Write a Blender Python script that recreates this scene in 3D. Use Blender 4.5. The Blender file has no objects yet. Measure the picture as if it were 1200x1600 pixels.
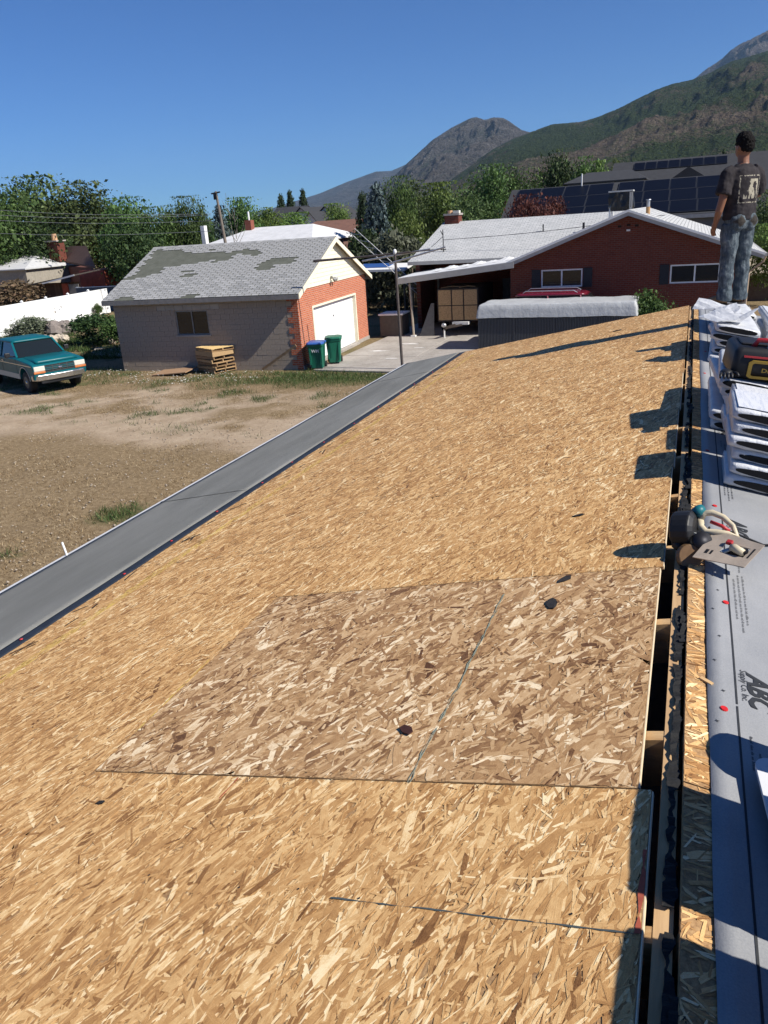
import bpy, bmesh, math, random
import numpy as np
from mathutils import Vector, Matrix

R = math.radians
SC = bpy.context.scene
COL = SC.collection
rnd = random.Random(7)
NP = np.random.default_rng(11)

# ------------------------------------------------------------------ camera
# camera solved from the photograph's vanishing points (1200 x 1600 pixels):
# world X = right, Y = along the roof ridge, Z = up, metres, ground at Z = 0
H = 5.15                      # camera height above the yard
FPX = 1215.0
NADIR = (816.0, 4040.0)
VPX = 1088.0
_d = np.array([NADIR[0] - 600, -(NADIR[1] - 800), -FPX])
_up = -_d / np.linalg.norm(_d)
_u = VPX - 600
_v = (FPX * _up[2] - _u * _up[0]) / _up[1]
_n = np.array([_u, _v, -FPX]); _n /= np.linalg.norm(_n)
_x = np.cross(_n, _up)
RW = np.array([_x, _n, _up])


def ray(px, py):
    return RW @ np.array([px - 600, -(py - 800), -FPX])


def g(px, py, z=0.0):
    """the point at height z that a pixel looks at"""
    r = ray(px, py); p = r * ((z - H) / r[2]); p[2] += H
    return Vector(p)


def aty(px, py, y):
    """the point at depth y that a pixel looks at"""
    r = ray(px, py); p = r * (y / r[1]); p[2] += H
    return Vector(p)


cam_d = bpy.data.cameras.new('camera')
cam = bpy.data.objects.new('camera', cam_d); COL.objects.link(cam)
cam.matrix_world = Matrix.Translation((0, 0, H)) @ Matrix(RW.tolist()).to_4x4()
cam_d.sensor_fit = 'VERTICAL'; cam_d.sensor_height = 24.0; cam_d.sensor_width = 18.0
cam_d.lens = 24.0 * FPX / 1600.0
cam_d.clip_start = 0.05; cam_d.clip_end = 60000
SC.camera = cam

# ------------------------------------------------------------------ light
SUN_EL, SUN_AZ = 41.5, -5.0          # azimuth from +X towards +Y
sd = Vector((math.cos(R(SUN_EL)) * math.cos(R(SUN_AZ)), math.cos(R(SUN_EL)) * math.sin(R(SUN_AZ)), math.sin(R(SUN_EL))))
world = bpy.data.worlds.new('World'); SC.world = world; world.use_nodes = True
wn = world.node_tree
sky = wn.nodes.new('ShaderNodeTexSky'); sky.sky_type = 'NISHITA'; sky.sun_disc = False
sky.sun_elevation = R(SUN_EL); sky.sun_rotation = R(90 - SUN_AZ)
sky.altitude = 1400; sky.air_density = 1.0; sky.dust_density = 0.0; sky.ozone_density = 3.0
bg = wn.nodes['Background']; bg.inputs['Strength'].default_value = 0.050
tint = wn.nodes.new('ShaderNodeMix'); tint.data_type = 'RGBA'; tint.blend_type = 'MULTIPLY'; tint.inputs[0].default_value = 1.0
tint.inputs[7].default_value = (0.48, 0.86, 1.42, 1)                 # the camera's cool white balance
wn.links.new(sky.outputs[0], tint.inputs[6]); wn.links.new(tint.outputs[2], bg.inputs[0])
sl = bpy.data.lights.new('sun', 'SUN'); sl.energy = 5.0; sl.angle = R(0.5); sl.color = (1.0, 0.95, 0.87)
so = bpy.data.objects.new('sun', sl); COL.objects.link(so)
so.rotation_euler = (-sd).to_track_quat('-Z', 'Y').to_euler(); so.location = sd * 60
SC.view_settings.view_transform = 'Standard'; SC.view_settings.look = 'None'
SC.view_settings.gamma = 1.0; SC.view_settings.use_curve_mapping = False
SC.view_settings.exposure = 0.5
SC.render.engine = 'CYCLES'
SC.cycles.use_denoising = True
SC.cycles.max_bounces = 6; SC.cycles.diffuse_bounces = 3; SC.cycles.transparent_max_bounces = 8
SC.cycles.volume_bounces = 0


# ------------------------------------------------------------------ helpers
def tag(o, label=None, cat=None, group=None, kind=None):
    if label: o['label'] = label
    if cat: o['category'] = cat
    if group: o['group'] = group
    if kind: o['kind'] = kind
    return o


def thing(name, label, cat, loc=(0, 0, 0), rz=0.0, group=None):
    o = bpy.data.objects.new(name, None); COL.objects.link(o)
    o.location = loc; o.rotation_euler = (0, 0, rz); o.empty_display_size = 0.2
    return tag(o, label, cat, group)


def link(name, me, parent=None):
    o = bpy.data.objects.new(name, me); COL.objects.link(o)
    if parent is not None: o.parent = parent
    return o


def copy_tree(o, parent=None):
    c = o.copy(); COL.objects.link(c); c.parent = parent
    for ch in list(o.children): copy_tree(ch, c)
    return c


class MB:
    """collects shapes; build() links them as one mesh object"""
    def __init__(s): s.v = []; s.f = []

    def add(s, vs, fs):
        b = len(s.v); s.v += [tuple(p) for p in vs]; s.f += [tuple(i + b for i in q) for q in fs]; return s

    def box(s, x0, x1, y0, y1, z0, z1):
        return s.add([(x0, y0, z0), (x1, y0, z0), (x1, y1, z0), (x0, y1, z0), (x0, y0, z1), (x1, y0, z1), (x1, y1, z1), (x0, y1, z1)],
                     [(0, 3, 2, 1), (4, 5, 6, 7), (0, 1, 5, 4), (1, 2, 6, 5), (2, 3, 7, 6), (3, 0, 4, 7)])

    def beam(s, a, b, w, h, up=(0, 0, 1)):
        a = Vector(a); b = Vector(b); t = (b - a).normalized(); u = Vector(up)
        sx = t.cross(u)
        if sx.length < 1e-4: sx = t.cross(Vector((1, 0, 0)))
        sx.normalize(); uz = sx.cross(t).normalized()
        vs = []
        for p in (a, b):
            for i, j in ((-1, -1), (1, -1), (1, 1), (-1, 1)): vs.append(p + sx * (i * w / 2) + uz * (j * h / 2))
        return s.add(vs, [(0, 3, 2, 1), (4, 5, 6, 7), (0, 1, 5, 4), (1, 2, 6, 5), (2, 3, 7, 6), (3, 0, 4, 7)][:6])

    def tube(s, pts, rad, n=8, cap=True, flat=None):
        """round tube along points, radius number or list (or (rx, ry) tuples)"""
        pts = [Vector(p) for p in pts]; m = len(pts)
        if not isinstance(rad, (list, tuple)): rad = [rad] * m
        vs = []; prev = None
        for i, p in enumerate(pts):
            t = (pts[min(i + 1, m - 1)] - pts[max(i - 1, 0)]).normalized()
            if prev is None:
                u = Vector((1, 0, 0)) if abs(t.x) < 0.8 else Vector((0, 1, 0))
            else: u = prev
            u = (u - t * u.dot(t)).normalized(); prev = u; w = t.cross(u)
            r = rad[i]; rx, ry = r if isinstance(r, (list, tuple)) else (r, r)
            for k in range(n):
                a = 2 * math.pi * k / n
                vs.append(p + u * (rx * math.cos(a)) + w * (ry * math.sin(a)))
        fs = [(i * n + k, i * n + (k + 1) % n, (i + 1) * n + (k + 1) % n, (i + 1) * n + k) for i in range(m - 1) for k in range(n)]
        if cap:
            fs.append(tuple(range(n - 1, -1, -1))); fs.append(tuple((m - 1) * n + k for k in range(n)))
        return s.add(vs, fs)

    def prism(s, pts, d):
        """closed polygon pts extruded by vector d"""
        pts = [Vector(p) for p in pts]; d = Vector(d); n = len(pts)
        return s.add(pts + [p + d for p in pts], [tuple(range(n - 1, -1, -1)), tuple(range(n, 2 * n))] + [(i, (i + 1) % n, n + (i + 1) % n, n + i) for i in range(n)])

    def ell(s, c, r, nu=12, nv=8):
        c = Vector(c); vs = []; fs = []
        for j in range(1, nv):
            th = math.pi * j / nv
            for i in range(nu):
                ph = 2 * math.pi * i / nu
                vs.append((c.x + r[0] * math.sin(th) * math.cos(ph), c.y + r[1] * math.sin(th) * math.sin(ph), c.z + r[2] * math.cos(th)))
        t = len(vs); vs += [(c.x, c.y, c.z + r[2]), (c.x, c.y, c.z - r[2])]
        for j in range(nv - 2):
            for i in range(nu): fs.append((j * nu + i, (j + 1) * nu + i, (j + 1) * nu + (i + 1) % nu, j * nu + (i + 1) % nu))
        for i in range(nu):
            fs.append((t, i, (i + 1) % nu)); fs.append((t + 1, (nv - 2) * nu + (i + 1) % nu, (nv - 2) * nu + i))
        return s.add(vs, fs)

    def mesh(s, name, m=None, smooth=False):
        me = bpy.data.meshes.new(name); me.from_pydata(s.v, [], s.f); me.update()
        bm = bmesh.new(); bm.from_mesh(me); bmesh.ops.recalc_face_normals(bm, faces=bm.faces); bm.to_mesh(me); bm.free()
        if m: me.materials.append(m)
        if smooth:
            me.polygons.foreach_set('use_smooth', [True] * len(me.polygons))
        return me

    def build(s, name, m, parent=None, smooth=False, bevel=0.0, seg=2):
        o = link(name, s.mesh(name, m, smooth), parent)
        if bevel:
            b = o.modifiers.new('bevel', 'BEVEL'); b.width = bevel; b.segments = seg; b.limit_method = 'ANGLE'; b.angle_limit = R(35)
        return o


def from_np(name, V, F, m, parent=None, attrs=None, uv=None, nper=4):
    """fast mesh from arrays: V (n,3), F (k,nper)"""
    me = bpy.data.meshes.new(name)
    V = np.ascontiguousarray(V, np.float32); F = np.ascontiguousarray(F, np.int32)
    me.vertices.add(len(V)); me.vertices.foreach_set('co', V.ravel())
    me.loops.add(F.size); me.loops.foreach_set('vertex_index', F.ravel())
    me.polygons.add(len(F)); me.polygons.foreach_set('loop_start', np.arange(0, F.size, nper, dtype=np.int32))
    me.polygons.foreach_set('loop_total', np.full(len(F), nper, np.int32))
    for k, (dom, arr) in (attrs or {}).items():
        a = me.attributes.new(k, 'FLOAT', dom); a.data.foreach_set('value', np.ascontiguousarray(arr, np.float32).ravel())
    if uv is not None:
        l = me.uv_layers.new(name='UVMap'); l.data.foreach_set('uv', np.ascontiguousarray(uv, np.float32).ravel())
    me.update(calc_edges=True); me.validate()
    if m: me.materials.append(m)
    if name is None: return me
    return link(name, me, parent)


# value noise -----------------------------------------------------------
_T = NP.random((256, 256))


def vnoise(x, y):
    xi = np.floor(x).astype(int); yi = np.floor(y).astype(int); fx = x - xi; fy = y - yi
    fx = fx * fx * (3 - 2 * fx); fy = fy * fy * (3 - 2 * fy)
    a = _T[xi & 255, yi & 255]; b = _T[(xi + 1) & 255, yi & 255]; c = _T[xi & 255, (yi + 1) & 255]; d = _T[(xi + 1) & 255, (yi + 1) & 255]
    return (a * (1 - fx) + b * fx) * (1 - fy) + (c * (1 - fx) + d * fx) * fy


def fbm(x, y, o=5, ridged=False, gain=0.5):
    s = 0; a = 1.0; t = 0
    for k in range(o):
        n = vnoise(x + 17.3 * k, y + 9.1 * k)
        if ridged: n = 1 - np.abs(2 * n - 1)
        s = s + a * n; t += a; a *= gain; x = x * 2.03; y = y * 2.03
    return s / t


# materials ---------------------------------------------------------------
class NT:
    def __init__(s, name):
        s.m = bpy.data.materials.new(name); s.m.use_nodes = True; s.t = s.m.node_tree
        s.b = s.t.nodes['Principled BSDF']; s.b.inputs['Roughness'].default_value = 0.75

    def n(s, t, **kw):
        x = s.t.nodes.new(t)
        for k, v in kw.items(): setattr(x, k, v)
        return x

    def l(s, a, b): s.t.links.new(a, b)

    def coord(s, kind='Object', scale=(1, 1, 1), rot=(0, 0, 0)):
        c = s.n('ShaderNodeTexCoord'); mp = s.n('ShaderNodeMapping'); mp.inputs['Scale'].default_value = scale; mp.inputs['Rotation'].default_value = rot
        s.l(c.outputs[kind], mp.inputs[0]); return mp.outputs[0]

    def geo(s, scale=(1, 1, 1)):
        c = s.n('ShaderNodeNewGeometry'); mp = s.n('ShaderNodeMapping'); mp.inputs['Scale'].default_value = scale
        s.l(c.outputs['Position'], mp.inputs[0]); return mp.outputs[0]

    def noise(s, vec, scale, detail=4, rough=0.55):
        x = s.n('ShaderNodeTexNoise'); x.inputs['Scale'].default_value = scale; x.inputs['Detail'].default_value = detail; x.inputs['Roughness'].default_value = rough
        if vec is not None: s.l(vec, x.inputs['Vector'])
        return x.outputs['Fac']

    def ramp(s, fac, stops, interp='LINEAR'):
        x = s.n('ShaderNodeValToRGB'); e = x.color_ramp.elements; x.color_ramp.interpolation = interp
        while len(e) < len(stops): e.new(0.5)
        for i, (p, c) in enumerate(stops):
            e[i].position = p; e[i].color = (*c, 1) if len(c) == 3 else c
        s.l(fac, x.inputs[0]); return x.outputs[0]

    def mix(s, fac, a, b, mode='MIX'):
        x = s.n('ShaderNodeMix', data_type='RGBA', blend_type=mode)
        for i, v in ((0, fac), (6, a), (7, b)):
            if isinstance(v, (int, float)): x.inputs[i].default_value = v
            elif isinstance(v, tuple): x.inputs[i].default_value = (*v, 1)
            else: s.l(v, x.inputs[i])
        return x.outputs[2]

    def math(s, op, a, b=0.0):
        x = s.n('ShaderNodeMath', operation=op)
        for i, v in ((0, a), (1, b)):
            if isinstance(v, (int, float)): x.inputs[i].default_value = v
            else: s.l(v, x.inputs[i])
        return x.outputs[0]

    def attr(s, name):
        x = s.n('ShaderNodeAttribute'); x.attribute_name = name; return x.outputs['Fac']

    def color(s, c):
        if isinstance(c, tuple): s.b.inputs['Base Color'].default_value = (*c, 1)
        else: s.l(c, s.b.inputs['Base Color'])

    def rough(s, r):
        if isinstance(r, (int, float)): s.b.inputs['Roughness'].default_value = r
        else: s.l(r, s.b.inputs['Roughness'])

    def bump(s, h, strength=0.3, dist=0.01):
        x = s.n('ShaderNodeBump'); x.inputs['Strength'].default_value = strength; x.inputs['Distance'].default_value = dist
        s.l(h, x.inputs['Height']); s.l(x.outputs[0], s.b.inputs['Normal'])

    def spec(s, v): s.b.inputs['Specular IOR Level'].default_value = v


MATS = {}


def plain(name, col, rough=0.7, var=0.18, scale=6.0, metal=0.0, bump=0.0, bscale=60.0, bdist=0.004, spec=0.4, coat=0.0, stretch=(1, 1, 1)):
    """base colour with two octaves of wear and an optional fine relief"""
    if name in MATS: return MATS[name]
    t = NT(name); v = t.coord('Object', stretch)
    a = t.noise(v, scale, 5, 0.6); b = t.noise(v, scale * 9, 3, 0.6)
    f = t.math('ADD', t.math('MULTIPLY', a, 0.65), t.math('MULTIPLY', b, 0.35))
    lo = tuple(max(0, c * (1 - var * 1.6)) for c in col); hi = tuple(min(1, c * (1 + var * 1.3)) for c in col)
    t.color(t.ramp(f, [(0.3, lo), (0.5, col), (0.72, hi)]))
    t.rough(t.math('ADD', t.math('MULTIPLY', a, 0.2), rough - 0.1)); t.b.inputs['Metallic'].default_value = metal; t.spec(spec)
    t.b.inputs['Coat Weight'].default_value = coat
    if bump: t.bump(t.noise(v, bscale, 4, 0.6), bump, bdist)
    MATS[name] = t.m
    return t.m


def wood(name, a, b, scale=1.0, axis='X', rough=0.75):
    """grain along one axis"""
    if name in MATS: return MATS[name]
    t = NT(name); st = {'X': (1.2, 22, 22), 'Y': (22, 1.2, 22), 'Z': (22, 22, 1.2)}[axis]
    v = t.coord('Object', tuple(k * scale for k in st)); n1 = t.noise(v, 1.5, 6, 0.65)
    o = t.n('ShaderNodeObjectInfo')
    f = t.math('ADD', n1, t.math('MULTIPLY', t.math('SUBTRACT', o.outputs['Random'], 0.5), 0.35))
    t.color(t.ramp(f, [(0.3, a), (0.7, b)])); t.rough(rough); t.bump(n1, 0.3, 0.003); t.spec(0.25)
    MATS[name] = t.m
    return t.m


def glass_dark(name='window_glass', col=(0.012, 0.015, 0.017)):
    if name in MATS: return MATS[name]
    t = NT(name); t.color(col); t.rough(0.06); t.spec(0.6)
    v = t.coord('Object'); t.bump(t.noise(v, 1.3, 2), 0.06, 0.02)
    MATS[name] = t.m
    return t.m
# ------------------------------------------------------------------ ground
def seg_axis(fine0, fine1, step, far):
    a = list(np.arange(fine0, fine1 + 1e-6, step)); s = step
    lo = []; x = fine0
    while x > -far: s *= 1.25; x -= s; lo.append(x)
    hi = []; x = fine1; s = step
    while x < far: s *= 1.25; x += s; hi.append(x)
    return np.array(lo[::-1] + a + hi)


def yard_masks(x, y):
    """bare track, green weeds and dry grass by place in the yard"""
    n = fbm(x * 0.35, y * 0.35, 4); n2 = fbm(x * 1.1 + 40, y * 1.1, 4)
    yy = y + 0.13 * (x + 17) + (n - 0.5) * 5.0
    track = np.clip((yy - 15.6) / 1.6, 0, 1) * np.clip((22.9 - yy) / 1.3, 0, 1)
    track = track * np.clip((n2 - 0.30) / 0.16, 0, 1)
    gy = y - 0.035 * (x + 13.6)
    green = np.clip((gy - 23.3 + (n2 - 0.5) * 3) / 0.9, 0, 1) * np.clip((n - 0.30) / 0.2, 0.0, 1)
    d1 = np.hypot((x + 12.3) / 3.2, (y - 25.3) / 1.3)
    green = np.maximum(green * 0.28, np.clip(1.5 - d1, 0, 1) * np.clip((n2 - 0.30) / 0.12, 0, 1))
    for cx, cy, r in ((-10.4, 11.7, 0.42), (-9.8, 26.0, 0.8), (-11.1, 9.5, 0.12)):
        d = np.hypot(x - cx, y - cy) / r; green = np.maximum(green, np.clip(1.6 - d, 0, 1) * np.clip((n2 - 0.25) / 0.15, 0, 1))
    spots = np.clip((n2 - 0.60) / 0.07, 0, 1) * np.clip((yy - 17.5) / 2, 0, 1)
    green = np.maximum(green, spots * 0.55)
    return track, green


gx = seg_axis(-46, 2, 0.25, 30000); gy_ = seg_axis(2, 50, 0.25, 30000)
X, Y = np.meshgrid(gx, gy_, indexing='ij')
near = np.clip(1 - np.maximum(np.abs(X + 22) - 24, np.abs(Y - 26) - 24) / 3, 0, 1)
tr, gr = yard_masks(X, Y)
inlot = ((X > -13.2) & (X < 4) & (Y > 25.5) & (Y < 44)) | ((X > -23) & (X < -13) & (Y > 26) & (Y < 35.5))
Z = near * ((fbm(X * 0.5, Y * 0.5, 4) - 0.5) * 0.10 + (fbm(X * 2.5, Y * 2.5, 3) - 0.5) * 0.04 * (1 - tr)) * np.where(inlot, 0.0, 1.0) - 0.02
Z = np.where(inlot, -0.03, Z)
nx, ny = X.shape
V = np.stack([X, Y, Z], -1).reshape(-1, 3)
ii = (np.arange(nx - 1)[:, None] * ny + np.arange(ny - 1)[None, :]).ravel()
F = np.stack([ii, ii + ny, ii + ny + 1, ii + 1], 1)
t = NT('yard_soil')
p = t.geo()
fine = t.noise(p, 9, 6, 0.7); mid = t.noise(p, 1.4, 5, 0.6); tiny = t.noise(p, 55, 3, 0.6)
dirt = t.ramp(t.math('ADD', t.math('MULTIPLY', fine, 0.5), t.math('MULTIPLY', mid, 0.5)), [(0.3, (0.28, 0.205, 0.135)), (0.5, (0.39, 0.30, 0.208)), (0.7, (0.49, 0.39, 0.28))])
dry = t.ramp(t.math('ADD', t.math('MULTIPLY', tiny, 0.5), t.math('MULTIPLY', fine, 0.5)), [(0.32, (0.085, 0.055, 0.029)), (0.5, (0.23, 0.165, 0.093)), (0.68, (0.40, 0.31, 0.19))])
grn = t.ramp(tiny, [(0.3, (0.03, 0.04, 0.012)), (0.7, (0.11, 0.12, 0.045))])
c = t.mix(t.attr('track'), dry, dirt); c = t.mix(t.attr('green'), c, grn)
t.color(c); t.rough(0.95); t.spec(0.1); t.bump(t.math('ADD', fine, tiny), 0.7, 0.03)
M_SOIL = t.m
ground = from_np('ground', V, F, M_SOIL, None, {'track': ('POINT', tr.ravel()), 'green': ('POINT', (gr * near).ravel())})
ground['kind'] = 'structure'
ground.data.polygons.foreach_set('use_smooth', [True] * len(ground.data.polygons))


# dry and green blades over the yard, as one uncountable cover
def blades(name, n, lab, xr, yr, keep, hgt, wid, lean):
    x = NP.uniform(*xr, n); y = NP.uniform(*yr, n); k = keep(x, y); x = x[k]; y = y[k]; n = len(x)
    a = NP.uniform(0, 6.283, n); h = hgt * NP.uniform(0.4, 1.25, n); w = wid * NP.uniform(0.6, 1.4, n); ln = NP.uniform(*lean, n) * h; la = NP.uniform(0, 6.283, n)
    z = np.full(n, -0.03)
    A = np.stack([x - np.cos(a) * w, y - np.sin(a) * w, z], 1); B = np.stack([x + np.cos(a) * w, y + np.sin(a) * w, z], 1)
    T = np.stack([x + np.cos(la) * ln, y + np.sin(la) * ln, z + h], 1)
    V = np.stack([A, B, T], 1).reshape(-1, 3); F = np.arange(3 * n).reshape(-1, 3)
    return V, F, NP.random(n)


def leaf_mat(name, stops, rough=0.6, trans=0.25):
    if name in MATS: return MATS[name]
    t = NT(name); c = t.ramp(t.attr('tone'), stops)
    o = t.n('ShaderNodeObjectInfo'); hs = t.n('ShaderNodeHueSaturation')
    t.l(t.math('ADD', t.math('MULTIPLY', o.outputs['Random'], 0.03), 0.49), hs.inputs['Hue']); t.l(t.math('ADD', t.math('MULTIPLY', o.outputs['Random'], 0.5), 0.75), hs.inputs['Value']); t.l(c, hs.inputs['Color'])
    t.color(hs.outputs[0]); t.rough(rough); t.spec(0.25)
    tr_ = t.n('ShaderNodeBsdfTranslucent'); t.l(hs.outputs[0], tr_.inputs[0]); mx = t.n('ShaderNodeMixShader'); mx.inputs[0].default_value = trans
    out = t.t.nodes['Material Output']; t.l(t.b.outputs[0], mx.inputs[1]); t.l(tr_.outputs[0], mx.inputs[2]); t.l(mx.outputs[0], out.inputs[0])
    MATS[name] = t.m
    return t.m


def outside(x, y):
    gar = (x > -22.4) & (x < -13.4) & (y > 26.3) & (y < 35); drive = (x > -13.7) & (y > 26.75 - 0.2 * (x + 13.5)) ; house = (x > -4.2) & (y < 11.5)
    return ~(gar | drive | house)


def keep_dry(x, y):
    tr, gr = yard_masks(x, y); return outside(x, y) & (NP.random(len(x)) > tr * 0.93) & (fbm(x * 1.7, y * 1.7, 3) > NP.uniform(0.25, 0.62, len(x)))


def keep_green(x, y):
    tr, gr = yard_masks(x, y); return outside(x, y) & (NP.random(len(x)) < gr)


V, F, tn = blades('dry', 210000, None, (-30, -3.5), (5, 27), keep_dry, 0.055, 0.006, (0.4, 1.6))
o = from_np('dry_grass', V, F, leaf_mat('dry_blades', [(0, (0.11, 0.066, 0.03)), (0.5, (0.27, 0.185, 0.095)), (0.85, (0.46, 0.35, 0.20)), (1, (0.60, 0.50, 0.33))], 0.8, 0.1), None, {'tone': ('FACE', tn)}, nper=3)
tag(o, 'short sunburnt brown grass covering the yard below the roof', 'grass', kind='stuff')
V, F, tn = blades('green', 170000, None, (-30, -8), (8, 27), keep_green, 0.15, 0.008, (0.2, 1.0))
o = from_np('green_weeds', V, F, leaf_mat('green_blades', [(0, (0.02, 0.045, 0.010)), (0.6, (0.06, 0.105, 0.025)), (1, (0.16, 0.19, 0.07))], 0.6, 0.25), None, {'tone': ('FACE', tn)}, nper=3)
tag(o, 'green weeds and grass growing before the block garage', 'grass', kind='stuff')

# ------------------------------------------------------------------ mountains
SIL = [(500, 302), (540, 285), (587, 268), (611, 267), (634, 257), (675, 219), (706, 199), (736, 184), (745, 183), (757, 187), (772, 183), (786, 184), (797, 190), (815, 203), (838, 203), (862, 194), (908, 190), (930, 184), (967, 169), (1000, 152), (1025, 140), (1050, 131), (1083, 124), (1112, 112), (1142, 96), (1170, 88), (1200, 79)]


def azel(px, py):
    r = ray(px, py); return math.atan2(r[0], r[1]), r[2] / math.hypot(r[0], r[1])


def mountain(name, prof, r_base, r_crest, r_back, seed, material, gully, na=420, nr=170, power=1.0, rough=1.0):
    """a range: crest heights follow prof (azimuth, slope to the crest), foot at r_base"""
    az = np.array([p[0] for p in prof]); te = np.array([p[1] for p in prof])
    A = np.linspace(az[0], az[-1], na); T = np.interp(A, az, te)
    rr = np.concatenate([np.linspace(r_base, r_crest, nr), np.linspace(r_crest, r_back, 26)[1:]])
    AA, RR = np.meshgrid(A, rr, indexing='ij')
    x = np.sin(AA) * RR; y = np.cos(AA) * RR
    u = (RR - r_base) / (r_crest - r_base); crest = (T[:, None] * r_crest) + H
    up = np.clip(u, 0, 1) ** power
    down = np.clip((RR - r_crest) / (r_back - r_crest), 0, 1)
    prof_h = crest * np.where(u <= 1, up, 1 - 0.8 * down)
    s = 1.0 / gully
    gl = fbm(x * s + seed * 3.1, y * s * 0.45 + seed, 6, ridged=True, gain=0.52) - 0.55
    wv = fbm(x * s * 3 + seed, y * s * 3, 5) - 0.5
    env = np.clip(u * 3.0, 0, 1) * np.clip((1 - u) * 5, 0, 1); env = np.where(u > 1, 0.0, env)
    crag = (fbm(AA * 900, RR * 0 + seed, 5) - 0.5) * np.clip((u - 0.85) * 6, 0, 1) * crest * 0.018
    h = prof_h + (gl * 0.40 + wv * 0.12 + (fbm(x * s * 9 + seed, y * s * 9, 4, ridged=True) - .55) * 0.07) * crest * env * 0.8 * rough + crag
    h = np.minimum(h, np.maximum(prof_h, crest * (RR / r_crest) * 0.985))      # spurs stay below the crest line
    h = np.where(u <= 0.001, -30, h)
    V = np.stack([x, y, h], -1).reshape(-1, 3); nj = len(rr)
    ii = (np.arange(na - 1)[:, None] * nj + np.arange(nj - 1)[None, :]).ravel()
    F = np.stack([ii, ii + nj, ii + nj + 1, ii + 1], 1)
    rel = (gl + 0.6 * wv)
    o = from_np(name, V, F, material, None, {'relief': ('POINT', rel.ravel()), 'rise': ('POINT', np.clip(u, 0, 1).ravel())})
    o.data.polygons.foreach_set('use_smooth', [True] * len(o.data.polygons))
    o['kind'] = 'structure'
    return o


def rock_mat(name, green, soil, rock, gscale, gbias):
    t = NT(name); p = t.geo((0.001, 0.001, 0.0016))
    n1 = t.noise(p, gscale, 8, 0.72); n2 = t.noise(p, gscale * 6, 6, 0.75); n3 = t.noise(p, gscale * 30, 4, 0.7)
    s = t.ramp(n2, [(0.35, tuple(k * 0.6 for k in soil)), (0.52, soil), (0.7, rock)])
    gcol = t.ramp(n3, [(0.3, tuple(k * 0.5 for k in green)), (0.65, green)])
    f = t.math('ADD', t.math('ADD', t.math('MULTIPLY', n1, 0.55), t.math('MULTIPLY', n3, 0.32)), t.math('MULTIPLY', n2, 0.3))
    f = t.math('SUBTRACT', f, t.math('MULTIPLY', t.attr('relief'), 0.35))
    f = t.math('ADD', f, t.math('MULTIPLY', t.attr('rise'), gbias[1]))
    fac = t.ramp(f, [(gbias[0] - 0.05, (0, 0, 0)), (gbias[0] + 0.07, (1, 1, 1))])
    t.color(t.mix(fac, s, gcol)); t.rough(0.95); t.spec(0.05); t.bump(t.math('ADD', n2, t.math('MULTIPLY', n3, 1.5)), 1.0, 60.0)
    return t.m


pr = [azel(*p) for p in SIL]
i0 = [i for i, p in enumerate(SIL) if p[0] == 815][0]
near_p = [(R(-17.5), 0.022), (R(-15.2), 0.047), (R(-13.0), 0.069), (R(-11.6), 0.079)] + pr[i0 + 1:] + [(R(6), 0.146), (R(10), 0.150), (R(16), 0.16), (R(24), 0.15), (R(34), 0.145)]
mid_p = [(R(-23.0), 0.012), (R(-20.6), 0.037), (R(-19.4), 0.051)] + pr[4:i0 + 1] + [(R(-9.5), 0.078), (R(-6), 0.07), (R(0), 0.06)]
far_p = [(R(-40), 0.004), (R(-32), 0.012), (R(-28), 0.022)] + pr[:5] + [(R(-15.5), 0.062), (R(-10), 0.06)]
peak = [(R(-4), 0.075)] + [azel(*p) for p in ((1060, 140), (1089, 120), (1105, 106), (1118, 99), (1130, 90), (1142, 78), (1159, 67), (1175, 60), (1194, 50), (1200, 47))] + [(R(5), 0.168), (R(8), 0.172), (R(14), 0.15), (R(24), 0.13)]
mountain('mountain', near_p, 900, 3800, 5200, 3, rock_mat('green_slope', (0.070, 0.098, 0.040), (0.19, 0.15, 0.115), (0.28, 0.225, 0.18), 3.2, (0.535, 0.12)), 270, 480, 210, 1.15, 0.75)
mountain('mountain', mid_p, 2600, 6200, 7600, 8, rock_mat('grey_slope', (0.062, 0.084, 0.055), (0.15, 0.137, 0.125), (0.26, 0.235, 0.215), 2.4, (0.62, 0.0)), 420, 420, 190, 1.1, 1.15)
mountain('mountain', far_p, 7000, 12500, 15000, 21, rock_mat('far_slope', (0.035, 0.055, 0.04), (0.09, 0.085, 0.08), (0.18, 0.16, 0.15), 1.4, (0.74, 0.0)), 900, 260, 100, 1.0, 1.0)
mountain('mountain', peak, 5600, 8200, 9800, 31, rock_mat('bare_peak', (0.055, 0.065, 0.05), (0.15, 0.125, 0.115), (0.25, 0.215, 0.195), 1.4, (0.85, 0.0)), 450, 300, 110, 1.0, 1.2)

HZ = MB().box(-15200, 15200, -300, 15300, -60, 1480).build('haze', None)
hm = bpy.data.materials.new('air'); hm.use_nodes = True; hm.node_tree.nodes.clear()
ho = hm.node_tree.nodes.new('ShaderNodeOutputMaterial'); hv = hm.node_tree.nodes.new('ShaderNodeVolumePrincipled')
hv.inputs['Color'].default_value = (0.45, 0.70, 1.0, 1); hv.inputs['Density'].default_value = 2.8e-5; hv.inputs['Anisotropy'].default_value = 0.1
hm.node_tree.links.new(hv.outputs[0], ho.inputs['Volume']); HZ.data.materials.append(hm)
tag(HZ, 'thin blue summer haze in front of the mountains', 'haze', kind='stuff')
# ------------------------------------------------------------------ the house under our feet
RZ = H - 1.245                 # ridge height
SL = 0.195                     # roof slope
XR = 0.04                      # ridge line
XE = -3.78                     # eave line
YE0, YE1 = -1.6, 10.75
CS = math.cos(math.atan(SL)); SN = math.sin(math.atan(SL))


def rz_(x, off=0.0):
    return RZ - SL * abs(x - XR) + off


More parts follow.
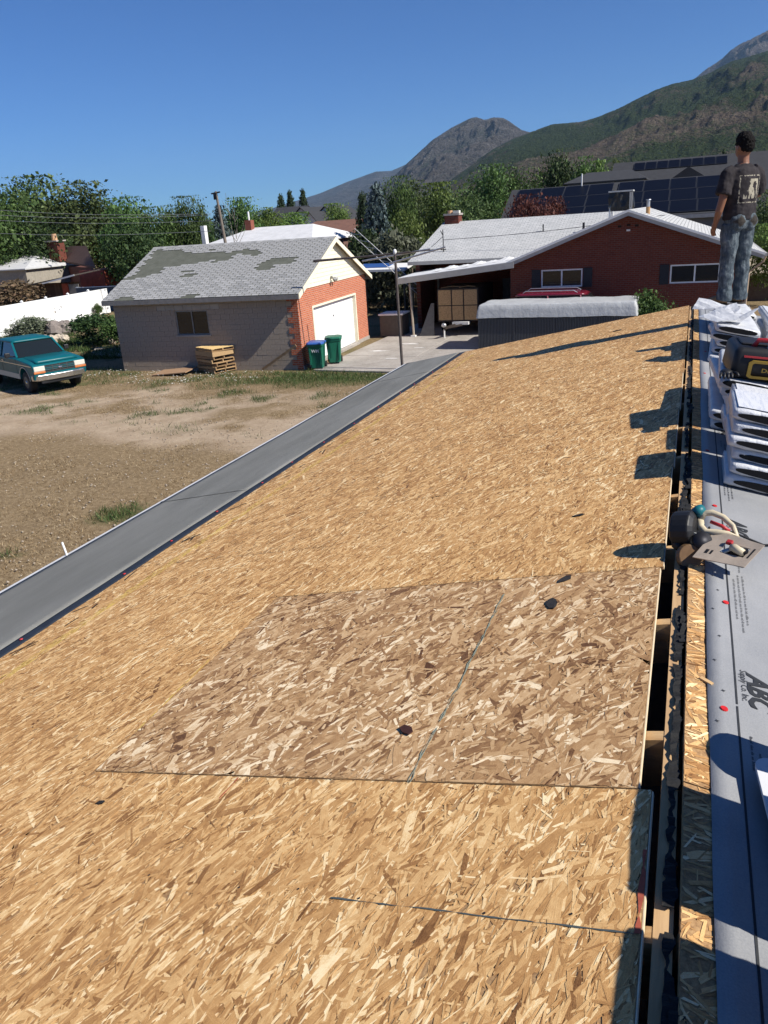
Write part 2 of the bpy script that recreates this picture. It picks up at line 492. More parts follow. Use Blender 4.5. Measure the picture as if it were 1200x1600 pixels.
house = thing('house', 'house with low-pitched roof freshly sheathed in golden strand board', 'house', (0, 0, 0))


def rp(x, y, off=0.0):
    """point on the roof plane, off metres along its normal"""
    s = -1 if x < XR else 1
    return Vector((x + s * SN * off, y, rz_(x) + CS * off))


def roof_slab(x0, x1, y0, y1, top, thick, skew=0.0):
    """board on the roof plane; skew moves the far corner of its low side"""
    ps = [rp(x0, y0, top), rp(x1, y0, top), rp(x1, y1, top), rp(x0, y1 + skew, top)]
    qs = [rp(x0, y0, top - thick), rp(x1, y0, top - thick), rp(x1, y1, top - thick), rp(x0, y1 + skew, top - thick)]
    return MB().add(ps + qs, [(0, 1, 2, 3), (7, 6, 5, 4), (0, 4, 5, 1), (1, 5, 6, 2), (2, 6, 7, 3), (3, 7, 4, 0)])


def osb_mat(name, stops, grain=0.5):
    t = NT(name)
    uvn = t.n('ShaderNodeUVMap'); mp = t.n('ShaderNodeMapping'); mp.inputs['Scale'].default_value = (14, 420, 1); t.l(uvn.outputs[0], mp.inputs[0])
    gr = t.noise(mp.outputs[0], 1.0, 5, 0.75)
    pz = t.geo(); blot = t.noise(pz, 2.2, 4, 0.6); mott = t.noise(pz, 45, 5, 0.7); spk = t.noise(pz, 520, 2, 0.6)
    f = t.math('ADD', t.attr('tone'), t.math('MULTIPLY', t.math('SUBTRACT', gr, 0.5), grain))
    f = t.math('ADD', f, t.math('MULTIPLY', t.math('SUBTRACT', blot, 0.5), 0.30))
    f = t.math('ADD', f, t.math('MULTIPLY', t.math('SUBTRACT', mott, 0.5), 0.45))
    f = t.math('ADD', f, t.math('MULTIPLY', t.math('SUBTRACT', spk, 0.5), 0.35))
    t.color(t.ramp(f, stops)); t.rough(0.65); t.spec(0.25); t.bump(t.math('ADD', gr, spk), 0.35, 0.0015)
    return t.m


M_OSB = osb_mat('strand_board', [(0.0, (0.15, 0.065, 0.022)), (0.22, (0.36, 0.18, 0.064)), (0.48, (0.56, 0.312, 0.119)), (0.75, (0.78, 0.505, 0.225)), (1.0, (0.98, 0.79, 0.47))])
M_OSBG = osb_mat('weathered_strand_board', [(0.0, (0.095, 0.04, 0.017)), (0.25, (0.28, 0.148, 0.064)), (0.5, (0.46, 0.27, 0.122)), (0.75, (0.64, 0.425, 0.22)), (1.0, (0.95, 0.78, 0.52))])
t = NT('board_core'); p = t.geo(); a = t.noise(p, 130, 4, 0.7); b = t.noise(p, 26, 4, 0.6)
t.color(t.ramp(t.math('ADD', t.math('MULTIPLY', a, 0.6), t.math('MULTIPLY', b, 0.4)), [(0.3, (0.17, 0.09, 0.042)), (0.5, (0.38, 0.225, 0.105)), (0.7, (0.56, 0.37, 0.18))])); t.rough(0.75); t.bump(a, 0.4, 0.002); t.spec(0.2)
M_CORE = t.m


def strands(parent, x0, x1, y0, y1, top, dens, mean, spread, wild, material, lmul=1.0, wmul=1.0, bright=1.0, dev=0.155):
    """the wafers of one board: thin ragged slivers lying on its face"""
    area = (x1 - x0) * (y1 - y0); n = int(area * dens)
    cx = NP.uniform(x0, x1, n); cy = NP.uniform(y0, y1, n)
    cls = NP.random(n)
    L = np.where(cls < 0.07, NP.uniform(0.05, 0.10, n), np.where(cls < 0.5, NP.uniform(0.025, 0.07, n), NP.uniform(0.010, 0.035, n))) * lmul
    Wd = np.where(cls < 0.07, NP.uniform(0.005, 0.012, n), np.where(cls < 0.5, NP.uniform(0.002, 0.0065, n), NP.uniform(0.0008, 0.003, n))) * wmul
    ang = NP.normal(mean, spread, n); w = NP.random(n) < wild; ang[w] = NP.uniform(-1.6, 1.6, w.sum())
    dx = np.sin(ang); dy = np.cos(ang)
    prof = np.array([[-1, -0.75], [-0.5, -1], [0.55, -0.95], [1, -0.6], [0.9, 0.85], [-0.85, 0.9]])
    jit = NP.uniform(-0.24, 0.24, (n, 6, 2))
    P = prof[None] + jit
    lx = P[:, :, 0] * L[:, None] * 0.75; ly = P[:, :, 1] * Wd[:, None]
    sx = np.clip(cx[:, None] + lx * dx[:, None] + ly * dy[:, None], x0 + 0.001, x1 - 0.001)
    sy = np.clip(cy[:, None] + lx * dy[:, None] - ly * dx[:, None], y0 + 0.001, y1 - 0.001)
    h = NP.uniform(0.0003, 0.0018, n) + np.where(cls > 0.5, 0.0005, 0)
    tx = NP.normal(0, 0.005, n); ty = NP.normal(0, 0.008, n)
    off = np.maximum(top + h[:, None] + lx * tx[:, None] + ly * ty[:, None], top + 0.0002)
    sgn = np.where(sx < XR, -1.0, 1.0)
    V = np.stack([sx + sgn * SN * off, sy, RZ - SL * np.abs(sx - XR) + CS * off], -1).reshape(-1, 3)
    F = np.arange(6 * n).reshape(-1, 6)[:, ::-1]
    tone = np.clip(NP.normal(0.50, dev, n) * bright, 0, 1); d = NP.random(n) < (0.03 if dev < .18 else .06); tone[d] *= 0.3
    hi = NP.random(n) < 0.13; tone[hi] = NP.uniform(0.66, 0.95, hi.sum())
    uv = (np.stack([lx, ly], -1) + NP.uniform(0, 50, (n, 1, 2)))
    o = from_np('wood_strands', V, F, material, parent, {'tone': ('FACE', tone)}, uv[:, ::-1].reshape(-1, 2), nper=6)
    o['kind'] = 'stuff'
    return o


def osb_sheet(x0, x1, y0, y1, top, grey=False, near=True, mean=R(16), skew=0.0, parent=None, dens=None):
    o = roof_slab(x0, x1, y0, y1, top, 0.0115, skew).build('strand_board', M_CORE, house)
    d = dens or (8200 if near else 4800)
    if grey: strands(o, x0, x1, y0, y1, top, d * 0.62, R(22), R(26), 0.26, M_OSBG, 1.2, 1.75, 1.0, 0.185)
    else: strands(o, x0, x1, y0, y1, top, d, mean, R(17), 0.16, M_OSB, 1.0 if near else 1.05, 1.15 if near else 1.25)
    return o


# rows of 1.22 m down the ridge; each row is one or two boards up the slope
rows = [(-1.6, 0.2745, 0.0), (0.275, 1.518, 0.0), (1.522, 2.746, -0.03), (2.750, 3.9695, -0.02), (3.970, 5.1895, -0.012), (5.190, 6.4095, -0.004), (6.410, 7.6295, 0.003), (7.630, 8.8495, 0.007), (8.850, 10.75, 0.008)]
for i, (a, b, xe) in enumerate(rows):
    near_ = b < 4.2; grey = i == 2
    osb_sheet(-1.639, xe, a, b, 0.014 if grey else 0.0135, grey, near_)
for a, b in ((-1.6, 0.899), (0.8995, 3.339), (3.3395, 5.779), (5.7795, 8.219), (8.2195, 10.75)):
    osb_sheet(-3.55, -1.6395, a, b, 0.0135, False, b < 4.2)

# fresh cut edge line, ridge slot, rafters, ridge board
M_FIR = wood('fir_lumber', (0.42, 0.25, 0.11), (0.66, 0.45, 0.23), 1.0, 'X')
M_FIRY = wood('old_fir', (0.30, 0.17, 0.08), (0.56, 0.37, 0.19), 1.0, 'Y')
M_FELT = plain('tar_paper', (0.012, 0.012, 0.012), 0.85, 0.4, 20, bump=0.5, bscale=90)
M_CUT = plain('fresh_sawn_edge', (0.74, 0.60, 0.40), 0.8, 0.12, 30)
for i, (a, b, xe) in enumerate(rows[1:6]):
    e = MB().prism([rp(xe + 0.0005, a + 0.004, 0.001), rp(xe + 0.003, a + 0.004, 0.001), rp(xe + 0.003, a + 0.004, 0.0132), rp(xe + 0.0005, a + 0.004, 0.0132)], (0, b - a - 0.008, 0)).build('cut_edge', M_CUT, house)
y = -1.3
k = 0
while y < 10.6:
    m = MB()
    a_ = rp(-3.7, y, -0.075); b_ = rp(XR - 0.022, y, -0.075)
    m.beam(a_, b_, 0.038, 0.14, (0, 0, 1)); m.build('rafter', M_FIR, house)
    m = MB(); m.beam(rp(XR + 0.022, y, -0.075), rp(3.7, y, -0.075), 0.038, 0.14); m.build('rafter', M_FIR, house)
    y += 0.61
MB().box(0.017, 0.052, -1.55, 10.74, RZ - 0.20, RZ - 0.008).build('ridge_board', M_FIRY, house)
# torn strips of old felt left along the ridge
def torn_strip(x0, x1, y0, y1, z, name='felt_scrap', seed=0, step=0.035, amp=0.012, m=None):
    r = random.Random(seed); L = []; Rr = []; n = max(3, int((y1 - y0) / step))
    jl = jr = 0
    for i in range(n + 1):
        yy = y0 + (y1 - y0) * i / n
        jl = 0.75 * jl + r.gauss(0, amp * .4); jr = (0.8 * jr + r.gauss(0, amp * .45)) if r.random() > .12 else r.uniform(-2.2, 1.2) * amp
        zz = z + r.uniform(0, 0.006)
        L.append((x0 + jl, yy, zz + r.uniform(-0.002, 0.006))); Rr.append((max(x1 + jr, x0 + jl + 0.004), yy, zz + r.uniform(-0.002, 0.006)))
    vs = L + Rr; n1 = n + 1
    low = [(a, b, c - 0.0015) for a, b, c in vs]; N = len(vs)
    fs = [(i, n1 + i, n1 + i + 1, i + 1) for i in range(n)] + [(N + i + 1, N + n1 + i + 1, N + n1 + i, N + i) for i in range(n)]
    fs += [(i + 1, N + i + 1, N + i, i) for i in range(n)] + [(n1 + i, N + n1 + i, N + n1 + i + 1, n1 + i + 1) for i in range(n)]
    return MB().add(vs + low, fs).build(name, m or M_FELT, house)


yy = -1.4; k = 0
while yy < 10.6:
    ln = rnd.uniform(0.25, 0.9)
    torn_strip(0.036 + rnd.uniform(-0.005, 0.006), 0.054, yy, min(yy + ln, 10.7), RZ - 0.004, 'felt_scrap', k, 0.012, 0.006)
    if rnd.random() < 0.6: torn_strip(0.046, 0.070, yy + 0.1, min(yy + ln * 0.8, 10.7), RZ + 0.001, 'felt_scrap', k + 100, 0.012, 0.006)
    yy += ln * rnd.uniform(0.9, 1.35); k += 1

# right-hand slope: strip of bare board beside the slot, then underlayment
yy = -1.6; k = 0
for a, b in ((-1.6, 0.95), (0.955, 1.56), (1.565, 3.2), (3.205, 5.6), (5.605, 8.0), (8.005, 10.75)):
    x0 = 0.064 + rnd.uniform(-0.004, 0.004)
    o = roof_slab(x0, 3.55, a, b, 0.0135, 0.0115).build('strand_board', M_CORE, house)
    strands(o, x0, 0.16, a, b, 0.0135, 3200, R(70), R(30), 0.3, M_OSB, 0.8, 0.9)
def on_roof(px, py, hr=1.245):
    r = ray(px, py); s = SL; t_ = (-hr - s * XR) / (r[2] - s * r[0]); return Vector((r[0] * t_, r[1] * t_))


# eave membrane, drip edge, chalk lines, walls, underlayment print ---------
M_MEMB = NT('granulated_membrane'); t = M_MEMB; p = t.geo()
gn = t.noise(p, 900, 2, 0.6); wv = t.noise(t.geo((1.6, 0.35, 1)), 2.2, 5, 0.6)
t.color(t.ramp(t.math('ADD', t.math('MULTIPLY', gn, 0.5), t.math('MULTIPLY', wv, 0.5)), [(0.3, (0.12, 0.122, 0.11)), (0.5, (0.19, 0.19, 0.175)), (0.72, (0.27, 0.27, 0.25))])); t.rough(0.9); t.spec(0.2); t.bump(t.math('ADD', gn, t.math('MULTIPLY', wv, 6)), 0.5, 0.004)
M_MEMB = t.m
M_SELV = plain('membrane_selvage', (0.018, 0.024, 0.036), 0.7, 0.25, 12)
M_WHITEM = plain('white_metal', (0.72, 0.72, 0.70), 0.5, 0.08, 8)
XL = -2.98


def wavy_sheet(x0, x1, y0, y1, off, amp, nx, ny, thick, seed, edge=0.0, far_skew=0.0):
    """membrane rolled out on the slope, slightly rippled"""
    xs = np.linspace(x0, x1, nx); ys = np.linspace(y0, y1, ny); Xg, Yg = np.meshgrid(xs, ys, indexing='ij')
    Yg = Yg + far_skew * np.clip((Yg - y0) / (y1 - y0), 0, 1) * ((Xg - x1) / (x0 - x1))
    Og = off + amp * (fbm(Xg * 3 + seed, Yg * 1.3, 4) - 0.35).clip(0, 1)
    if edge: Xg = Xg + edge * (fbm(Yg * 1.5 + seed, Xg * 0 + 3, 3) - 0.5) * (np.abs(Xg - (x1 if x1 < XR else x0)) < 1e-6)
    s = np.where(Xg < XR, -1, 1)

    def lay(o_): return np.stack([Xg + s * SN * o_, Yg, RZ - SL * np.abs(Xg - XR) + CS * o_], -1).reshape(-1, 3)
    V = np.concatenate([lay(Og), lay(Og - thick)]); n = nx * ny
    ii = (np.arange(nx - 1)[:, None] * ny + np.arange(ny - 1)[None, :]).ravel(); q = np.stack([ii, ii + ny, ii + ny + 1, ii + 1], 1)
    b = []
    for i in range(ny - 1): b += [(i, i + 1, n + i + 1, n + i), ((nx - 1) * ny + i + 1, (nx - 1) * ny + i, n + (nx - 1) * ny + i, n + (nx - 1) * ny + i + 1)]
    for i in range(nx - 1): b += [((i + 1) * ny, i * ny, n + i * ny, n + (i + 1) * ny), (i * ny + ny - 1, (i + 1) * ny + ny - 1, n + (i + 1) * ny + ny - 1, n + i * ny + ny - 1)]
    F = np.concatenate([q, (q + n)[:, ::-1], np.array(b)])
    return V, F


V, F = wavy_sheet(XE - 0.015, XL, -1.6, 10.78, 0.0175, 0.006, 14, 160, 0.003, 5, 0.02)
o = from_np('eave_membrane', V, F, M_MEMB, house)
V, F = wavy_sheet(XL + 0.002, XL + 0.085, -1.6, 10.74, 0.0175, 0.005, 4, 160, 0.003, 9, 0.03)
from_np('membrane_selvage', V, F, M_SELV, house)
for ly in (4.75, 9.35):                      # overlaps of the membrane rolls
    V, F = wavy_sheet(XE - 0.012, XL - 0.01, ly, ly + 0.02, 0.0215, 0.004, 12, 3, 0.002, 3)
    from_np('membrane_lap', V, F, M_MEMB, house)
for a, b in ((-1.6, 1.4), (1.402, 4.4), (4.402, 7.4), (7.402, 10.77)):
    MB().prism([rp(XE - 0.018, a, 0.0135), rp(XE - 0.062, a, 0.0135), rp(XE - 0.062, a, -0.055), rp(XE - 0.048, a, -0.055), rp(XE - 0.046, a, 0.0105), rp(XE - 0.018, a, 0.0105)], (0, b - a, 0)).build('drip_edge', M_WHITEM, house)
MB().box(XE - 0.035, XE + 0.0, -1.6, 10.76, rz_(XE) - 0.17, rz_(XE) + 0.004).build('fascia', plain('painted_trim', (0.55, 0.54, 0.50), 0.6), house)
MB().box(3.82, 3.87, -1.6, 10.76, rz_(3.8) - 0.17, rz_(3.8) + 0.004).build('fascia', MATS['painted_trim'], house)
# low part of the deck under the membrane and the deck of the far slope edge
roof_slab(XE, -3.56, -1.6, 10.75, 0.0125, 0.0115).build('deck_board', M_CORE, house)
roof_slab(3.56, 3.86, -1.6, 10.75, 0.0125, 0.0115).build('deck_board', M_CORE, house)
w = MB().box(-3.2, 3.3, -1.2, 10.35, -0.1, rz_(-3.2) - 0.16)
w.build('wall', plain('house_stucco', (0.45, 0.40, 0.33), 0.9), house)
for yg in (-1.2, 10.35):
    MB().prism([(-3.2, yg, rz_(-3.2) - 0.155), (3.3, yg, rz_(3.3) - 0.155), (XR, yg, RZ - 0.2)], (0, -0.1, 0)).build('gable_wall', MATS['house_stucco'], house)
# rake boards of the far gable
for x0, x1 in ((XE, XR - 0.03), (XR + 0.03, 3.84)):
    MB().beam(rp(x0, 10.73, -0.08), rp(x1, 10.73, -0.08), 0.035, 0.15).build('rake_board', MATS['painted_trim'], house)
# white pipe by the eave
q0 = on_roof(117, 869); v = MB(); v.tube([(q0.x - 0.06, q0.y, rz_(XE) - 0.4), (q0.x - 0.062, q0.y, rz_(XE) - 0.02), (q0.x - 0.085, q0.y, rz_(XE) + 0.10)], 0.007, 8)
tag(v.build('standpipe', M_WHITEM, None, True), 'thin white pipe sticking up beside the grey eave membrane', 'pipe')
v = None

# chalk and pencil lines
def line_mat(name, c): return plain(name, c, 0.95, 0.2, 40)


def chalk(pa, pb, w, m, off=0.0168, wob=0.004, seed=1):
    """a snapped chalk line: one ribbon of uneven width on the boards"""
    a = Vector(pa); b = Vector(pb); n = max(4, int((b - a).length / 0.02)); r = random.Random(seed); d = (b - a).normalized(); s = Vector((-d.y, d.x))
    L = []; Q = []; wj = 0.0
    for i in range(n + 1):
        wj = 0.7 * wj + r.uniform(-wob, wob); w_ = w * (r.uniform(0.05, 0.4) if r.random() < 0.3 else r.uniform(0.4, 1.2)); p0 = a + (b - a) * (i / n) + s * wj * 0.5
        L.append(rp(*(p0 - s * w_ / 2), off)); Q.append(rp(*(p0 + s * w_ / 2), off))
    n1 = n + 1
    return MB().add(L + Q, [(i, i + 1, n1 + i + 1, n1 + i) for i in range(n)]).build('chalk_line', m, house)


M_CB = line_mat('blue_chalk', (0.26, 0.29, 0.22)); M_CY = line_mat('yellow_chalk', (0.60, 0.42, 0.10)); M_CR = line_mat('red_chalk', (0.40, 0.09, 0.05)); M_PEN = line_mat('grey_chalk', (0.07, 0.085, 0.085))
for k in range(2): chalk(on_roof(788, 935) + Vector((k * 0.007, 0)), on_roof(640, 1232) + Vector((k * 0.005, 0)), 0.0035, M_CB, 0.0185, wob=0.006, seed=k)
chalk(on_roof(520, 1412), on_roof(995, 1470), 0.0045, M_PEN, wob=0.0015, seed=5)
for k in range(3): chalk(Vector((-2.70 + 0.02 * k, -1.0)), Vector((-2.66 + 0.014 * k, 10.2)), 0.010, M_CY, 0.016, wob=0.008, seed=10 + k)
chalk(on_roof(215, 1150), on_roof(330, 1035), 0.006, M_CY, 0.0165, seed=15)
chalk(on_roof(345, 1255), on_roof(375, 1222), 0.005, M_CR, 0.0165, seed=16)
chalk(Vector((-0.006, 1.12)), Vector((-0.004, 1.33)), 0.010, M_CR, 0.0168, wob=0.002, seed=17)
# nails along the membrane
M_RED = plain('red_cap', (0.55, 0.02, 0.02), 0.45, 0.1, 30)
M_DARKM = plain('dark_metal', (0.03, 0.03, 0.035), 0.5, 0.2, 20, metal=0.6)


def disc(p, r, h, m, name, parent, nrm=None, n=12):
    s = -1 if p[0] < XR else 1
    nv = Vector((s * SN, 0, CS)) if nrm is None else nrm
    return MB().tube([Vector(p), Vector(p) + nv * h], [r, r * 0.85], n).build(name, m, parent)


y = -1.0
while y < 10.4:
    disc(rp(XL + 0.05 + rnd.uniform(-0.02, 0.02), y, 0.022), 0.009, 0.003, M_RED, 'cap_nail', house); y += rnd.uniform(0.45, 0.8)
# dark scuffs where old felt came off, next to the selvage
for k in range(34):
    yy = rnd.uniform(1.5, 10.2); x_ = XL + rnd.uniform(0.10, 0.22)
    torn = MB(); w_ = rnd.uniform(0.004, 0.012); L_ = rnd.uniform(0.04, 0.16); a_ = rnd.uniform(0.9, 1.9)
    d_ = Vector((math.cos(a_), math.sin(a_))); s_ = Vector((-d_.y, d_.x))
    q = [Vector((x_, yy)) + d_ * L_ * i + s_ * w_ * j for i, j in ((-.5, -.5), (.5, -.2), (.45, .4), (-.4, .6))]
    torn.prism([rp(k_.x, k_.y, 0.0158) for k_ in q], Vector((-SN, 0, CS)) * 0.002); torn.build('felt_scrap', M_FELT, house)

# underlayment on the right slope
t = NT('woven_underlayment'); p = t.geo(); w1 = t.noise(p, 3.0, 5, 0.6); w2 = t.noise(t.geo((1, 0.3, 1)), 14, 4, 0.6); w3 = t.noise(p, 260, 2)
t.color(t.ramp(t.math('ADD', t.math('MULTIPLY', w1, 0.6), t.math('MULTIPLY', w3, 0.4)), [(0.3, (0.22, 0.225, 0.235)), (0.5, (0.28, 0.285, 0.29)), (0.7, (0.35, 0.35, 0.35))])); t.rough(0.55); t.spec(0.35)
t.bump(t.math('ADD', t.math('MULTIPLY', w2, 1.5), t.math('MULTIPLY', w3, .25)), 0.35, 0.004)
M_UND = t.m
V, F = wavy_sheet(0.116, 1.30, -1.6, 10.72, 0.0165, 0.010, 30, 240, 0.0012, 22, 0.012)
und = from_np('underlayment', V, F, M_UND, house)
V, F = wavy_sheet(1.29, 3.86, -1.6, 10.72, 0.0145, 0.008, 30, 80, 0.0012, 27)
from_np('underlayment', V, F, M_UND, house)


def uoff(x, y):
    """height of the underlayment's face over the roof plane"""
    return 0.0165 + 0.010 * max(0, float(fbm(np.array([x * 3 + 22.0]), np.array([y * 1.3]), 4)[0]) - 0.35)


M_INK = plain('black_print', (0.025, 0.027, 0.03), 0.7, 0.2, 30)


def stripe(x0, x1, y0, y1):
    m_ = MB(); n = int((y1 - y0) / 0.05)
    for i in range(n):
        a = y0 + (y1 - y0) * i / n; b = y0 + (y1 - y0) * (i + 1) / n
        m_.add([rp(x0, a, uoff(x0, a) + 0.0012), rp(x1, a, uoff(x1, a) + 0.0012), rp(x1, b, uoff(x1, b) + 0.0012), rp(x0, b, uoff(x0, b) + 0.0012)], [(0, 1, 2, 3)])
    return m_.build('printed_line', M_INK, und)


stripe(0.186, 0.191, -1.5, 1.93); stripe(0.186, 0.191, 1.94, 10.6)


def text_mesh(s, size, shear=0.0, bold=0.0):
    c = bpy.data.curves.new('lettering', 'FONT'); c.body = s; c.size = size; c.shear = shear; c.offset = bold; c.resolution_u = 2
    o = bpy.data.objects.new('lettering', c); COL.objects.link(o)
    bpy.context.view_layer.update()
    me = bpy.data.meshes.new_from_object(o); bpy.data.objects.remove(o); bpy.data.curves.remove(c)
    return me


def print_text(s, x, y, size, parent=None, bold=0.0, shear=0.0, flip=1):
    """lettering on the underlayment, reading down the slope of the picture (towards -Y)"""
    me = text_mesh(s, size, shear, bold)
    for v in me.vertices:
        u, w = v.co.x, v.co.y
        X_, Y_ = x + w, y - u
        v.co = rp(X_, Y_, uoff(X_, Y_) + 0.0018)
    me.materials.append(M_INK)
    return link('printed_text', me, und)


def small_print(x, y, length):
    """a line of print too small to read: tiny uneven strokes"""
    m_ = MB(); u = 0.0
    while u < length:
        for k in range(rnd.randint(3, 8)):
            h = rnd.choice((.0045, .0045, .007)); X_, Y_ = x, y - u
            m_.add([rp(X_ + dx, Y_ - dy, uoff(X_, Y_) + .0018) for dx, dy in ((0, 0), (h, 0), (h, .0022), (0, .0022))], [(0, 1, 2, 3)]); u += .0042
        u += .006
    o = m_.build('small_print', M_INK, und); o['kind'] = 'stuff'
    return o


for yb in (4.85, 3.32, 1.98 + 0.13, 0.4):
    print_text('ABC', 0.222, yb, 0.085, None, 0.003, 0.25)
    print_text('Supply Co. Inc.', 0.203, yb + 0.01, 0.026)
    for x_, y_, l_ in ((0.207, yb + .62, .30), (0.222, yb + .66, .42), (0.237, yb + .66, .36), (0.212, yb - .30, .12), (0.230, yb - .36, .16)): small_print(x_, y_, l_)
for y, x in ((2.66, 0.135), (2.33, 0.158), (1.86, 0.149)): pass
for px, py in ((1131, 947), (1128, 1115)):
    q = g(px, py, RZ - 0.02); disc(rp(q.x, q.y, uoff(q.x, q.y) + 0.001), 0.011, 0.003, M_RED, 'cap_nail', house)
for yn in (3.45, 4.3, 5.3, 6.4, 7.4): disc(rp(0.155 + rnd.uniform(-0.02, .02), yn, uoff(.155, yn) + 0.001), 0.011, 0.003, M_RED, 'cap_nail', house)
star = MB()
for px, py in ((1119, 929), (1111, 960), (1121, 1002), (1113, 1041), (1127, 1087), (1117, 1136), (1111, 907), (1115, 880)):
    q = g(px, py, RZ - 0.02); c_ = []
    for i in range(8):
        a = math.pi * i / 4; r_ = 0.0075 if i % 2 == 0 else 0.0022
        c_.append(rp(q.x + r_ * math.cos(a + 0.4), q.y + r_ * math.sin(a + 0.4), uoff(q.x, q.y) + 0.002))
    MB().add(c_, [tuple(range(8))]).build('printed_mark', M_INK, und)
# the light pencil of bare timber tucked under the underlayment edge
MB().beam(rp(0.098, 2.02, 0.018), rp(0.128, 2.00, 0.0195), 0.012, 0.005).build('wood_splinter', M_FIR, house)

# scraps lying on the boards, each a thing of its own
def scrap(px, py, w, l, ang, lab, m, round_=False):
    q = on_roof(px, py); n = 9 if round_ else 6; r = random.Random(px); pts = []
    for i in range(n):
        a = 2 * math.pi * i / n; rr = r.uniform(0.8, 1.1)
        dx, dy = math.cos(a) * l * rr / 2, math.sin(a) * w * rr / 2
        pts.append(rp(q.x + dx * math.cos(ang) - dy * math.sin(ang), q.y + dx * math.sin(ang) + dy * math.cos(ang), 0.0165 + r.uniform(0, 0.004)))
    o = MB().prism(pts, Vector((-SN, 0, CS)) * 0.0035).build('shingle_scrap', m)
    return tag(o, lab, 'scrap', 'old roofing scraps on the boards')


M_SCR = plain('old_shingle', (0.022, 0.020, 0.020), 0.9, 0.4, 40, bump=0.6, bscale=200)
scrap(864, 950, 0.085, 0.042, 0.2, 'rounded black roofing scrap below the seam of the weathered board', M_SCR, True)
scrap(905, 811, 0.02, 0.055, 0.2, 'thin black roofing sliver lying between bundle shadow and saw shadow', M_SCR)
scrap(884, 912, 0.035, 0.06, 0.9, 'small black roofing flake lying right on the far seam of the weathered board', M_SCR)
scrap(162, 1262, 0.014, 0.028, 0.3, 'tiny black roofing crumb below the left corner of the weathered board', M_SCR)
scrap(965, 519, 0.05, 0.12, 0.1, 'black roofing scrap beside the shadow of the standing man', M_SCR)
scrap(590, 690, 0.03, 0.05, 0.8, 'brown roofing scrap alone midway down the slope', plain('brown_shingle', (0.07, 0.04, 0.025), 0.9, 0.3, 40))
scrap(638, 1150, 0.055, 0.035, 0.9, 'dark red-brown wood chip lying on the weathered board', plain('dark_chip', (0.045, 0.014, 0.010), 0.8, 0.3, 40))
# ------------------------------------------------------------------ concrete drive
t = NT('old_concrete'); p = t.geo(); a = t.noise(p, 0.7, 6, 0.65); b = t.noise(p, 9, 5, 0.7); c_ = t.noise(p, 120, 2)
f = t.math('ADD', t.math('ADD', t.math('MULTIPLY', a, 0.5), t.math('MULTIPLY', b, 0.35)), t.math('MULTIPLY', c_, 0.15))
t.color(t.ramp(f, [(0.32, (0.20, 0.18, 0.155)), (0.5, (0.34, 0.31, 0.275)), (0.62, (0.42, 0.39, 0.35)), (0.72, (0.56, 0.53, 0.49))])); t.rough(0.9); t.spec(0.15); t.bump(t.math('ADD', b, c_), 0.4, 0.008)
M_CONC = t.m
drive = bpy.data.objects.new('driveway', None); COL.objects.link(drive); drive['kind'] = 'structure'
for i in range(5):
    for j in range(6):
        x0 = -13.15 + i * 3.2; y0 = 26.55 + j * 3.1 - i * 0.25
        z_ = 0.035 + rnd.uniform(-0.006, 0.006)
        pts = [(x0 + .006, y0 + .006 + (0 if j else 0), z_), (x0 + 3.194, y0 - 0.244, z_), (x0 + 3.194, y0 + 2.85, z_), (x0 + .006, y0 + 3.094, z_)]
        MB().prism(pts, (0, 0, -0.12)).build('concrete_slab', M_CONC, drive, bevel=0.008, seg=1)
for (px, py, rx, ry, c) in ((592, 548, 0.5, 0.18, 0.66), (640, 537, 0.6, 0.2, 0.62), (612, 560, 0.35, 0.10, 0.6), (655, 543, 0.3, 0.10, 0.64)):
    q = g(px, py, 0.05); r = random.Random(px); pts = []
    for i in range(16):
        aa = 2 * math.pi * i / 16; k = r.uniform(0.5, 1.15); pts.append((q.x + rx * k * math.cos(aa), q.y + ry * k * math.sin(aa), 0.0465))
    MB().add(pts, [tuple(range(16))]).build('lime_stain', plain('lime_stain', (0.60, 0.58, 0.55), 0.95, 0.2, 5), drive)

# ------------------------------------------------------------------ block garage
def brick_mat(name, c1, c2, mortar, bw=0.20, bh=0.0675, ms=0.010, rot=None, bump=0.5, axes='XZ', off=0.5):
    t = NT(name); co = t.n('ShaderNodeTexCoord'); sx = t.n('ShaderNodeSeparateXYZ'); t.l(co.outputs['Object'], sx.inputs[0])
    cb = t.n('ShaderNodeCombineXYZ'); t.l(sx.outputs[axes[0]], cb.inputs[0]); t.l(sx.outputs[axes[1]], cb.inputs[1])
    br = t.n('ShaderNodeTexBrick'); br.offset = off; br.inputs['Scale'].default_value = 1.0
    for k, v in (('Brick Width', bw), ('Row Height', bh), ('Mortar Size', ms)): br.inputs[k].default_value = v
    br.inputs['Mortar Smooth'].default_value = 0.2; br.inputs['Bias'].default_value = 0.0
    br.inputs['Color1'].default_value = (*c1, 1); br.inputs['Color2'].default_value = (*c2, 1); br.inputs['Mortar'].default_value = (*mortar, 1)
    t.l(cb.outputs[0], br.inputs['Vector'])
    n_ = t.noise(co.outputs['Object'], 5, 5, 0.7); n2 = t.noise(co.outputs['Object'], 60, 3, 0.7)
    v = t.n('ShaderNodeHueSaturation'); t.l(t.math('ADD', t.math('MULTIPLY', t.math('ADD', n_, n2), 0.5), 0.5), v.inputs['Value']); t.l(br.outputs[0], v.inputs['Color'])
    t.color(v.outputs[0]); t.rough(0.9); t.spec(0.15)
    hgt = t.math('ADD', t.math('MULTIPLY', br.outputs['Fac'], -1.0), t.math('MULTIPLY', n2, 0.25)); t.bump(hgt, bump, 0.008)
    return t.m


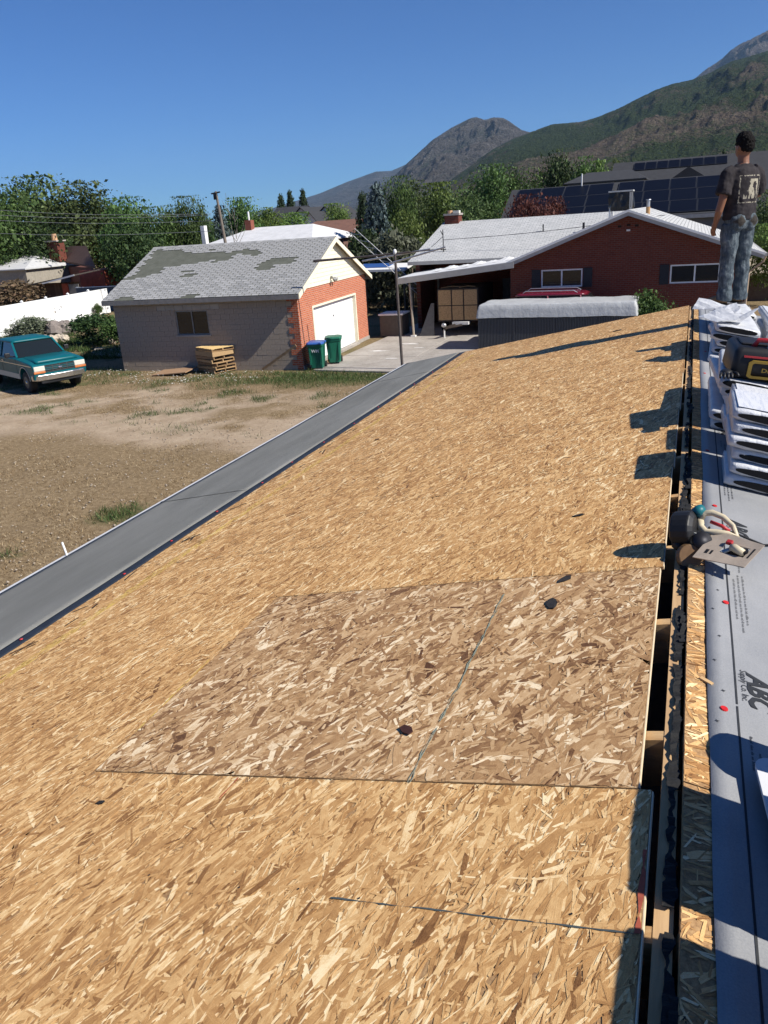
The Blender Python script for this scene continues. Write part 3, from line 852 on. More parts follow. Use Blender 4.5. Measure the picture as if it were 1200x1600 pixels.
gar = thing('garage', 'grey concrete block garage with red brick front and patched grey shingles', 'garage', (-13.64, 26.8, 0), R(3.0))
GW, GD, GE = 8.1, 7.85, 2.886          # length, depth, wall height
GRX0, GRX1 = -GW - 0.25, 0.22
M_BLOCK = plain('cinder_block', (0.34, 0.28, 0.22), 0.95, 0.16, 2.2, bump=0.6, bscale=70, bdist=0.006)
M_BLOCKL = plain('pale_block', (0.36, 0.33, 0.29), 0.95, 0.14, 3, bump=0.6, bscale=70, bdist=0.006)
M_MORT = plain('mortar', (0.32, 0.265, 0.21), 0.95, 0.12, 6)
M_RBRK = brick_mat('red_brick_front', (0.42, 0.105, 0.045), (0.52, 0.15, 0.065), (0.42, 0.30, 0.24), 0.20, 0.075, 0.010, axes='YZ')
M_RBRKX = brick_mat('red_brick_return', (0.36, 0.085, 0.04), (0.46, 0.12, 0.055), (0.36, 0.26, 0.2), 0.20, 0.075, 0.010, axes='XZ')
# mortar core of the near wall, then every block in it
W0, W1, WZ0, WZ1 = -5.30, -3.85, 1.38, 2.33          # window opening
core = MB()
core.box(-GW + .05, W0, 0.02, 0.18, -0.1, GE); core.box(W1, -0.24, 0.02, 0.18, -0.1, GE); core.box(W0, W1, 0.02, 0.18, -0.1, WZ0); core.box(W0, W1, 0.02, 0.18, WZ1, GE)
wall = core.build('block_wall', M_MORT, gar)
blk = MB().box(0.006, 0.394, 0.0, 0.10, 0.005, 0.195)
bme = None
courses = 14
def put_block(x0, x1, z0, z1, m=M_BLOCK):
    b = MB().box(x0 + .004, x1 - .004, rnd.uniform(-0.003, 0.003), 0.1, z0 + .004, z1 - .004)
    return b.build('block', m, wall, bevel=0.006, seg=1)


full = MB().box(0.004, 0.396, 0.0, 0.10, 0.004, 0.196).mesh('block', M_BLOCK)
for r_ in range(courses + 1):
    z0 = r_ * 0.2 - 0.05; z1 = min(z0 + 0.2, GE)
    x = -GW + (0.0 if r_ % 2 == 0 else -0.2)
    while x < -0.25:
        a = max(x, -GW); b = min(x + 0.4, -0.24)
        if b - a > 0.08:
            if z1 > WZ0 + .02 and z0 < WZ1 - .02:
                segs = []
                if a < W0: segs.append((a, min(b, W0)))
                if b > W1: segs.append((max(a, W1), b))
            else: segs = [(a, b)]
            lint = r_ == 12 and -6.2 < a < -3.3
            for (p_, q_) in segs:
                if q_ - p_ < 0.05: continue
                if abs(q_ - p_ - 0.4) < 0.01 and z1 - z0 > 0.19 and not lint:
                    o = link('block', full, wall); o.location = (p_, rnd.uniform(-0.003, 0.003), z0)
                else: put_block(p_, q_, z0, z1, M_BLOCKL if lint else M_BLOCK)
        x += 0.4
# brick return with toothed quoins at the corner
for r_ in range(15):
    wq = 0.44 if r_ % 2 else 0.24
    z0 = r_ * 0.2 - 0.05; z1 = min(z0 + 0.2, GE + 0.02)
    q = MB().box(-wq, 0.0, -0.014 - 0.003 * (r_ % 2), 0.15, z0, z1).build('brick_quoin', M_RBRKX, gar)
# window
M_FRAME = plain('grey_window_frame', (0.22, 0.215, 0.20), 0.6)
win = MB()
win.box(W0, W1, 0.03, 0.10, WZ0, WZ0 + 0.05); win.box(W0, W1, 0.03, 0.10, WZ1 - 0.05, WZ1); win.box(W0, W0 + 0.05, 0.03, 0.10, WZ0 + .05, WZ1 - .05); win.box(W1 - 0.05, W1, 0.03, 0.10, WZ0 + .05, WZ1 - .05)
wino = win.build('window', M_FRAME, gar)
wm = (W0 + W1) / 2
MB().box(wm - 0.02, wm + 0.02, 0.025, 0.09, WZ0 + .05, WZ1 - .05).build('mullion', M_FRAME, wino)
MB().box(W0 + .05, wm - .02, 0.06, 0.07, WZ0 + .05, WZ1 - .05).build('pane', glass_dark(), wino); MB().box(wm + .02, W1 - .05, 0.06, 0.07, WZ0 + .05, WZ1 - .05).build('pane', glass_dark(), wino)
MB().box(W0 - 0.06, W1 + 0.06, -0.05, 0.05, WZ0 - 0.06, WZ0 - 0.001).build('sill', M_BLOCKL, wino)
# other walls
MB().box(-GW, -GW + 0.2, 0.19, GD - 0.2, -0.1, GE).build('back_wall', M_BLOCK, gar)
MB().box(-GW, 0, GD - 0.19, GD, -0.1, GE).build('far_wall', M_BLOCK, gar)
D0, D1, DZ = 1.40, 6.28, 2.13       # door opening
fr = MB(); fr.box(-0.15, 0.006, 0.005, D0, -0.1, GE); fr.box(-0.15, 0.006, D1, GD - 0.0, -0.1, GE); fr.box(-0.15, 0.006, D0, D1, DZ, GE)
fr.build('brick_front', M_RBRK, gar)
MB().box(-0.16, 0.05, 0.0, D0 - 0.01, -0.1, 0.12).build('plinth', M_CONC, gar); MB().box(-0.16, 0.05, D1 + .01, GD, -0.1, 0.12).build('plinth', M_CONC, gar)
MB().box(-0.1, 0.12, D0, D1, -0.1, 0.06).build('door_sill', M_CONC, gar)
M_CREAM = plain('cream_paint', (0.78, 0.72, 0.55), 0.55, 0.08, 4)
M_DOORW = plain('white_door_paint', (0.80, 0.80, 0.78), 0.5, 0.05, 3)
door = MB().box(-0.16, -0.12, D0, D1, 0.06, DZ).build('garage_door', M_DOORW, gar)
nsl = 16
for i in range(nsl):
    z0 = 0.07 + i * (DZ - 0.07) / nsl; z1 = 0.07 + (i + 1) * (DZ - 0.07) / nsl
    MB().box(-0.119, -0.105, D0 + 0.005, D1 - 0.005, z0 + 0.004, z1 - 0.004).build('door_slat', M_DOORW, door, bevel=0.004, seg=1)
MB().tube([(-0.105, 3.8, 1.55), (-0.08, 3.8, 1.55)], 0.03, 8).build('door_handle', M_DARKM, door)
for a, b in ((D0 - 0.10, D0), (D1, D1 + 0.10)): MB().box(0.007, 0.03, a, b, 0.06, DZ + 0.08).build('door_trim', M_CREAM, gar)
MB().box(0.007, 0.03, D0, D1, DZ, DZ + 0.08).build('door_trim', M_CREAM, gar)
MB().box(-0.10, 0.005, D1 - 0.012, D1 - 0.002, 0.06, DZ).build('door_stop', M_CREAM, gar)
# gable: lap boards cut to the triangle
GSL = 0.427; RIDGE_Z = GE + GSL * (GD / 2 + 0.02) + 0.02
zb = GE + 0.02; k = 0
while zb < RIDGE_Z - 0.08:
    zt = min(zb + 0.155, RIDGE_Z - 0.04)
    h0 = max(0.02, (RIDGE_Z - zb) / GSL); h1 = max(0.01, (RIDGE_Z - zt) / GSL); c = GD / 2
    MB().prism([(0.012, c - h0, zb), (0.012, c + h0, zb), (-0.004, c + h1, zt), (-0.004, c - h1, zt)], (-0.03, 0, 0)).build('lap_board', M_CREAM, gar)
    zb += 0.153; k += 1
MB().prism([(-GW + .05, 0.02, GE), (-GW + .05, GD - .02, GE), (-GW + .05, GD / 2, RIDGE_Z - 0.05)], (0.1, 0, 0)).build('gable_wall', M_CREAM, gar)
# roof decks
OV = 0.34


def gz(y): return RIDGE_Z + 0.06 - GSL * abs(y - GD / 2)


t = NT('exposed_old_shingle'); p = t.coord(); a = t.noise(p, 3, 5, 0.6); b = t.noise(p, 60, 3, 0.6)
t.color(t.ramp(t.math('ADD', t.math('MULTIPLY', a, 0.5), t.math('MULTIPLY', b, 0.5)), [(0.3, (0.07, 0.075, 0.06)), (0.7, (0.15, 0.155, 0.13))])); t.rough(0.95); t.spec(0.1); t.bump(b, 0.4, 0.006)
M_OLDSH = t.m
for s_ in (-1, 1):
    ye = GD / 2 + s_ * (GD / 2 + OV)
    ps = [(GRX0, GD / 2, gz(GD / 2)), (GRX1, GD / 2, gz(GD / 2)), (GRX1, ye, gz(ye)), (GRX0, ye, gz(ye))]
    MB().prism(ps, (0, 0, -0.05)).build('roof_deck', M_OLDSH, gar)
    MB().beam((GRX0, ye - s_ * 0.0 + s_ * 0.012, gz(ye) - 0.10), (GRX1, ye + s_ * 0.012, gz(ye) - 0.10), 0.024, 0.17).build('fascia', plain('weathered_fascia', (0.20, 0.19, 0.18), 0.7), gar)
    # rake boards and soffit of the front gable
    y_a = GD / 2; y_b = ye
    MB().prism([(GRX1 + .001, y_a, gz(y_a) - 0.005), (GRX1 + .001, y_b, gz(y_b) - 0.005), (GRX1 + .001, y_b, gz(y_b) - 0.19), (GRX1 + .001, y_a, gz(y_a) - 0.19)], (0.028, 0, 0)).build('rake_board', M_CREAM, gar)
    MB().prism([(0.02, y_a, gz(y_a) - 0.055), (0.02, y_b, gz(y_b) - 0.055), (GRX1, y_b, gz(y_b) - 0.055), (GRX1, y_a, gz(y_a) - 0.055)], (0, 0, -0.012)).build('soffit', plain('bare_soffit', (0.21, 0.16, 0.105), 0.8), gar)
# shingle tabs of the near slope; patches are missing
M_TAB = [plain('grey_shingle_%s' % k, c, 0.95, 0.14, 9, bump=0.5, bscale=160) for k, c in (('pale', (0.30, 0.30, 0.295)), ('mid', (0.26, 0.262, 0.26)), ('light', (0.34, 0.34, 0.335)))]


def in_patch(u, v):
    """u 0..1 along the ridge from the far end, v 0..1 from the eave up"""
    n = 0.03 * math.sin(u * 37) + 0.03 * math.sin(v * 23 + u * 11) + rnd.uniform(-.045, .045)
    if 0.04 < u + n * .3 < 0.64 and v < 0.93:
        lo = 0.36 if u < 0.12 else (0.44 if u < 0.19 else (0.55 if u < 0.27 else (0.62 if u < 0.37 else (0.63 if u < 0.52 else 0.74))))
        hi = 0.92 if u < 0.20 else (0.84 if u < 0.42 else 0.82)
        if lo + n * .5 < v < hi + n * .5: return True
    if 0.70 < u < 0.87 and (0.42 if u < 0.79 else 0.50) < v < (0.56 if u < 0.74 else 0.62): return True
    if 0.29 < u < 0.385 and (0.43 < v < 0.47): return True
    if 0.33 < u < 0.40 and (0.36 < v < 0.40): return True
    if 0.44 < u < 0.51 and v < 0.055: return True
    if 0.075 < u < 0.17 and v < 0.032: return True
    if u < 0.075 and 0.35 < v < 0.385: return True
    return False


SLn = math.hypot(1, GSL); run = GD / 2 + OV; LEN = run * SLn; EXPO = 0.143; TW = 0.302
ncr = int(LEN / EXPO); parts = 0; rest = []
tabme = {}
ang = math.atan(GSL)
tab0 = MB().prism([(0.018, 0, 0.010), (TW - 0.018, 0, 0.010), (TW - 0.018, 0.155, 0.001), (0.018, 0.155, 0.001)], (0, 0, 0.008))
tm = [tab0.mesh('shingle_tab', m_) for m_ in M_TAB]
for r_ in range(ncr):
    s0 = r_ * EXPO - 0.02
    x = GRX0 - (TW * 0.5 if r_ % 2 else 0)
    while x < GRX1 - 0.02:
        u = (x + TW / 2 - GRX0) / (GRX1 - GRX0); v = s0 / LEN
        if not in_patch(u, v):
            yy = -OV + s0 / SLn; zz = gz(yy) + 0.0015
            xa = max(x, GRX0 - 0.015); w_ = min(x + TW, GRX1 + 0.012) - xa
            if parts < 300 and w_ > TW * 0.98:
                o = link('shingle_tab', rnd.choice(tm), gar); o.location = (x, yy, zz + rnd.uniform(0, 0.003)); o.rotation_euler = (ang, 0, rnd.uniform(-0.008, 0.008)); parts += 1
            elif w_ > 0.04: rest.append((xa, yy, zz, w_))
        x += TW
jm = MB(); ca, sa = math.cos(ang), math.sin(ang)
for (x, yy, zz, w_) in rest:
    vs = []
    lf = rnd.uniform(0, 0.004)
    for lz in (0.0, 0.008):
        for (lx, ly, bz) in ((0.018, 0, 0.010), (w_ - 0.018, 0, 0.010), (w_ - 0.018, 0.155, 0.001), (0.018, 0.155, 0.001)):
            z_ = bz + lz + lf; vs.append((x + lx, yy + ly * ca - z_ * sa, zz + ly * sa + z_ * ca))
    jm.add(vs, [(3, 2, 1, 0), (4, 5, 6, 7), (0, 1, 5, 4), (1, 2, 6, 5), (2, 3, 7, 6), (3, 0, 4, 7)])
o = jm.build('shingle_tabs', M_TAB[0], gar); o['kind'] = 'stuff'
cap = MB()
nc = 34
for i in range(nc):
    x0 = GRX0 + (GRX1 - GRX0) * i / nc; x1 = GRX0 + (GRX1 - GRX0) * (i + 1) / nc + 0.02; zt = gz(GD / 2) + 0.028 + 0.004 * (i % 2)
    MB().add([(x0, GD / 2 - 0.13, zt - 0.064), (x1, GD / 2 - 0.13, zt - 0.064), (x1, GD / 2, zt), (x0, GD / 2, zt), (x0, GD / 2 + 0.13, zt - 0.064), (x1, GD / 2 + 0.13, zt - 0.064)], [(0, 1, 2, 3), (3, 2, 5, 4)]).build('ridge_cap', M_TAB[i % 3], gar)
# flood lamp on the gable
fl = thing('flood_lamp', 'small twin flood lamp on the cream gable of the block garage', 'lamp', (0, 0, 0))
base = gar.matrix_basis.copy()
lp = Matrix.Translation((-13.64, 26.8, 0)) @ Matrix.Rotation(R(3.0), 4, 'Z') @ Vector((0.03, 3.55, GE + 0.22)); fl.location = lp
m_ = MB(); m_.tube([(0, 0, 0), (0.05, 0, 0)], 0.06, 10); m_.build('base', MATS['grey_window_frame'], fl)
for s_ in (-1, 1):
    m_ = MB(); m_.tube([(0.05, 0, 0), (0.12, s_ * 0.06, -0.02)], 0.012, 6); m_.tube([(0.10, s_ * 0.05, -0.01), (0.16, s_ * 0.09, -0.06), (0.22, s_ * 0.13, -0.10)], [0.035, 0.06, 0.075], 10); m_.build('lamp_head', plain('lamp_grey', (0.3, 0.3, 0.29), 0.4), fl, True)

# wheelie bins -------------------------------------------------------------
def wheelie_bin(loc, rz, lab, lid_m, body_m, letters):
    b = thing('wheelie_bin', lab, 'bin', loc, rz, None)
    m_ = MB(); rings = [(0.05, 0.20, 0.25), (0.06, 0.235, 0.275), (0.86, 0.285, 0.345), (0.88, 0.31, 0.37), (0.94, 0.315, 0.375), (0.95, 0.30, 0.36)]
    vs = []; fs = []
    for z, hx, hy in rings:
        r_ = 0.06; pts = []
        for cx, cy, a0 in ((hx - r_, hy - r_, 0), (-hx + r_, hy - r_, 90), (-hx + r_, -hy + r_, 180), (hx - r_, -hy + r_, 270)):
            for k in range(4):
                a = R(a0 + 30 * k); pts.append((cx + r_ * math.cos(a), cy + r_ * math.sin(a), z))
        vs += pts
    n = 16
    for i in range(len(rings) - 1):
        for k in range(n): fs.append((i * n + k, i * n + (k + 1) % n, (i + 1) * n + (k + 1) % n, (i + 1) * n + k))
    fs.append(tuple(range(n - 1, -1, -1))); fs.append(tuple((len(rings) - 1) * n + k for k in range(n)))
    m_.add(vs, fs); m_.build('body', body_m, b)
    m_ = MB(); vs = []; fs = []
    for z, s_, dz in ((0.952, 1.04, 0), (0.985, 1.05, 0), (1.02, 0.97, 0.0), (1.04, 0.75, 0.0), (1.045, 0.3, 0)):
        for k in range(n):
            p_ = Vector(((0.32 * s_) * (1 if math.cos(R(360 / n * k + 11)) > 0 else -1) * min(1, abs(math.cos(R(360 / n * k + 11))) * 1.35), (0.38 * s_) * (1 if math.sin(R(360 / n * k + 11)) > 0 else -1) * min(1, abs(math.sin(R(360 / n * k + 11))) * 1.35), z)); vs.append(p_)
    for i in range(4):
        for k in range(n): fs.append((i * n + k, i * n + (k + 1) % n, (i + 1) * n + (k + 1) % n, (i + 1) * n + k))
    fs.append(tuple(range(n - 1, -1, -1))); fs.append(tuple(4 * n + k for k in range(n)))
    m_.add(vs, fs); m_.build('lid', lid_m, b)
    MB().tube([(-0.27, 0.42, 0.93), (0.27, 0.42, 0.93)], 0.018, 8).build('handle', body_m, b)
    for s_ in (-1, 1):
        MB().box(s_ * 0.2 - 0.03, s_ * 0.2 + 0.03, -0.352, -0.30, 0.2, 0.82).build('rib', body_m, b)
        m_ = MB(); m_.tube([(s_ * 0.22, 0.27, 0.12), (s_ * 0.29, 0.27, 0.12)], 0.12, 14); m_.build('wheel', plain('black_rubber', (0.015, 0.015, 0.015), 0.8), b)
    if letters:
        me = text_mesh(letters, 0.16, 0, 0.004)
        for v_ in me.vertices: v_.co = Vector((v_.co.x - 0.14, -0.362 - 0.0, v_.co.y + 0.66))
        me.materials.append(plain('white_letters', (0.6, 0.62, 0.6), 0.6)); link('lettering', me, b)
    return b


M_BING = plain('bin_green', (0.010, 0.125, 0.075), 0.45, 0.12, 5); M_BLUE = plain('bin_blue_lid', (0.035, 0.11, 0.36), 0.4, 0.08, 5)
q = g(497, 572, 0.0); wheelie_bin((-13.12, 27.0, 0.0), R(14), 'green wheelie bin with blue lid at the corner of the block garage', M_BLUE, M_BING, 'WM')
wheelie_bin((-12.85, 28.0, 0.04), R(22), 'all-green wheelie bin standing before the white garage door', M_BING, M_BING, None)

# pallets ------------------------------------------------------------------
M_PAL = [wood('pallet_old_%d' % k, c, d, 1.0, 'X') for k, (c, d) in enumerate((((0.20, 0.12, 0.06), (0.36, 0.24, 0.13)), ((0.28, 0.17, 0.08), (0.46, 0.31, 0.16)), ((0.52, 0.34, 0.13), (0.72, 0.52, 0.24))))]


def pallet(loc, rz, lab, m1, m2, tilt=0.0):
    p_ = thing('pallet', lab, 'pallet', loc, rz, 'pallets stacked by the block garage'); p_.rotation_euler = (tilt, 0, rz)
    for j in range(3): MB().box(-0.6, 0.6, -0.5 + j * 0.48, -0.5 + j * 0.48 + 0.04, 0.016, 0.105).build('stringer', m1, p_)
    for i in range(8):
        x = -0.6 + i * (1.2 - 0.095) / 7 + rnd.uniform(-0.012, 0.012); MB().box(x, x + 0.095, -0.51 + rnd.uniform(-.01, .01), 0.51 + rnd.uniform(-.01, .01), 0.106, 0.123).build('slat', m2, p_)
    for i in range(3):
        x = -0.6 + i * 0.55; MB().box(x, x + 0.1, -0.5, 0.5, -0.002, 0.015).build('slat', m1, p_)
    return p_


qb = g(330, 583, 0.0)
z = 0.015
names = ['lowest pallet of the stack by the block garage', 'second pallet from the ground in the stack by the block garage', 'third pallet from the ground in the stack by the block garage', 'fourth pallet from the ground in the stack by the block garage', 'fifth pallet from the ground in the stack, just under the solid side board', 'yellowish top pallet of the stack by the block garage']
for k in range(6):
    if k == 5:
        sb = MB(); sb.box(-0.6, 0.6, -0.52, 0.52, 0, 0.18); cr = sb.build('wooden_tray', M_PAL[1]); cr.location = (qb.x - 0.02, qb.y + 0.5, z + 0.004); cr.rotation_euler = (0, 0, R(-24))
        tag(cr, 'shallow plank-sided wooden tray under the yellowish top pallet', 'tray'); z += 0.19
    pallet((qb.x + rnd.uniform(-0.06, 0.06), qb.y + 0.5 + rnd.uniform(-0.05, 0.05), z), R(-24 + rnd.uniform(-5, 5)), names[k], M_PAL[min(1, k % 2)], M_PAL[2] if k == 5 else M_PAL[k % 2]); z += 0.127
pl = MB(); pl.box(-0.75, 0.75, -0.45, 0.45, 0.0, 0.035); o = pl.build('plywood_sheet', wood('brown_plank', (0.25, 0.15, 0.085), (0.40, 0.26, 0.16), 1, 'X')); q = g(268, 583, 0.1); o.location = (q.x - 0.1, q.y + 0.35, 0.09); o.rotation_euler = (R(3), R(-4), R(4))
tag(o, 'flat brown plywood sheet lying left of the pallet stack', 'plywood')
pl = MB(); pl.beam((-15.35, 26.62, 0.02), (-13.75, 26.55, 0.95), 0.09, 0.025, (0, -1, 0)); tag(pl.build('leaning_plank', M_PAL[0]), 'thin plank leaning on the block wall beside the brick quoins', 'plank')
# ------------------------------------------------------------------ brick house with carport
M_BRK = brick_mat('brown_brick', (0.13, 0.032, 0.021), (0.17, 0.044, 0.028), (0.13, 0.075, 0.058), 0.21, 0.078, 0.012, axes='XZ')
M_BRKY = brick_mat('brown_brick_side', (0.13, 0.032, 0.021), (0.17, 0.044, 0.028), (0.13, 0.075, 0.058), 0.21, 0.078, 0.012, axes='YZ')


def shingle_mat(name, c1, c2, gap, axes, bw=0.33, bh=0.14):
    return brick_mat(name, c1, c2, gap, bw, bh, 0.014, axes=axes, bump=0.6)


M_WSH = shingle_mat('white_shingle', (0.43, 0.435, 0.43), (0.52, 0.52, 0.51), (0.24, 0.245, 0.245), 'XY')
M_WSHY = shingle_mat('white_shingle_wing', (0.43, 0.435, 0.43), (0.52, 0.52, 0.51), (0.24, 0.245, 0.245), 'YX')
M_GTRIM = plain('grey_trim', (0.36, 0.35, 0.33), 0.6, 0.1, 5); M_WTRIM = plain('white_trim', (0.72, 0.72, 0.70), 0.55, 0.08, 5)
bh = thing('brick_house', 'red-brown brick house with white shingle roof and open carport', 'house', (-2.5, 35.0, 0))
# local: wing x -4.85..4.5, y 0..; ridge at x = 0
WL, WR_, RZH, WS = -4.85, 4.55, 4.92, 0.365


def wz(x): return RZH - WS * abs(x)


# front brick wall with two window openings
wins = [(-3.52, -1.78, 2.00, 2.74), (1.70, 3.58, 2.00, 2.74)]
m_ = MB()
xs = [WL, wins[0][0], wins[0][1], wins[1][0], wins[1][1], WR_]
for i in range(5):
    if i in (1, 3):
        w_ = wins[0] if i == 1 else wins[1]
        m_.box(xs[i], xs[i + 1], 0, 0.22, -0.1, w_[2]); m_.prism([(xs[i], 0, w_[3]), (xs[i + 1], 0, w_[3]), (xs[i + 1], 0, wz(xs[i + 1]) - 0.05), (xs[i], 0, wz(xs[i]) - 0.05)], (0, 0.22, 0))
    elif i == 2: m_.prism([(xs[i], 0, -0.1), (xs[i + 1], 0, -0.1), (xs[i + 1], 0, wz(xs[i + 1]) - 0.05), (0, 0, RZH - 0.06), (xs[i], 0, wz(xs[i]) - 0.05)], (0, 0.22, 0))
    else: m_.prism([(xs[i], 0, -0.1), (xs[i + 1], 0, -0.1), (xs[i + 1], 0, wz(xs[i + 1]) - 0.05), (xs[i], 0, wz(xs[i]) - 0.05)], (0, 0.22, 0))
m_.build('brick_gable', M_BRK, bh)
m_ = MB(); m_.box(WL, WL + 0.2, 0.23, 12, -0.1, 3.0); m_.build('side_wall', M_BRKY, bh)
m_ = MB(); m_.box(WR_ - 0.2, WR_, 0.23, 12, -0.1, 3.1); m_.build('side_wall', M_BRKY, bh)
for (a, b, c, d) in wins:
    f_ = MB(); f_.box(a, b, 0.02, 0.12, c, c + .06); f_.box(a, b, .02, .12, d - .06, d); f_.box(a, a + .06, .02, .12, c + .06, d - .06); f_.box(b - .06, b, .02, .12, c + .06, d - .06); f_.box((a + b) / 2 - .03, (a + b) / 2 + .03, .015, .11, c + .06, d - .06)
    wo = f_.build('window', M_WTRIM, bh)
    MB().box(a + .06, (a + b) / 2 - .03, .07, .08, c + .06, d - .06).build('pane', glass_dark(), wo); MB().box((a + b) / 2 + .03, b - .06, .07, .08, c + .06, d - .06).build('pane', glass_dark(), wo)
    for s_, x in ((-1, a - .40), (1, b + .04)):
        if s_ == 1 and a > 0: continue
        sh = MB().box(x, x + .36, -0.035, -0.002, c - 0.02, d + 0.02).build('shutter', plain('black_shutter', (0.012, 0.014, 0.02), 0.5), bh)
        for k in range(9): MB().box(x + .04, x + .32, -0.045, -0.036, c + .03 + k * .08, c + .085 + k * .08).build('louvre', MATS['black_shutter'], sh)
# gable vents
for x in (-0.35, 0.0, 0.32): MB().box(x - .07, x + .07, -0.012, -0.002, 4.28 + (0.04 if x == 0 else 0), 4.36 + (0.04 if x == 0 else 0)).build('gable_vent', plain('dark_vent', (0.02, 0.012, 0.01), 0.9), bh)
MB().box(-0.07, 0.07, -0.05, -0.002, 4.12, 4.19).build('wall_lamp', M_WTRIM, bh)
# wing roof, ridge towards the mountains
OVF = -0.45
for s_, xe in ((-1, WL - 0.35), (1, WR_ + 0.55)):
    z_e = wz(xe)
    MB().prism([(0, OVF, RZH + .03), (xe, OVF, z_e + .03), (xe, 13, z_e + .03), (0, 13, RZH + .03)], (0, 0, -0.06)).build('roof_slope', M_WSHY, bh)
    MB().prism([(0, OVF - .03, RZH + .035), (xe, OVF - .03, z_e + .035), (xe, OVF - .03, z_e - .06), (0, OVF - .03, RZH - .06)], (0, 0.028, 0)).build('metal_edge', M_WTRIM, bh)
    MB().prism([(0, OVF + .0, RZH - .062), (xe, OVF + .0, z_e - .062), (xe, OVF + .0, z_e - .20), (0, OVF + .0, RZH - .20)], (0, 0.03, 0)).build('rake_board', M_GTRIM, bh)
MB().beam((WR_ + 0.6, OVF, wz(WR_ + .55) - .05), (WR_ + 0.6, 13, wz(WR_ + .55) - .05), 0.11, 0.11).build('gutter', M_GTRIM, bh)
MB().tube([(WR_ + 0.6, OVF + .15, wz(WR_ + .55) - .1), (WR_ + 0.55, OVF + .2, wz(WR_ + .55) - .3), (WR_ + 0.08, 0.0, 2.35), (WR_ + 0.06, 0.0, 0.1)], 0.045, 8).build('downpipe', plain('tan_downpipe', (0.40, 0.30, 0.21), 0.6), bh)
# main body behind, ridge along X
MR_Y, MR_Z, ME_Y, ME_Z = 7.2, 4.86, 1.9, 3.22
m_ = MB(); m_.prism([(-10.2, ME_Y, ME_Z), (0.2, ME_Y, ME_Z), (0.2, MR_Y, MR_Z), (-9.9, MR_Y, MR_Z)], (0, 0, -0.06)); m_.build('roof_slope', M_WSH, bh)
m_ = MB(); m_.prism([(-9.9, MR_Y, MR_Z), (0.2, MR_Y, MR_Z), (0.2, 12.5, ME_Z), (-10.2, 12.5, ME_Z)], (0, 0, -0.06)); m_.build('roof_slope', M_WSH, bh)
MB().prism([(-10.21, ME_Y - .02, ME_Z - .0), (WL, ME_Y - .02, ME_Z), (WL, ME_Y - .02, ME_Z - .16), (-10.21, ME_Y - .02, ME_Z - .16)], (0, 0.018, 0)).build('fascia', M_GTRIM, bh)
MB().prism([(-9.95, ME_Y + .4, -0.1), (-9.95, 12, -0.1), (-9.95, 12, 3.2), (-9.95, MR_Y, 4.75), (-9.95, ME_Y + .4, 3.2)], (0.2, 0, 0)).build('end_wall', M_BRKY, bh)
MB().box(-9.74, WL - .01, 4.6, 4.8, -0.1, 3.6).build('carport_back_wall', M_BRK, bh)
MB().box(-6.2, -5.4, 4.55, 4.595, 0.05, 2.1).build('side_door', plain('dull_door', (0.10, 0.10, 0.10), 0.6), bh)
# carport roof: low white membrane with lifted edges
CX0, CX1, CZ0, CZ1 = -9.95, WL - 0.1, 2.66, 3.14
def cz(x): return CZ0 + (CZ1 - CZ0) * (x - CX0) / (CX1 - CX0)
MB().prism([(CX0, -0.5, CZ0), (CX1, -0.5, CZ1), (CX1, 2.9, CZ1 + .06), (CX0, 2.9, CZ0 + .06)], (0, 0, -0.05)).build('carport_roof', plain('white_membrane', (0.66, 0.66, 0.65), 0.6, 0.1, 2, bump=0.4, bscale=3, bdist=0.05), bh)
MB().prism([(CX0, -0.53, CZ0 - .02), (CX1 + .35, -0.53, cz(CX1 + .35) - .02), (CX1 + .35, -0.53, cz(CX1 + .35) - .27), (CX0, -0.53, CZ0 - .27)], (0, 0.028, 0)).build('carport_beam', M_GTRIM, bh)
MB().box(CX0, CX0 + .03, -0.5, 4.6, CZ0 - .27, CZ0 - .06).build('carport_beam', M_GTRIM, bh)
for i in range(7):                                    # rolled-back membrane sheets
    x = CX0 + 1.0 + i * 0.62; y_ = 0.6 + i * 0.12
    m_ = MB(); a = []; b = []
    for k in range(9):
        u = k / 8; zz = cz(x + u * 0.75) + 0.03 + 0.10 * math.sin(u * math.pi) * (0.5 + 0.5 * (i % 2)); a.append((x + u * 0.75, y_ - 0.35, cz(x + u * .75) + .012 + .05 * max(0, u - 0.5))); b.append((x + u * 0.75 + 0.12, y_ + 0.55, zz + 0.03 + 0.015 * (k % 2)))
    m_.add(a + b, [(k, k + 1, 10 + k, 9 + k) for k in range(8)]); m_.build('membrane_flap', MATS['white_membrane'], bh)
MB().tube([(-9.30, -0.35, 0.03), (-9.38, -0.35, CZ0 - .25)], 0.055, 8).build('carport_post', plain('post_paint', (0.33, 0.28, 0.22), 0.7), bh)
MB().box(-9.42, -9.2, -0.47, -0.22, 0.03, 0.10).build('post_foot', M_WTRIM, bh)
MB().tube([(-9.45, 4.3, 0.03), (-9.45, 4.3, CZ0 - .1)], 0.055, 8).build('carport_post', MATS['post_paint'], bh)
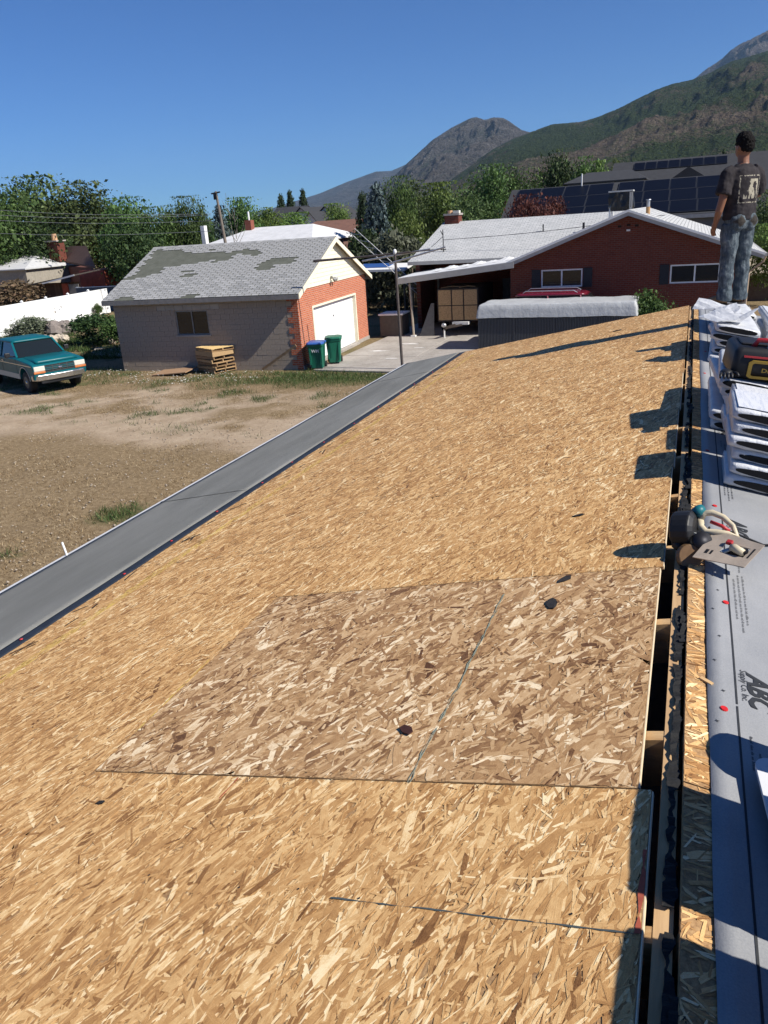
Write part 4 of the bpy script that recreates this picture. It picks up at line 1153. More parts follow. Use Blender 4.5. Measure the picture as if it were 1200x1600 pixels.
# chimneys, vents, antenna
ch = MB().box(-9.75, -9.0, MR_Y - .35, MR_Y + .35, 4.5, 5.17).build('chimney', M_BRK, bh)
MB().box(-9.80, -8.95, MR_Y - .4, MR_Y + .4, 5.171, 5.27).build('chimney_cap', M_CONC, ch)
MB().tube([(-9.55, MR_Y, 5.271), (-9.55, MR_Y, 5.42)], 0.14, 10).build('flue', plain('clay_flue', (0.55, 0.33, 0.18), 0.8), ch); MB().box(-9.35, -9.02, MR_Y - .16, MR_Y + .16, 5.271, 5.40).build('flue', plain('pale_flue', (0.6, 0.58, 0.5), 0.8), ch)
fl_ = MB(); fl_.tube([(0.62, 2.0, wz(.62) - .05), (0.62, 2.0, wz(.62) + .30)], 0.085, 10); fv = fl_.build('flue_pipe', plain('rusty_flue', (0.42, 0.24, 0.10), 0.7), bh)
MB().tube([(0.62, 2.0, wz(.62) + .301), (0.62, 2.0, wz(.62) + .56)], 0.07, 10).build('flue_top', plain('galvanised', (0.5, 0.5, 0.5), 0.4, metal=0.7), fv)
MB().tube([(0.62, 2.0, wz(.62) + .561), (0.62, 2.0, wz(.62) + .60)], [0.11, 0.10], 10).build('flue_cap', MATS['galvanised'], fv)
MB().tube([(-2.35, 4.6, 4.0), (-2.35, 4.6, 4.48)], 0.055, 8).build('vent_pipe', M_DARKM, bh); MB().tube([(-4.3, 5.0, 4.1), (-4.3, 5.0, 4.5)], 0.03, 8).build('vent_pipe', M_DARKM, bh)
MB().tube([(-0.9, 3.0, wz(.9) - .05), (-0.9, 3.0, wz(.9) + .28)], 0.03, 8).build('vent_pipe', M_WTRIM, bh)
an = thing('roof_antenna', 'thin upright aerial mast on the white roof above the carport', 'antenna', (-11.23, 38.0, 3.45))
MB().tube([(0, 0, -0.08), (0, 0, 1.12)], 0.022, 6).build('mast', M_DARKM, an); MB().tube([(0, 0, 0.8), (-0.25, 0, 0.62), (-0.6, 0, 0.35)], 0.012, 5).build('stay', M_DARKM, an); MB().tube([(0, 0, .85), (-0.12, 0, 1.08)], 0.018, 5).build('stub', M_DARKM, an); MB().box(-0.13, .13, -.03, .03, .18, .22).build('bracket', M_DARKM, an)
# swamp cooler under black sheeting
sc_ = thing('evaporative_cooler', 'rooftop cooler wrapped in black plastic on the white roof ridge', 'cooler', (-3.0, 37.1, 4.62))
m_ = MB(); rings = []
for z, hx, hy, ox in ((0.30, .46, .42, 0), (0.45, .50, .47, .02), (0.8, .47, .45, .0), (1.02, .44, .43, .0)):
    for k in range(20):
        a = 2 * math.pi * k / 20; c, s = math.cos(a), math.sin(a); q_ = max(abs(c), abs(s)); w_ = 1 + 0.10 * math.sin(k * 2.4 + z * 5)
        rings.append((ox + hx * c / q_ * w_, hy * s / q_ * w_, z))
m_.add(rings, [(i * 20 + k, i * 20 + (k + 1) % 20, (i + 1) * 20 + (k + 1) % 20, (i + 1) * 20 + k) for i in range(3) for k in range(20)] + [tuple(range(19, -1, -1)), tuple(range(60, 80))])
m_.build('plastic_wrap', plain('black_plastic', (0.022, 0.022, 0.022), 0.35, 0.3, 3, bump=0.8, bscale=5, bdist=0.06), sc_)
MB().box(-0.5, 0.5, -0.45, 0.45, 1.03, 1.09).build('lid', plain('pale_metal_lid', (0.42, 0.42, 0.41), 0.5), sc_)
for a, b in ((-.45, -.4), (.45, -.4), (-.45, .4), (.45, .4)): MB().tube([(a, b, -0.25), (a * .95, b * .95, 0.4)], 0.022, 6).build('leg', M_WTRIM, sc_)
for x in (0.40, 0.47): MB().box(x - .025, x + .025, -0.52, -0.47, 0.1, 1.0).build('side_bar', M_GTRIM, sc_)

# ------------------------------------------------------------------ trailer, spa, car under and before the carport
tr = thing('box_trailer', 'small box trailer sided with strand board parked under the carport', 'trailer', (-9.75, 34.95, 0.035))
MB().box(-0.95, 0.95, 0.02, 2.9, 0.62, 2.05).build('box', plain('dark_frame_paint', (0.03, 0.022, 0.018), 0.6), tr)
for i, (a, b) in enumerate(((-0.90, -0.31), (-0.25, 0.25), (0.31, 0.90))):
    for z0, z1 in ((0.68, 1.30), (1.34, 2.0)): MB().box(a, b, -0.008, 0.018, z0, z1).build('board_panel', plain('osb_panel', (0.40, 0.255, 0.125), 0.8, 0.3, 14, bump=0.3, bscale=60), tr)
MB().beam((0, 0.1, 0.50), (-0.32, -1.15, 0.46), 0.10, 0.10).build('tongue', MATS['dark_frame_paint'], tr); MB().beam((0.5, 0.1, 0.5), (-0.30, -1.0, 0.47), 0.06, 0.08).build('tongue_brace', MATS['dark_frame_paint'], tr)
MB().tube([(-0.34, -1.1, 0.03), (-0.34, -1.1, 0.62)], 0.035, 8).build('jack', M_WTRIM, tr)
MB().ell((-0.34, -1.14, 0.60), (0.12, 0.10, 0.10), 10, 8).build('coupler', MATS['galvanised'], tr, True)
MB().box(-0.2, 0.55, -0.28, -0.02, 0.50, 0.62).build('tool_tray', M_WTRIM, tr)
for s_ in (-1, 1):
    wh = MB().tube([(s_ * .98, 1.5, .33), (s_ * 1.16, 1.5, .33)], .33, 18).build('wheel', plain('black_rubber', (0.015, 0.015, 0.015), 0.8), tr)
    MB().tube([(s_ * 1.161, 1.5, .33), (s_ * 1.17, 1.5, .33)], .18, 12).build('rim', MATS['galvanised'], wh)
for k, (x0, x1, lab) in enumerate(((-.8, .1, 'long thin stick lying across the top of the box trailer'), (.05, .75, 'short bent stick at the carport end of the box trailer'))):
    st = MB(); st.tube([(-9.75 + x0, 35.1, 2.12), (-9.75 + (x0 + x1) / 2, 35.25, 2.17), (-9.75 + x1, 35.3, 2.13)], 0.02, 6); tag(st.build('wood_stick', M_PAL[k % 2]), lab, 'stick')
pn = MB().prism([(-11.55, 34.75, 0.04), (-10.85, 34.75, 0.04), (-10.95, 35.25, 1.45), (-11.10, 35.25, 1.45)], (0, 0.03, 0)).build('leaning_board', plain('grey_board', (0.16, 0.155, 0.14), 0.8)); tag(pn, 'grey tapered board leaning beside the box trailer', 'board')

spa = thing('swim_spa', 'long dark ribbed spa tub under a pale grey cover', 'spa', (-4.8, 30.95, 0.035))
SX0, SX1, SD, SH = -3.02, 3.0, 2.1, 1.22
M_SPA = plain('spa_cabinet', (0.045, 0.047, 0.052), 0.55, 0.15, 6)
MB().box(SX0 + .02, SX1 - .02, 0.03, SD - .02, 0, SH).build('cabinet', M_SPA, spa)
M_RIB = plain('spa_rib', (0.085, 0.088, 0.095), 0.5, 0.15, 6)
rib = MB().prism([(-0.016, 0.029, 0.03), (0.016, 0.029, 0.03), (0.010, 0.002, 0.03), (-0.010, 0.002, 0.03)], (0, 0, SH - 0.05)).mesh('rib', M_RIB)
nr_ = 100
for i in range(nr_):
    x = SX0 + .06 + (SX1 - SX0 - .12) * i / (nr_ - 1)
    o = link('rib', rib, spa); o.location = (x, 0, 0)
for i in range(34):
    o = link('rib', rib, spa); o.location = (SX0 + .0, 0.06 + i * 0.06, 0); o.rotation_euler = (0, 0, R(-90)); o.location.x = SX0 - .008
for x in (-1.55, 0.0, 1.55): MB().box(x - .03, x + .03, -0.006, 0.028, 0.02, SH).build('corner_strip', M_SPA, spa)
V = []; nxs, nys = 150, 50
Xs, Ys = np.meshgrid(np.linspace(SX0 - .06, SX1 + .06, nxs), np.linspace(-.06, SD + .06, nys), indexing='ij')
ed = np.minimum(np.minimum(Xs - (SX0 - .06), (SX1 + .06) - Xs), np.minimum(Ys + .06, SD + .06 - Ys))
Zs = SH + 0.02 + 0.50 * np.clip(ed / 0.10, 0, 1) ** 0.7 + 0.05 * (fbm(Xs * 2, Ys * 2, 4) - .5)
Vt = np.stack([Xs, Ys, Zs], -1).reshape(-1, 3); ii = (np.arange(nxs - 1)[:, None] * nys + np.arange(nys - 1)[None, :]).ravel(); Fq = np.stack([ii, ii + nys, ii + nys + 1, ii + 1], 1)
o = from_np('cover', Vt, Fq, plain('spa_cover', (0.42, 0.43, 0.43), 0.5, 0.1, 2, bump=0.5, bscale=4, bdist=0.05), spa); o.data.polygons.foreach_set('use_smooth', [True] * len(Fq))


def lathe_box(secs, n=20):
    """loft of rounded rectangles: (z, x0, x1, y0, y1, r)"""
    vs = []; fs = []
    for z, x0, x1, y0, y1, r_ in secs:
        for cx, cy, a0 in ((x1 - r_, y1 - r_, 0), (x0 + r_, y1 - r_, 90), (x0 + r_, y0 + r_, 180), (x1 - r_, y0 + r_, 270)):
            for k in range(5): a = R(a0 + 22.5 * k); vs.append((cx + r_ * math.cos(a), cy + r_ * math.sin(a), z))
    for i in range(len(secs) - 1):
        for k in range(n): fs.append((i * n + k, i * n + (k + 1) % n, (i + 1) * n + (k + 1) % n, (i + 1) * n + k))
    fs.append(tuple(range(n - 1, -1, -1))); fs.append(tuple((len(secs) - 1) * n + k for k in range(n)))
    return MB().add(vs, fs)


suv = thing('parked_car', 'maroon estate car with roof rails parked behind the spa tub', 'car', (-4.75, 33.65, 0.035)); suv.scale = (1.05, 1.05, 1.22)
M_MAR = plain('maroon_paint', (0.15, 0.010, 0.022), 0.25, 0.1, 3, coat=0.6, spec=0.5)
lathe_box([(0.28, -2.25, 2.25, -.82, .82, .2), (0.45, -2.36, 2.36, -.88, .88, .25), (0.95, -2.34, 2.34, -.89, .89, .3), (1.05, -2.2, 2.25, -.84, .84, .3)]).build('body', M_MAR, suv, True)
lathe_box([(1.051, -2.12, 1.45, -.80, .80, .25), (1.50, -1.95, 0.85, -.66, .66, .25)]).build('window_band', glass_dark('car_glass', (0.01, 0.012, 0.012)), suv, True)
lathe_box([(1.501, -1.98, 0.88, -.68, .68, .25), (1.56, -1.85, 0.72, -.62, .62, .25), (1.60, -1.5, 0.35, -.45, .45, .25)]).build('roof', M_MAR, suv, True)
for s_ in (-1, 1):
    MB().tube([(-1.6, s_ * .55, 1.585), (-1.5, s_ * .55, 1.65), (0.35, s_ * .55, 1.64), (0.5, s_ * .55, 1.57)], 0.018, 6).build('roof_rail', MATS['galvanised'], suv)
    for x in (-0.5, 0.75): MB().beam((x, s_ * .82, 1.06), (x - .12, s_ * .675, 1.5), .05, .02).build('pillar', M_MAR, suv)
    for x in (-1.45, 1.45):
        w_ = MB().tube([(x, s_ * .70, .33), (x, s_ * .90, .33)], .33, 20).build('wheel', MATS['black_rubber'], suv); MB().tube([(x, s_ * .901, .33), (x, s_ * .91, .33)], .2, 12).build('rim', MATS['galvanised'], w_)
MB().box(2.2, 2.38, -.7, -.4, .7, .85).build('headlight', M_WTRIM, suv); MB().box(2.2, 2.38, .4, .7, .7, .85).build('headlight', M_WTRIM, suv)

# clothes-line pole ---------------------------------------------------------
cl = thing('clothesline_pole', 'tall rusty steel clothesline pole with horizontal arms beside the driveway', 'pole', (-9.62, 26.78, 0.0))
M_RUST = plain('rusty_steel', (0.12, 0.10, 0.09), 0.6, 0.3, 6, metal=0.5); M_GALV = MATS['galvanised']
MB().tube([(0, 0, -0.1), (-0.03, 0, 2.0), (-0.05, 0, 4.02)], [0.055, 0.05, 0.045], 10).build('mast', M_RUST, cl)
MB().ell((-0.05, 0, 4.10), (0.07, 0.07, 0.10), 10, 8).build('cap', M_WTRIM, cl, True)
P_ = lambda px, py, dy=0: aty(px, py, 26.78 + dy) - Vector((-9.62, 26.78, 0))
MB().tube([P_(490, 408), P_(560, 402), P_(640, 394)], [0.045, 0.035, 0.03], 8).build('arm', M_RUST, cl)
MB().tube([P_(566, 408, .5), P_(672, 389, .5)], 0.03, 8).build('arm', M_GALV, cl); MB().tube([P_(608, 412, -.4), P_(696, 386, -.4)], 0.03, 8).build('arm', M_GALV, cl)
MB().tube([P_(640, 394), P_(690, 389)], 0.02, 6).build('cross_bar', M_RUST, cl)

# back fence by the carport -----------------------------------------------------
M_FEN = wood('grey_fence_board', (0.085, 0.068, 0.05), (0.17, 0.135, 0.10), 1, 'Z')
fe = thing('board_fence', 'weathered board fence behind the gap between garage and carport', 'fence', (-20.0, 47.6, 0))
bd = MB().box(0.005, 0.145, 0, 0.02, 0.03, 1.85).mesh('fence_board', M_FEN)
for i in range(48):
    o = link('fence_board', bd, fe); o.location = (i * 0.152, rnd.uniform(-.006, .006), rnd.uniform(-.03, .03))
for z in (0.4, 1.5): MB().box(0, 7.3, 0.028, 0.07, z, z + .09).build('rail', M_FEN, fe)
for i in range(4): MB().box(i * 2.4 + .02, i * 2.4 + .12, 0.075, 0.17, 0, 1.95).build('post', M_FEN, fe)
an2 = thing('tarp_shelter', 'low white shelter roof with blue tarpaulin behind the block garage', 'shelter', (-16.3, 43.2, 0))
MB().prism([(-1.6, -0.8, 2.62), (1.5, -0.8, 2.58), (1.5, 0.9, 2.80), (-1.6, 0.9, 2.84)], (0, 0, -0.12)).build('roof_panel', M_WTRIM, an2)
MB().prism([(-1.5, -0.3, 2.69), (0.3, -0.3, 2.67), (0.35, 0.8, 2.81), (-1.5, 0.8, 2.83)], (0, 0, 0.03)).build('tarpaulin', plain('blue_tarp', (0.03, 0.09, 0.28), 0.5), an2)
for x in (-1.45, 1.4):
    for y in (-.7, .8): MB().tube([(x, y, 0), (x, y, 2.5)], 0.05, 8).build('post', M_FEN, an2)
lat = thing('lattice_mast', 'tilted grey lattice mast leaning behind the block garage', 'mast', (-17.0, 41.0, 0))
pa = aty(551, 361, 41) - Vector((-17, 41, 0)); pb = aty(592, 398, 41) - Vector((-17, 41, 0)); pc = pb + (pb - pa) * 3.0
for dx in (-.12, .12): MB().tube([pa + Vector((dx, 0, dx)), pc + Vector((dx, 0, dx))], 0.02, 6).build('rail', M_GALV, lat)
for i in range(14):
    u = i / 14; c = pa + (pc - pa) * u; d = pa + (pc - pa) * (u + 1 / 14); MB().tube([c + Vector((-.12, 0, -.12)), d + Vector((.12, 0, .12))], 0.012, 5).build('brace', M_GALV, lat)
ub = thing('storage_chest', 'pale-lidded storage chest standing behind the garage corner', 'chest', (-13.0, 35.4, 0.035), R(2))
MB().box(-.55, .55, -.5, .6, 0, .95).build('body', plain('dark_chest', (0.10, 0.085, 0.07), 0.8), ub); MB().box(-.6, .6, -.55, .65, .951, 1.02).build('lid', M_WTRIM, ub)

# ------------------------------------------------------------------ other houses
def gable_house(name, lab, px0, px1, py_e, py_r, y0, depth, axis, m_wall, m_roof, over=0.3, extra=None, ridge_off=None):
    """house from the pixels of its near eave ends and ridge; ridge along X"""
    a = aty(px0, py_e[0], y0); b = aty(px1, py_e[1], y0); ze = (a.z + b.z) / 2
    r1 = aty(px0, py_r[0], y0 + depth / 2); zr = (r1.z + aty(px1, py_r[1], y0 + depth / 2).z) / 2
    h = thing(name, lab, 'house', ((a.x + b.x) / 2, y0, 0)); hw = (b.x - a.x) / 2
    MB().box(-hw + over, hw - over, over, depth - over, -0.2, ze - 0.05).build('wall', m_wall, h)
    if axis == 'X':
        for s_, ya in ((0, 0.0), (1, depth)): MB().prism([(-hw, ya, ze), (hw, ya, ze), (hw, depth / 2, zr), (-hw, depth / 2, zr)], (0, 0, -0.12)).build('roof_slope', m_roof, h)
        for x in (-hw + over, hw - over - .1): MB().prism([(x, over, ze - .06), (x, depth - over, ze - .06), (x, depth / 2, zr - .14)], (.1, 0, 0)).build('gable', m_wall, h)
    elif axis == 'HIP':
        k = min(hw * 0.45, depth / 2)
        MB().add([(-hw, 0, ze), (hw, 0, ze), (hw, depth, ze), (-hw, depth, ze), (-hw + k, depth / 2, zr), (hw - k, depth / 2, zr), (-hw, 0, ze - .1), (hw, 0, ze - .1), (hw, depth, ze - .1), (-hw, depth, ze - .1)],
                 [(0, 1, 5, 4), (1, 2, 5), (2, 3, 4, 5), (3, 0, 4), (0, 6, 7, 1), (1, 7, 8, 2), (2, 8, 9, 3), (3, 9, 6, 0), (9, 8, 7, 6)]).build('roof', m_roof, h)
    return h, hw, ze, zr


M_DARKR = plain('charcoal_shingle', (0.035, 0.036, 0.04), 0.9, 0.2, 3, bump=0.4, bscale=30); M_GREYW = plain('grey_siding', (0.17, 0.18, 0.185), 0.7, 0.1, 3)
M_BROWNR = plain('brown_shingle_roof', (0.15, 0.085, 0.065), 0.9, 0.2, 3, bump=0.4, bscale=30); M_BEIGE = plain('beige_siding', (0.55, 0.47, 0.35), 0.7, 0.1, 3)
# solar house
S0, S1, SDp = 57.0, 63.0, 12.0
eL = aty(778, 349, S0); eR = aty(1215, 330, S0); rL = aty(800, 297, S1); rR = aty(1215, 266, S1)
sh = thing('solar_house', 'long dark-roofed house covered with black solar panels', 'house', (eL.x, S0, 0))
hw = eR.x - eL.x; ze = (eL.z + eR.z) / 2; zr = (rL.z + rR.z) / 2; rx = rL.x - eL.x
MB().box(.4, hw, .5, 11.5, -.2, ze - .12).build('wall', M_GREYW, sh)
MB().prism([(0, 0, ze), (hw, 0, ze), (hw, 6, zr), (rx, 6, zr)], (0, 0, -.14)).build('roof_slope', M_DARKR, sh); MB().prism([(rx, 6, zr), (hw, 6, zr), (hw, 12, ze), (0, 12, ze)], (0, 0, -.14)).build('roof_slope', M_DARKR, sh); MB().prism([(0, .0, ze), (rx, 6, zr), (0, 12, ze)], (0, 0, -.14)).build('roof_hip', M_DARKR, sh)
MB().box(-.02, hw, -.05, -.01, ze - .26, ze - .02).build('fascia', plain('grey_fascia', (0.30, 0.30, 0.30), 0.6), sh)
M_PV = NT('solar_cells'); M_PV.color((0.004, 0.005, 0.010)); M_PV.rough(0.45); M_PV.spec(0.1); v = M_PV.coord(); M_PV.bump(M_PV.noise(v, 2.0, 2), 0.03, 0.01); M_PV = M_PV.m
M_PVF = plain('panel_frame', (0.035, 0.036, 0.04), 0.5)
nv = Vector((0, -(zr - ze), 6)).normalized(); up_ = Vector((0, 6, zr - ze)).normalized(); SLP = math.hypot(6, zr - ze)


def solar_panel(parent, o, ux, uy, w, h, n_):
    o = Vector(o)
    p4 = [o, o + ux * w, o + ux * w + uy * h, o + uy * h]
    f_ = MB().prism(p4, n_ * 0.035).build('solar_panel', M_PVF, parent); i_ = 0.03
    q4 = [o + ux * i_ + uy * i_ + n_ * .0351, o + ux * (w - i_) + uy * i_ + n_ * .0351, o + ux * (w - i_) + uy * (h - i_) + n_ * .0351, o + ux * i_ + uy * (h - i_) + n_ * .0351]
    MB().prism(q4, n_ * 0.004).build('cell_sheet', M_PV, f_)


rowh = (SLP - 0.55) / 3; pw = 1.72
for r_ in range(3):
    for c in range(10):
        d = 0.25 + r_ * rowh; x = 0.55 + rx * (d / SLP) + c * pw + (0.35 if c >= 4 else 0)
        if x + pw > hw: break
        solar_panel(sh, Vector((x, 0, ze)) + up_ * d + nv * 0.05, Vector((1, 0, 0)), up_, pw - .03, rowh - .03, nv)
MB().tube([(rx + 5.2, 5.6, zr - .3), (rx + 5.2, 5.6, zr + .75)], .05, 6).build('vent_pipe', M_WTRIM, sh)
# grey house behind it
hb, hwb, zeb, zrb = gable_house('grey_house', 'dark-roofed house behind the solar house with a short row of panels', 950, 1215, (296, 270), (254, 236), 80, 10, 'X', M_GREYW, M_DARKR)
n2 = Vector((0, -(zrb - zeb), 5)).normalized(); u2 = Vector((0, 5, zrb - zeb)).normalized()
c0 = aty(990, 262, 83).x - hb.location.x
for c in range(8): solar_panel(hb, Vector((c0 + c * 1.02, 0, zeb)) + u2 * 3.2 + n2 * 0.05, Vector((1, 0, 0)), u2, 0.98, 1.7, n2)
dg = aty(1076, 262, 77); MB().prism([(dg.x - hb.location.x - 2.2, -3, dg.z - 1.3), (dg.x - hb.location.x + 2.2, -3, dg.z - 1.3), (dg.x - hb.location.x, -3, dg.z + 0.1)], (0, 4, 0)).build('cross_gable', M_DARKR, hb)
hk = gable_house('grey_bungalow', 'dark hip roof rising left of the panelled grey house', 880, 1010, (285, 280), (270, 266), 72, 8, 'HIP', M_GREYW, M_DARKR)
# white flat-roofed house behind the garage, brown house, far white gables
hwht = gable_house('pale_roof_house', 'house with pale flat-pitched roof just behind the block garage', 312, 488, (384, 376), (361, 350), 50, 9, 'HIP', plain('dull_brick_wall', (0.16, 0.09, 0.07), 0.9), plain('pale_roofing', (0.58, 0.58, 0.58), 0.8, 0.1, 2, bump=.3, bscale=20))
h0 = hwht[0]
q = aty(318, 350, 53) - h0.location; MB().box(q.x - .2, q.x + .12, q.y - .2, q.y + .2, 3.5, q.z - .12).build('white_chimney', M_WTRIM, h0)
q = aty(390, 352, 54) - h0.location; bc = MB().box(q.x - .25, q.x + .25, q.y - .25, q.y + .25, 3.8, q.z + .35).build('chimney', plain('red_chimney_brick', (0.22, 0.07, 0.045), 0.9), h0); MB().tube([(q.x, q.y, q.z + .351), (q.x, q.y, q.z + .95)], .07, 8).build('flue', M_WTRIM, bc)
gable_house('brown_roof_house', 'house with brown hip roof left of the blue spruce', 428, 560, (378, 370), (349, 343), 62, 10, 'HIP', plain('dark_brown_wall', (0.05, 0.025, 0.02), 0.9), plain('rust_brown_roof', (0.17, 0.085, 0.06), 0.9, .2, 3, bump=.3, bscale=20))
M_FARW = plain('far_white_wall', (0.68, 0.68, 0.66), 0.7)


def far_house(lab, px, pz, w, y0, pitch, eave_drop, dark=M_DARKR, face='S'):
    """two-storey house seen from its gable end, apex at the given pixel"""
    a = aty(px, pz, y0); h = thing('far_house', lab, 'house', (a.x, y0, 0)); zr = a.z; ze = zr - w * pitch
    MB().prism([(-w, 0, -.2), (w, 0, -.2), (w, 0, ze), (0, 0, zr), (-w, 0, ze)], (0, 10, 0)).build('wall', M_FARW, h)
    for s_ in (-1, 1): MB().prism([(0, -.4, zr + .15), (s_ * (w + .4), -.4, ze + .15 - .4 * pitch), (s_ * (w + .4), 10.4, ze + .15 - .4 * pitch), (0, 10.4, zr + .15)], (0, 0, -.12)).build('roof_slope', dark, h)
    wi = MB().box(-.5, .5, -.05, -.002, ze - .9, ze + .7).build('window', M_WTRIM, h); MB().box(-.4, .4, -.06, -.051, ze - .8, ze + .6).build('pane', glass_dark(), wi)
    return h, zr, ze


far_house('far white house with pointed gable nearest the dark tree pair', 470, 325, 3.2, 125, .85, 1)
far_house('far white house with narrow gable and tall window', 484, 332, 1.9, 122, 1.2, 1)
far_house('far dark-roofed white house left of the small green tree', 508, 323, 2.6, 128, .8, 1)
lh = gable_house('dark_roof_house', 'far house with wide dark roof below the dark tree pair', 416, 466, (343, 338), (326, 322), 128, 9, 'X', M_FARW, M_DARKR)
far_house('grey house with white-trimmed gable between spruce and chimney', 664, 320, 4.0, 95, .55, 1)
# brick cottage, shed and fences at the left
ck = thing('brick_cottage', 'red brick cottage with brown roof and chimney among the trees', 'house', (0, 0, 0))
YB = 58.0
A, B, Cc, D_ = aty(84, 404, 66), aty(149, 417, 56), aty(135, 384, 61), aty(75, 385, 70)
ck.location = (A.x, YB, 0)
q = [p_ - ck.location for p_ in (A, B, Cc, D_)]
be = [Vector((2 * q[3].x - q[0].x, 2 * q[3].y - q[0].y, q[0].z)), Vector((2 * q[2].x - q[1].x, 2 * q[2].y - q[1].y, q[1].z))]
MB().add([q[0], q[1], q[2], q[3]] + [p_ - Vector((0, 0, .15)) for p_ in q], [(0, 1, 2, 3), (7, 6, 5, 4), (0, 4, 5, 1), (1, 5, 6, 2), (3, 7, 4, 0)]).build('roof_slope', M_BROWNR, ck)
MB().add([q[3], q[2], be[1], be[0]] + [p_ - Vector((0, 0, .15)) for p_ in (q[3], q[2], be[1], be[0])], [(0, 1, 2, 3), (7, 6, 5, 4), (1, 5, 6, 2), (2, 6, 7, 3), (3, 7, 4, 0)]).build('roof_slope', M_BROWNR, ck)
ins = lambda p_, k: Vector((p_.x + (q[2].x + q[3].x - 2 * p_.x) / 2 * k, p_.y + (q[2].y + q[3].y - 2 * p_.y) / 2 * k, 0))
f4 = [ins(p_, .08) for p_ in (q[0], q[1], be[1], be[0])]
MB().add(f4 + [Vector((p_.x, p_.y, min(q[0].z, q[1].z) - .1)) for p_ in f4], [(0, 1, 5, 4), (1, 2, 6, 5), (2, 3, 7, 6), (3, 0, 4, 7), (4, 5, 6, 7)]).build('wall', plain('cottage_brick', (0.13, 0.05, 0.04), 0.9), ck)
MB().box(q[1].x - 1.6, q[1].x + 1.0, q[1].y - .3, q[1].y + 4, -.2, q[1].z - .25).build('brick_wing', plain('cottage_red_brick', (0.42, 0.10, 0.06), 0.9, .2, 4), ck)
cq = aty(88, 388, YB + 4.5) - ck.location
cc = MB().box(cq.x - .6, cq.x + .6, 4.0, 5.0, cq.z - 1.2, cq.z + .6).build('chimney', M_BRK, ck); MB().box(cq.x - .75, cq.x + .75, 3.85, 5.15, cq.z + .601, cq.z + .72).build('chimney_cap', M_CONC, cc); MB().tube([(cq.x, 4.5, cq.z + .721), (cq.x, 4.5, cq.z + 1.3)], [.28, .22], 10).build('flue', MATS['clay_flue'], cc)
sd_ = thing('lean_to_shed', 'brown lean-to shed with a pale roof edge before the brick cottage', 'shed', (-50.5, 52.0, 0))
a0 = aty(46, 445, 52) - sd_.location; a1 = aty(124, 428, 52) - sd_.location
M_SHW = wood('shed_plank', (0.085, 0.05, 0.03), (0.17, 0.105, 0.065), 1, 'Z')
MB().prism([(a0.x, -.6, a0.z), (a1.x, -.6, a1.z), (a1.x, 2.6, a1.z + .2), (a0.x, 2.6, a0.z + .2)], (0, 0, -.1)).build('roof', plain('dark_shed_roof', (0.06, 0.05, 0.045), 0.9), sd_)
MB().prism([(a0.x + 1.9, -.63, a0.z + .30 * .4), (a1.x, -.63, a1.z + .02), (a1.x, -.63, a1.z - .10), (a0.x + 1.9, -.63, a0.z + .02)], (0, .028, 0)).build('roof_edge', M_WTRIM, sd_)
zb_ = min(a0.z, a1.z)
x = a0.x + .2
while x < a1.x - 1.4:
    MB().box(x, x + .17, 1.2, 1.23, 0, zb_).build('wall_plank', M_SHW, sd_); x += .175
MB().box(a0.x + .1, a0.x + .2, -.4, 1.2, 0, zb_).build('post', M_SHW, sd_)
MB().box(a0.x + 2.4, a0.x + 3.0, 1.0, 1.18, .3, zb_ - .1).build('brick_pier', MATS['cottage_red_brick'], sd_)
MB().box(a0.x + 3.9, a0.x + 4.9, 0.1, .15, 0, zb_ - .1).build('door', plain('grey_door', (0.20, 0.19, 0.17), 0.8), sd_)
crt = thing('wood_crate', 'pale open wooden crate standing before the lean-to shed', 'crate', (-50.6 + .2, 51.0, 0))
for x in (-.4, .35):
    for y in (-.3, .3): MB().box(x, x + .08, y, y + .08, 0, .95).build('corner_post', M_PAL[2], crt)
for z in (.05, .45, .87): MB().box(-.42, .45, -.33, -.301, z, z + .08).build('rail', M_PAL[2], crt)
for z in (.05, .87): MB().box(-.42, .45, .381, .41, z, z + .08).build('rail', M_PAL[2], crt)
gf = thing('grey_panel_fence', 'dark grey panel fence right of the lean-to shed', 'fence', (0, 0, 0))
f0 = aty(121, 462, 50); f1 = aty(176, 455, 50); gf.location = (f0.x, 50, 0)
for i in range(4):
    w_ = (f1.x - f0.x + 3) / 4; MB().box(i * w_, (i + 1) * w_ - .03, 0, .05, 0, 1.75).build('panel', plain('slate_fence', (0.10, 0.115, 0.13), 0.6), gf); MB().box(i * w_ - .06, i * w_ + .06, .055, .17, 0, 1.85).build('post', MATS['slate_fence'], gf)
MB().box(0, f1.x - f0.x + 3, -.04, .06, 1.751, 1.80).build('cap_rail', M_WTRIM, gf)
wf = thing('vinyl_fence', 'white vinyl privacy fence along the left side of the lot', 'fence', (0, 0, 0))
p0 = g(-40, 537); p1 = g(174, 489); dv = (p1 - p0); L_ = dv.length; wf.location = (p0.x, p0.y, 0); wf.rotation_euler = (0, 0, math.atan2(dv.y, dv.x))
M_VIN = plain('white_vinyl', (0.82, 0.83, 0.82), 0.45, 0.03, 3)
npn = max(3, int(round(L_ / 2.45))); pw_ = L_ / npn
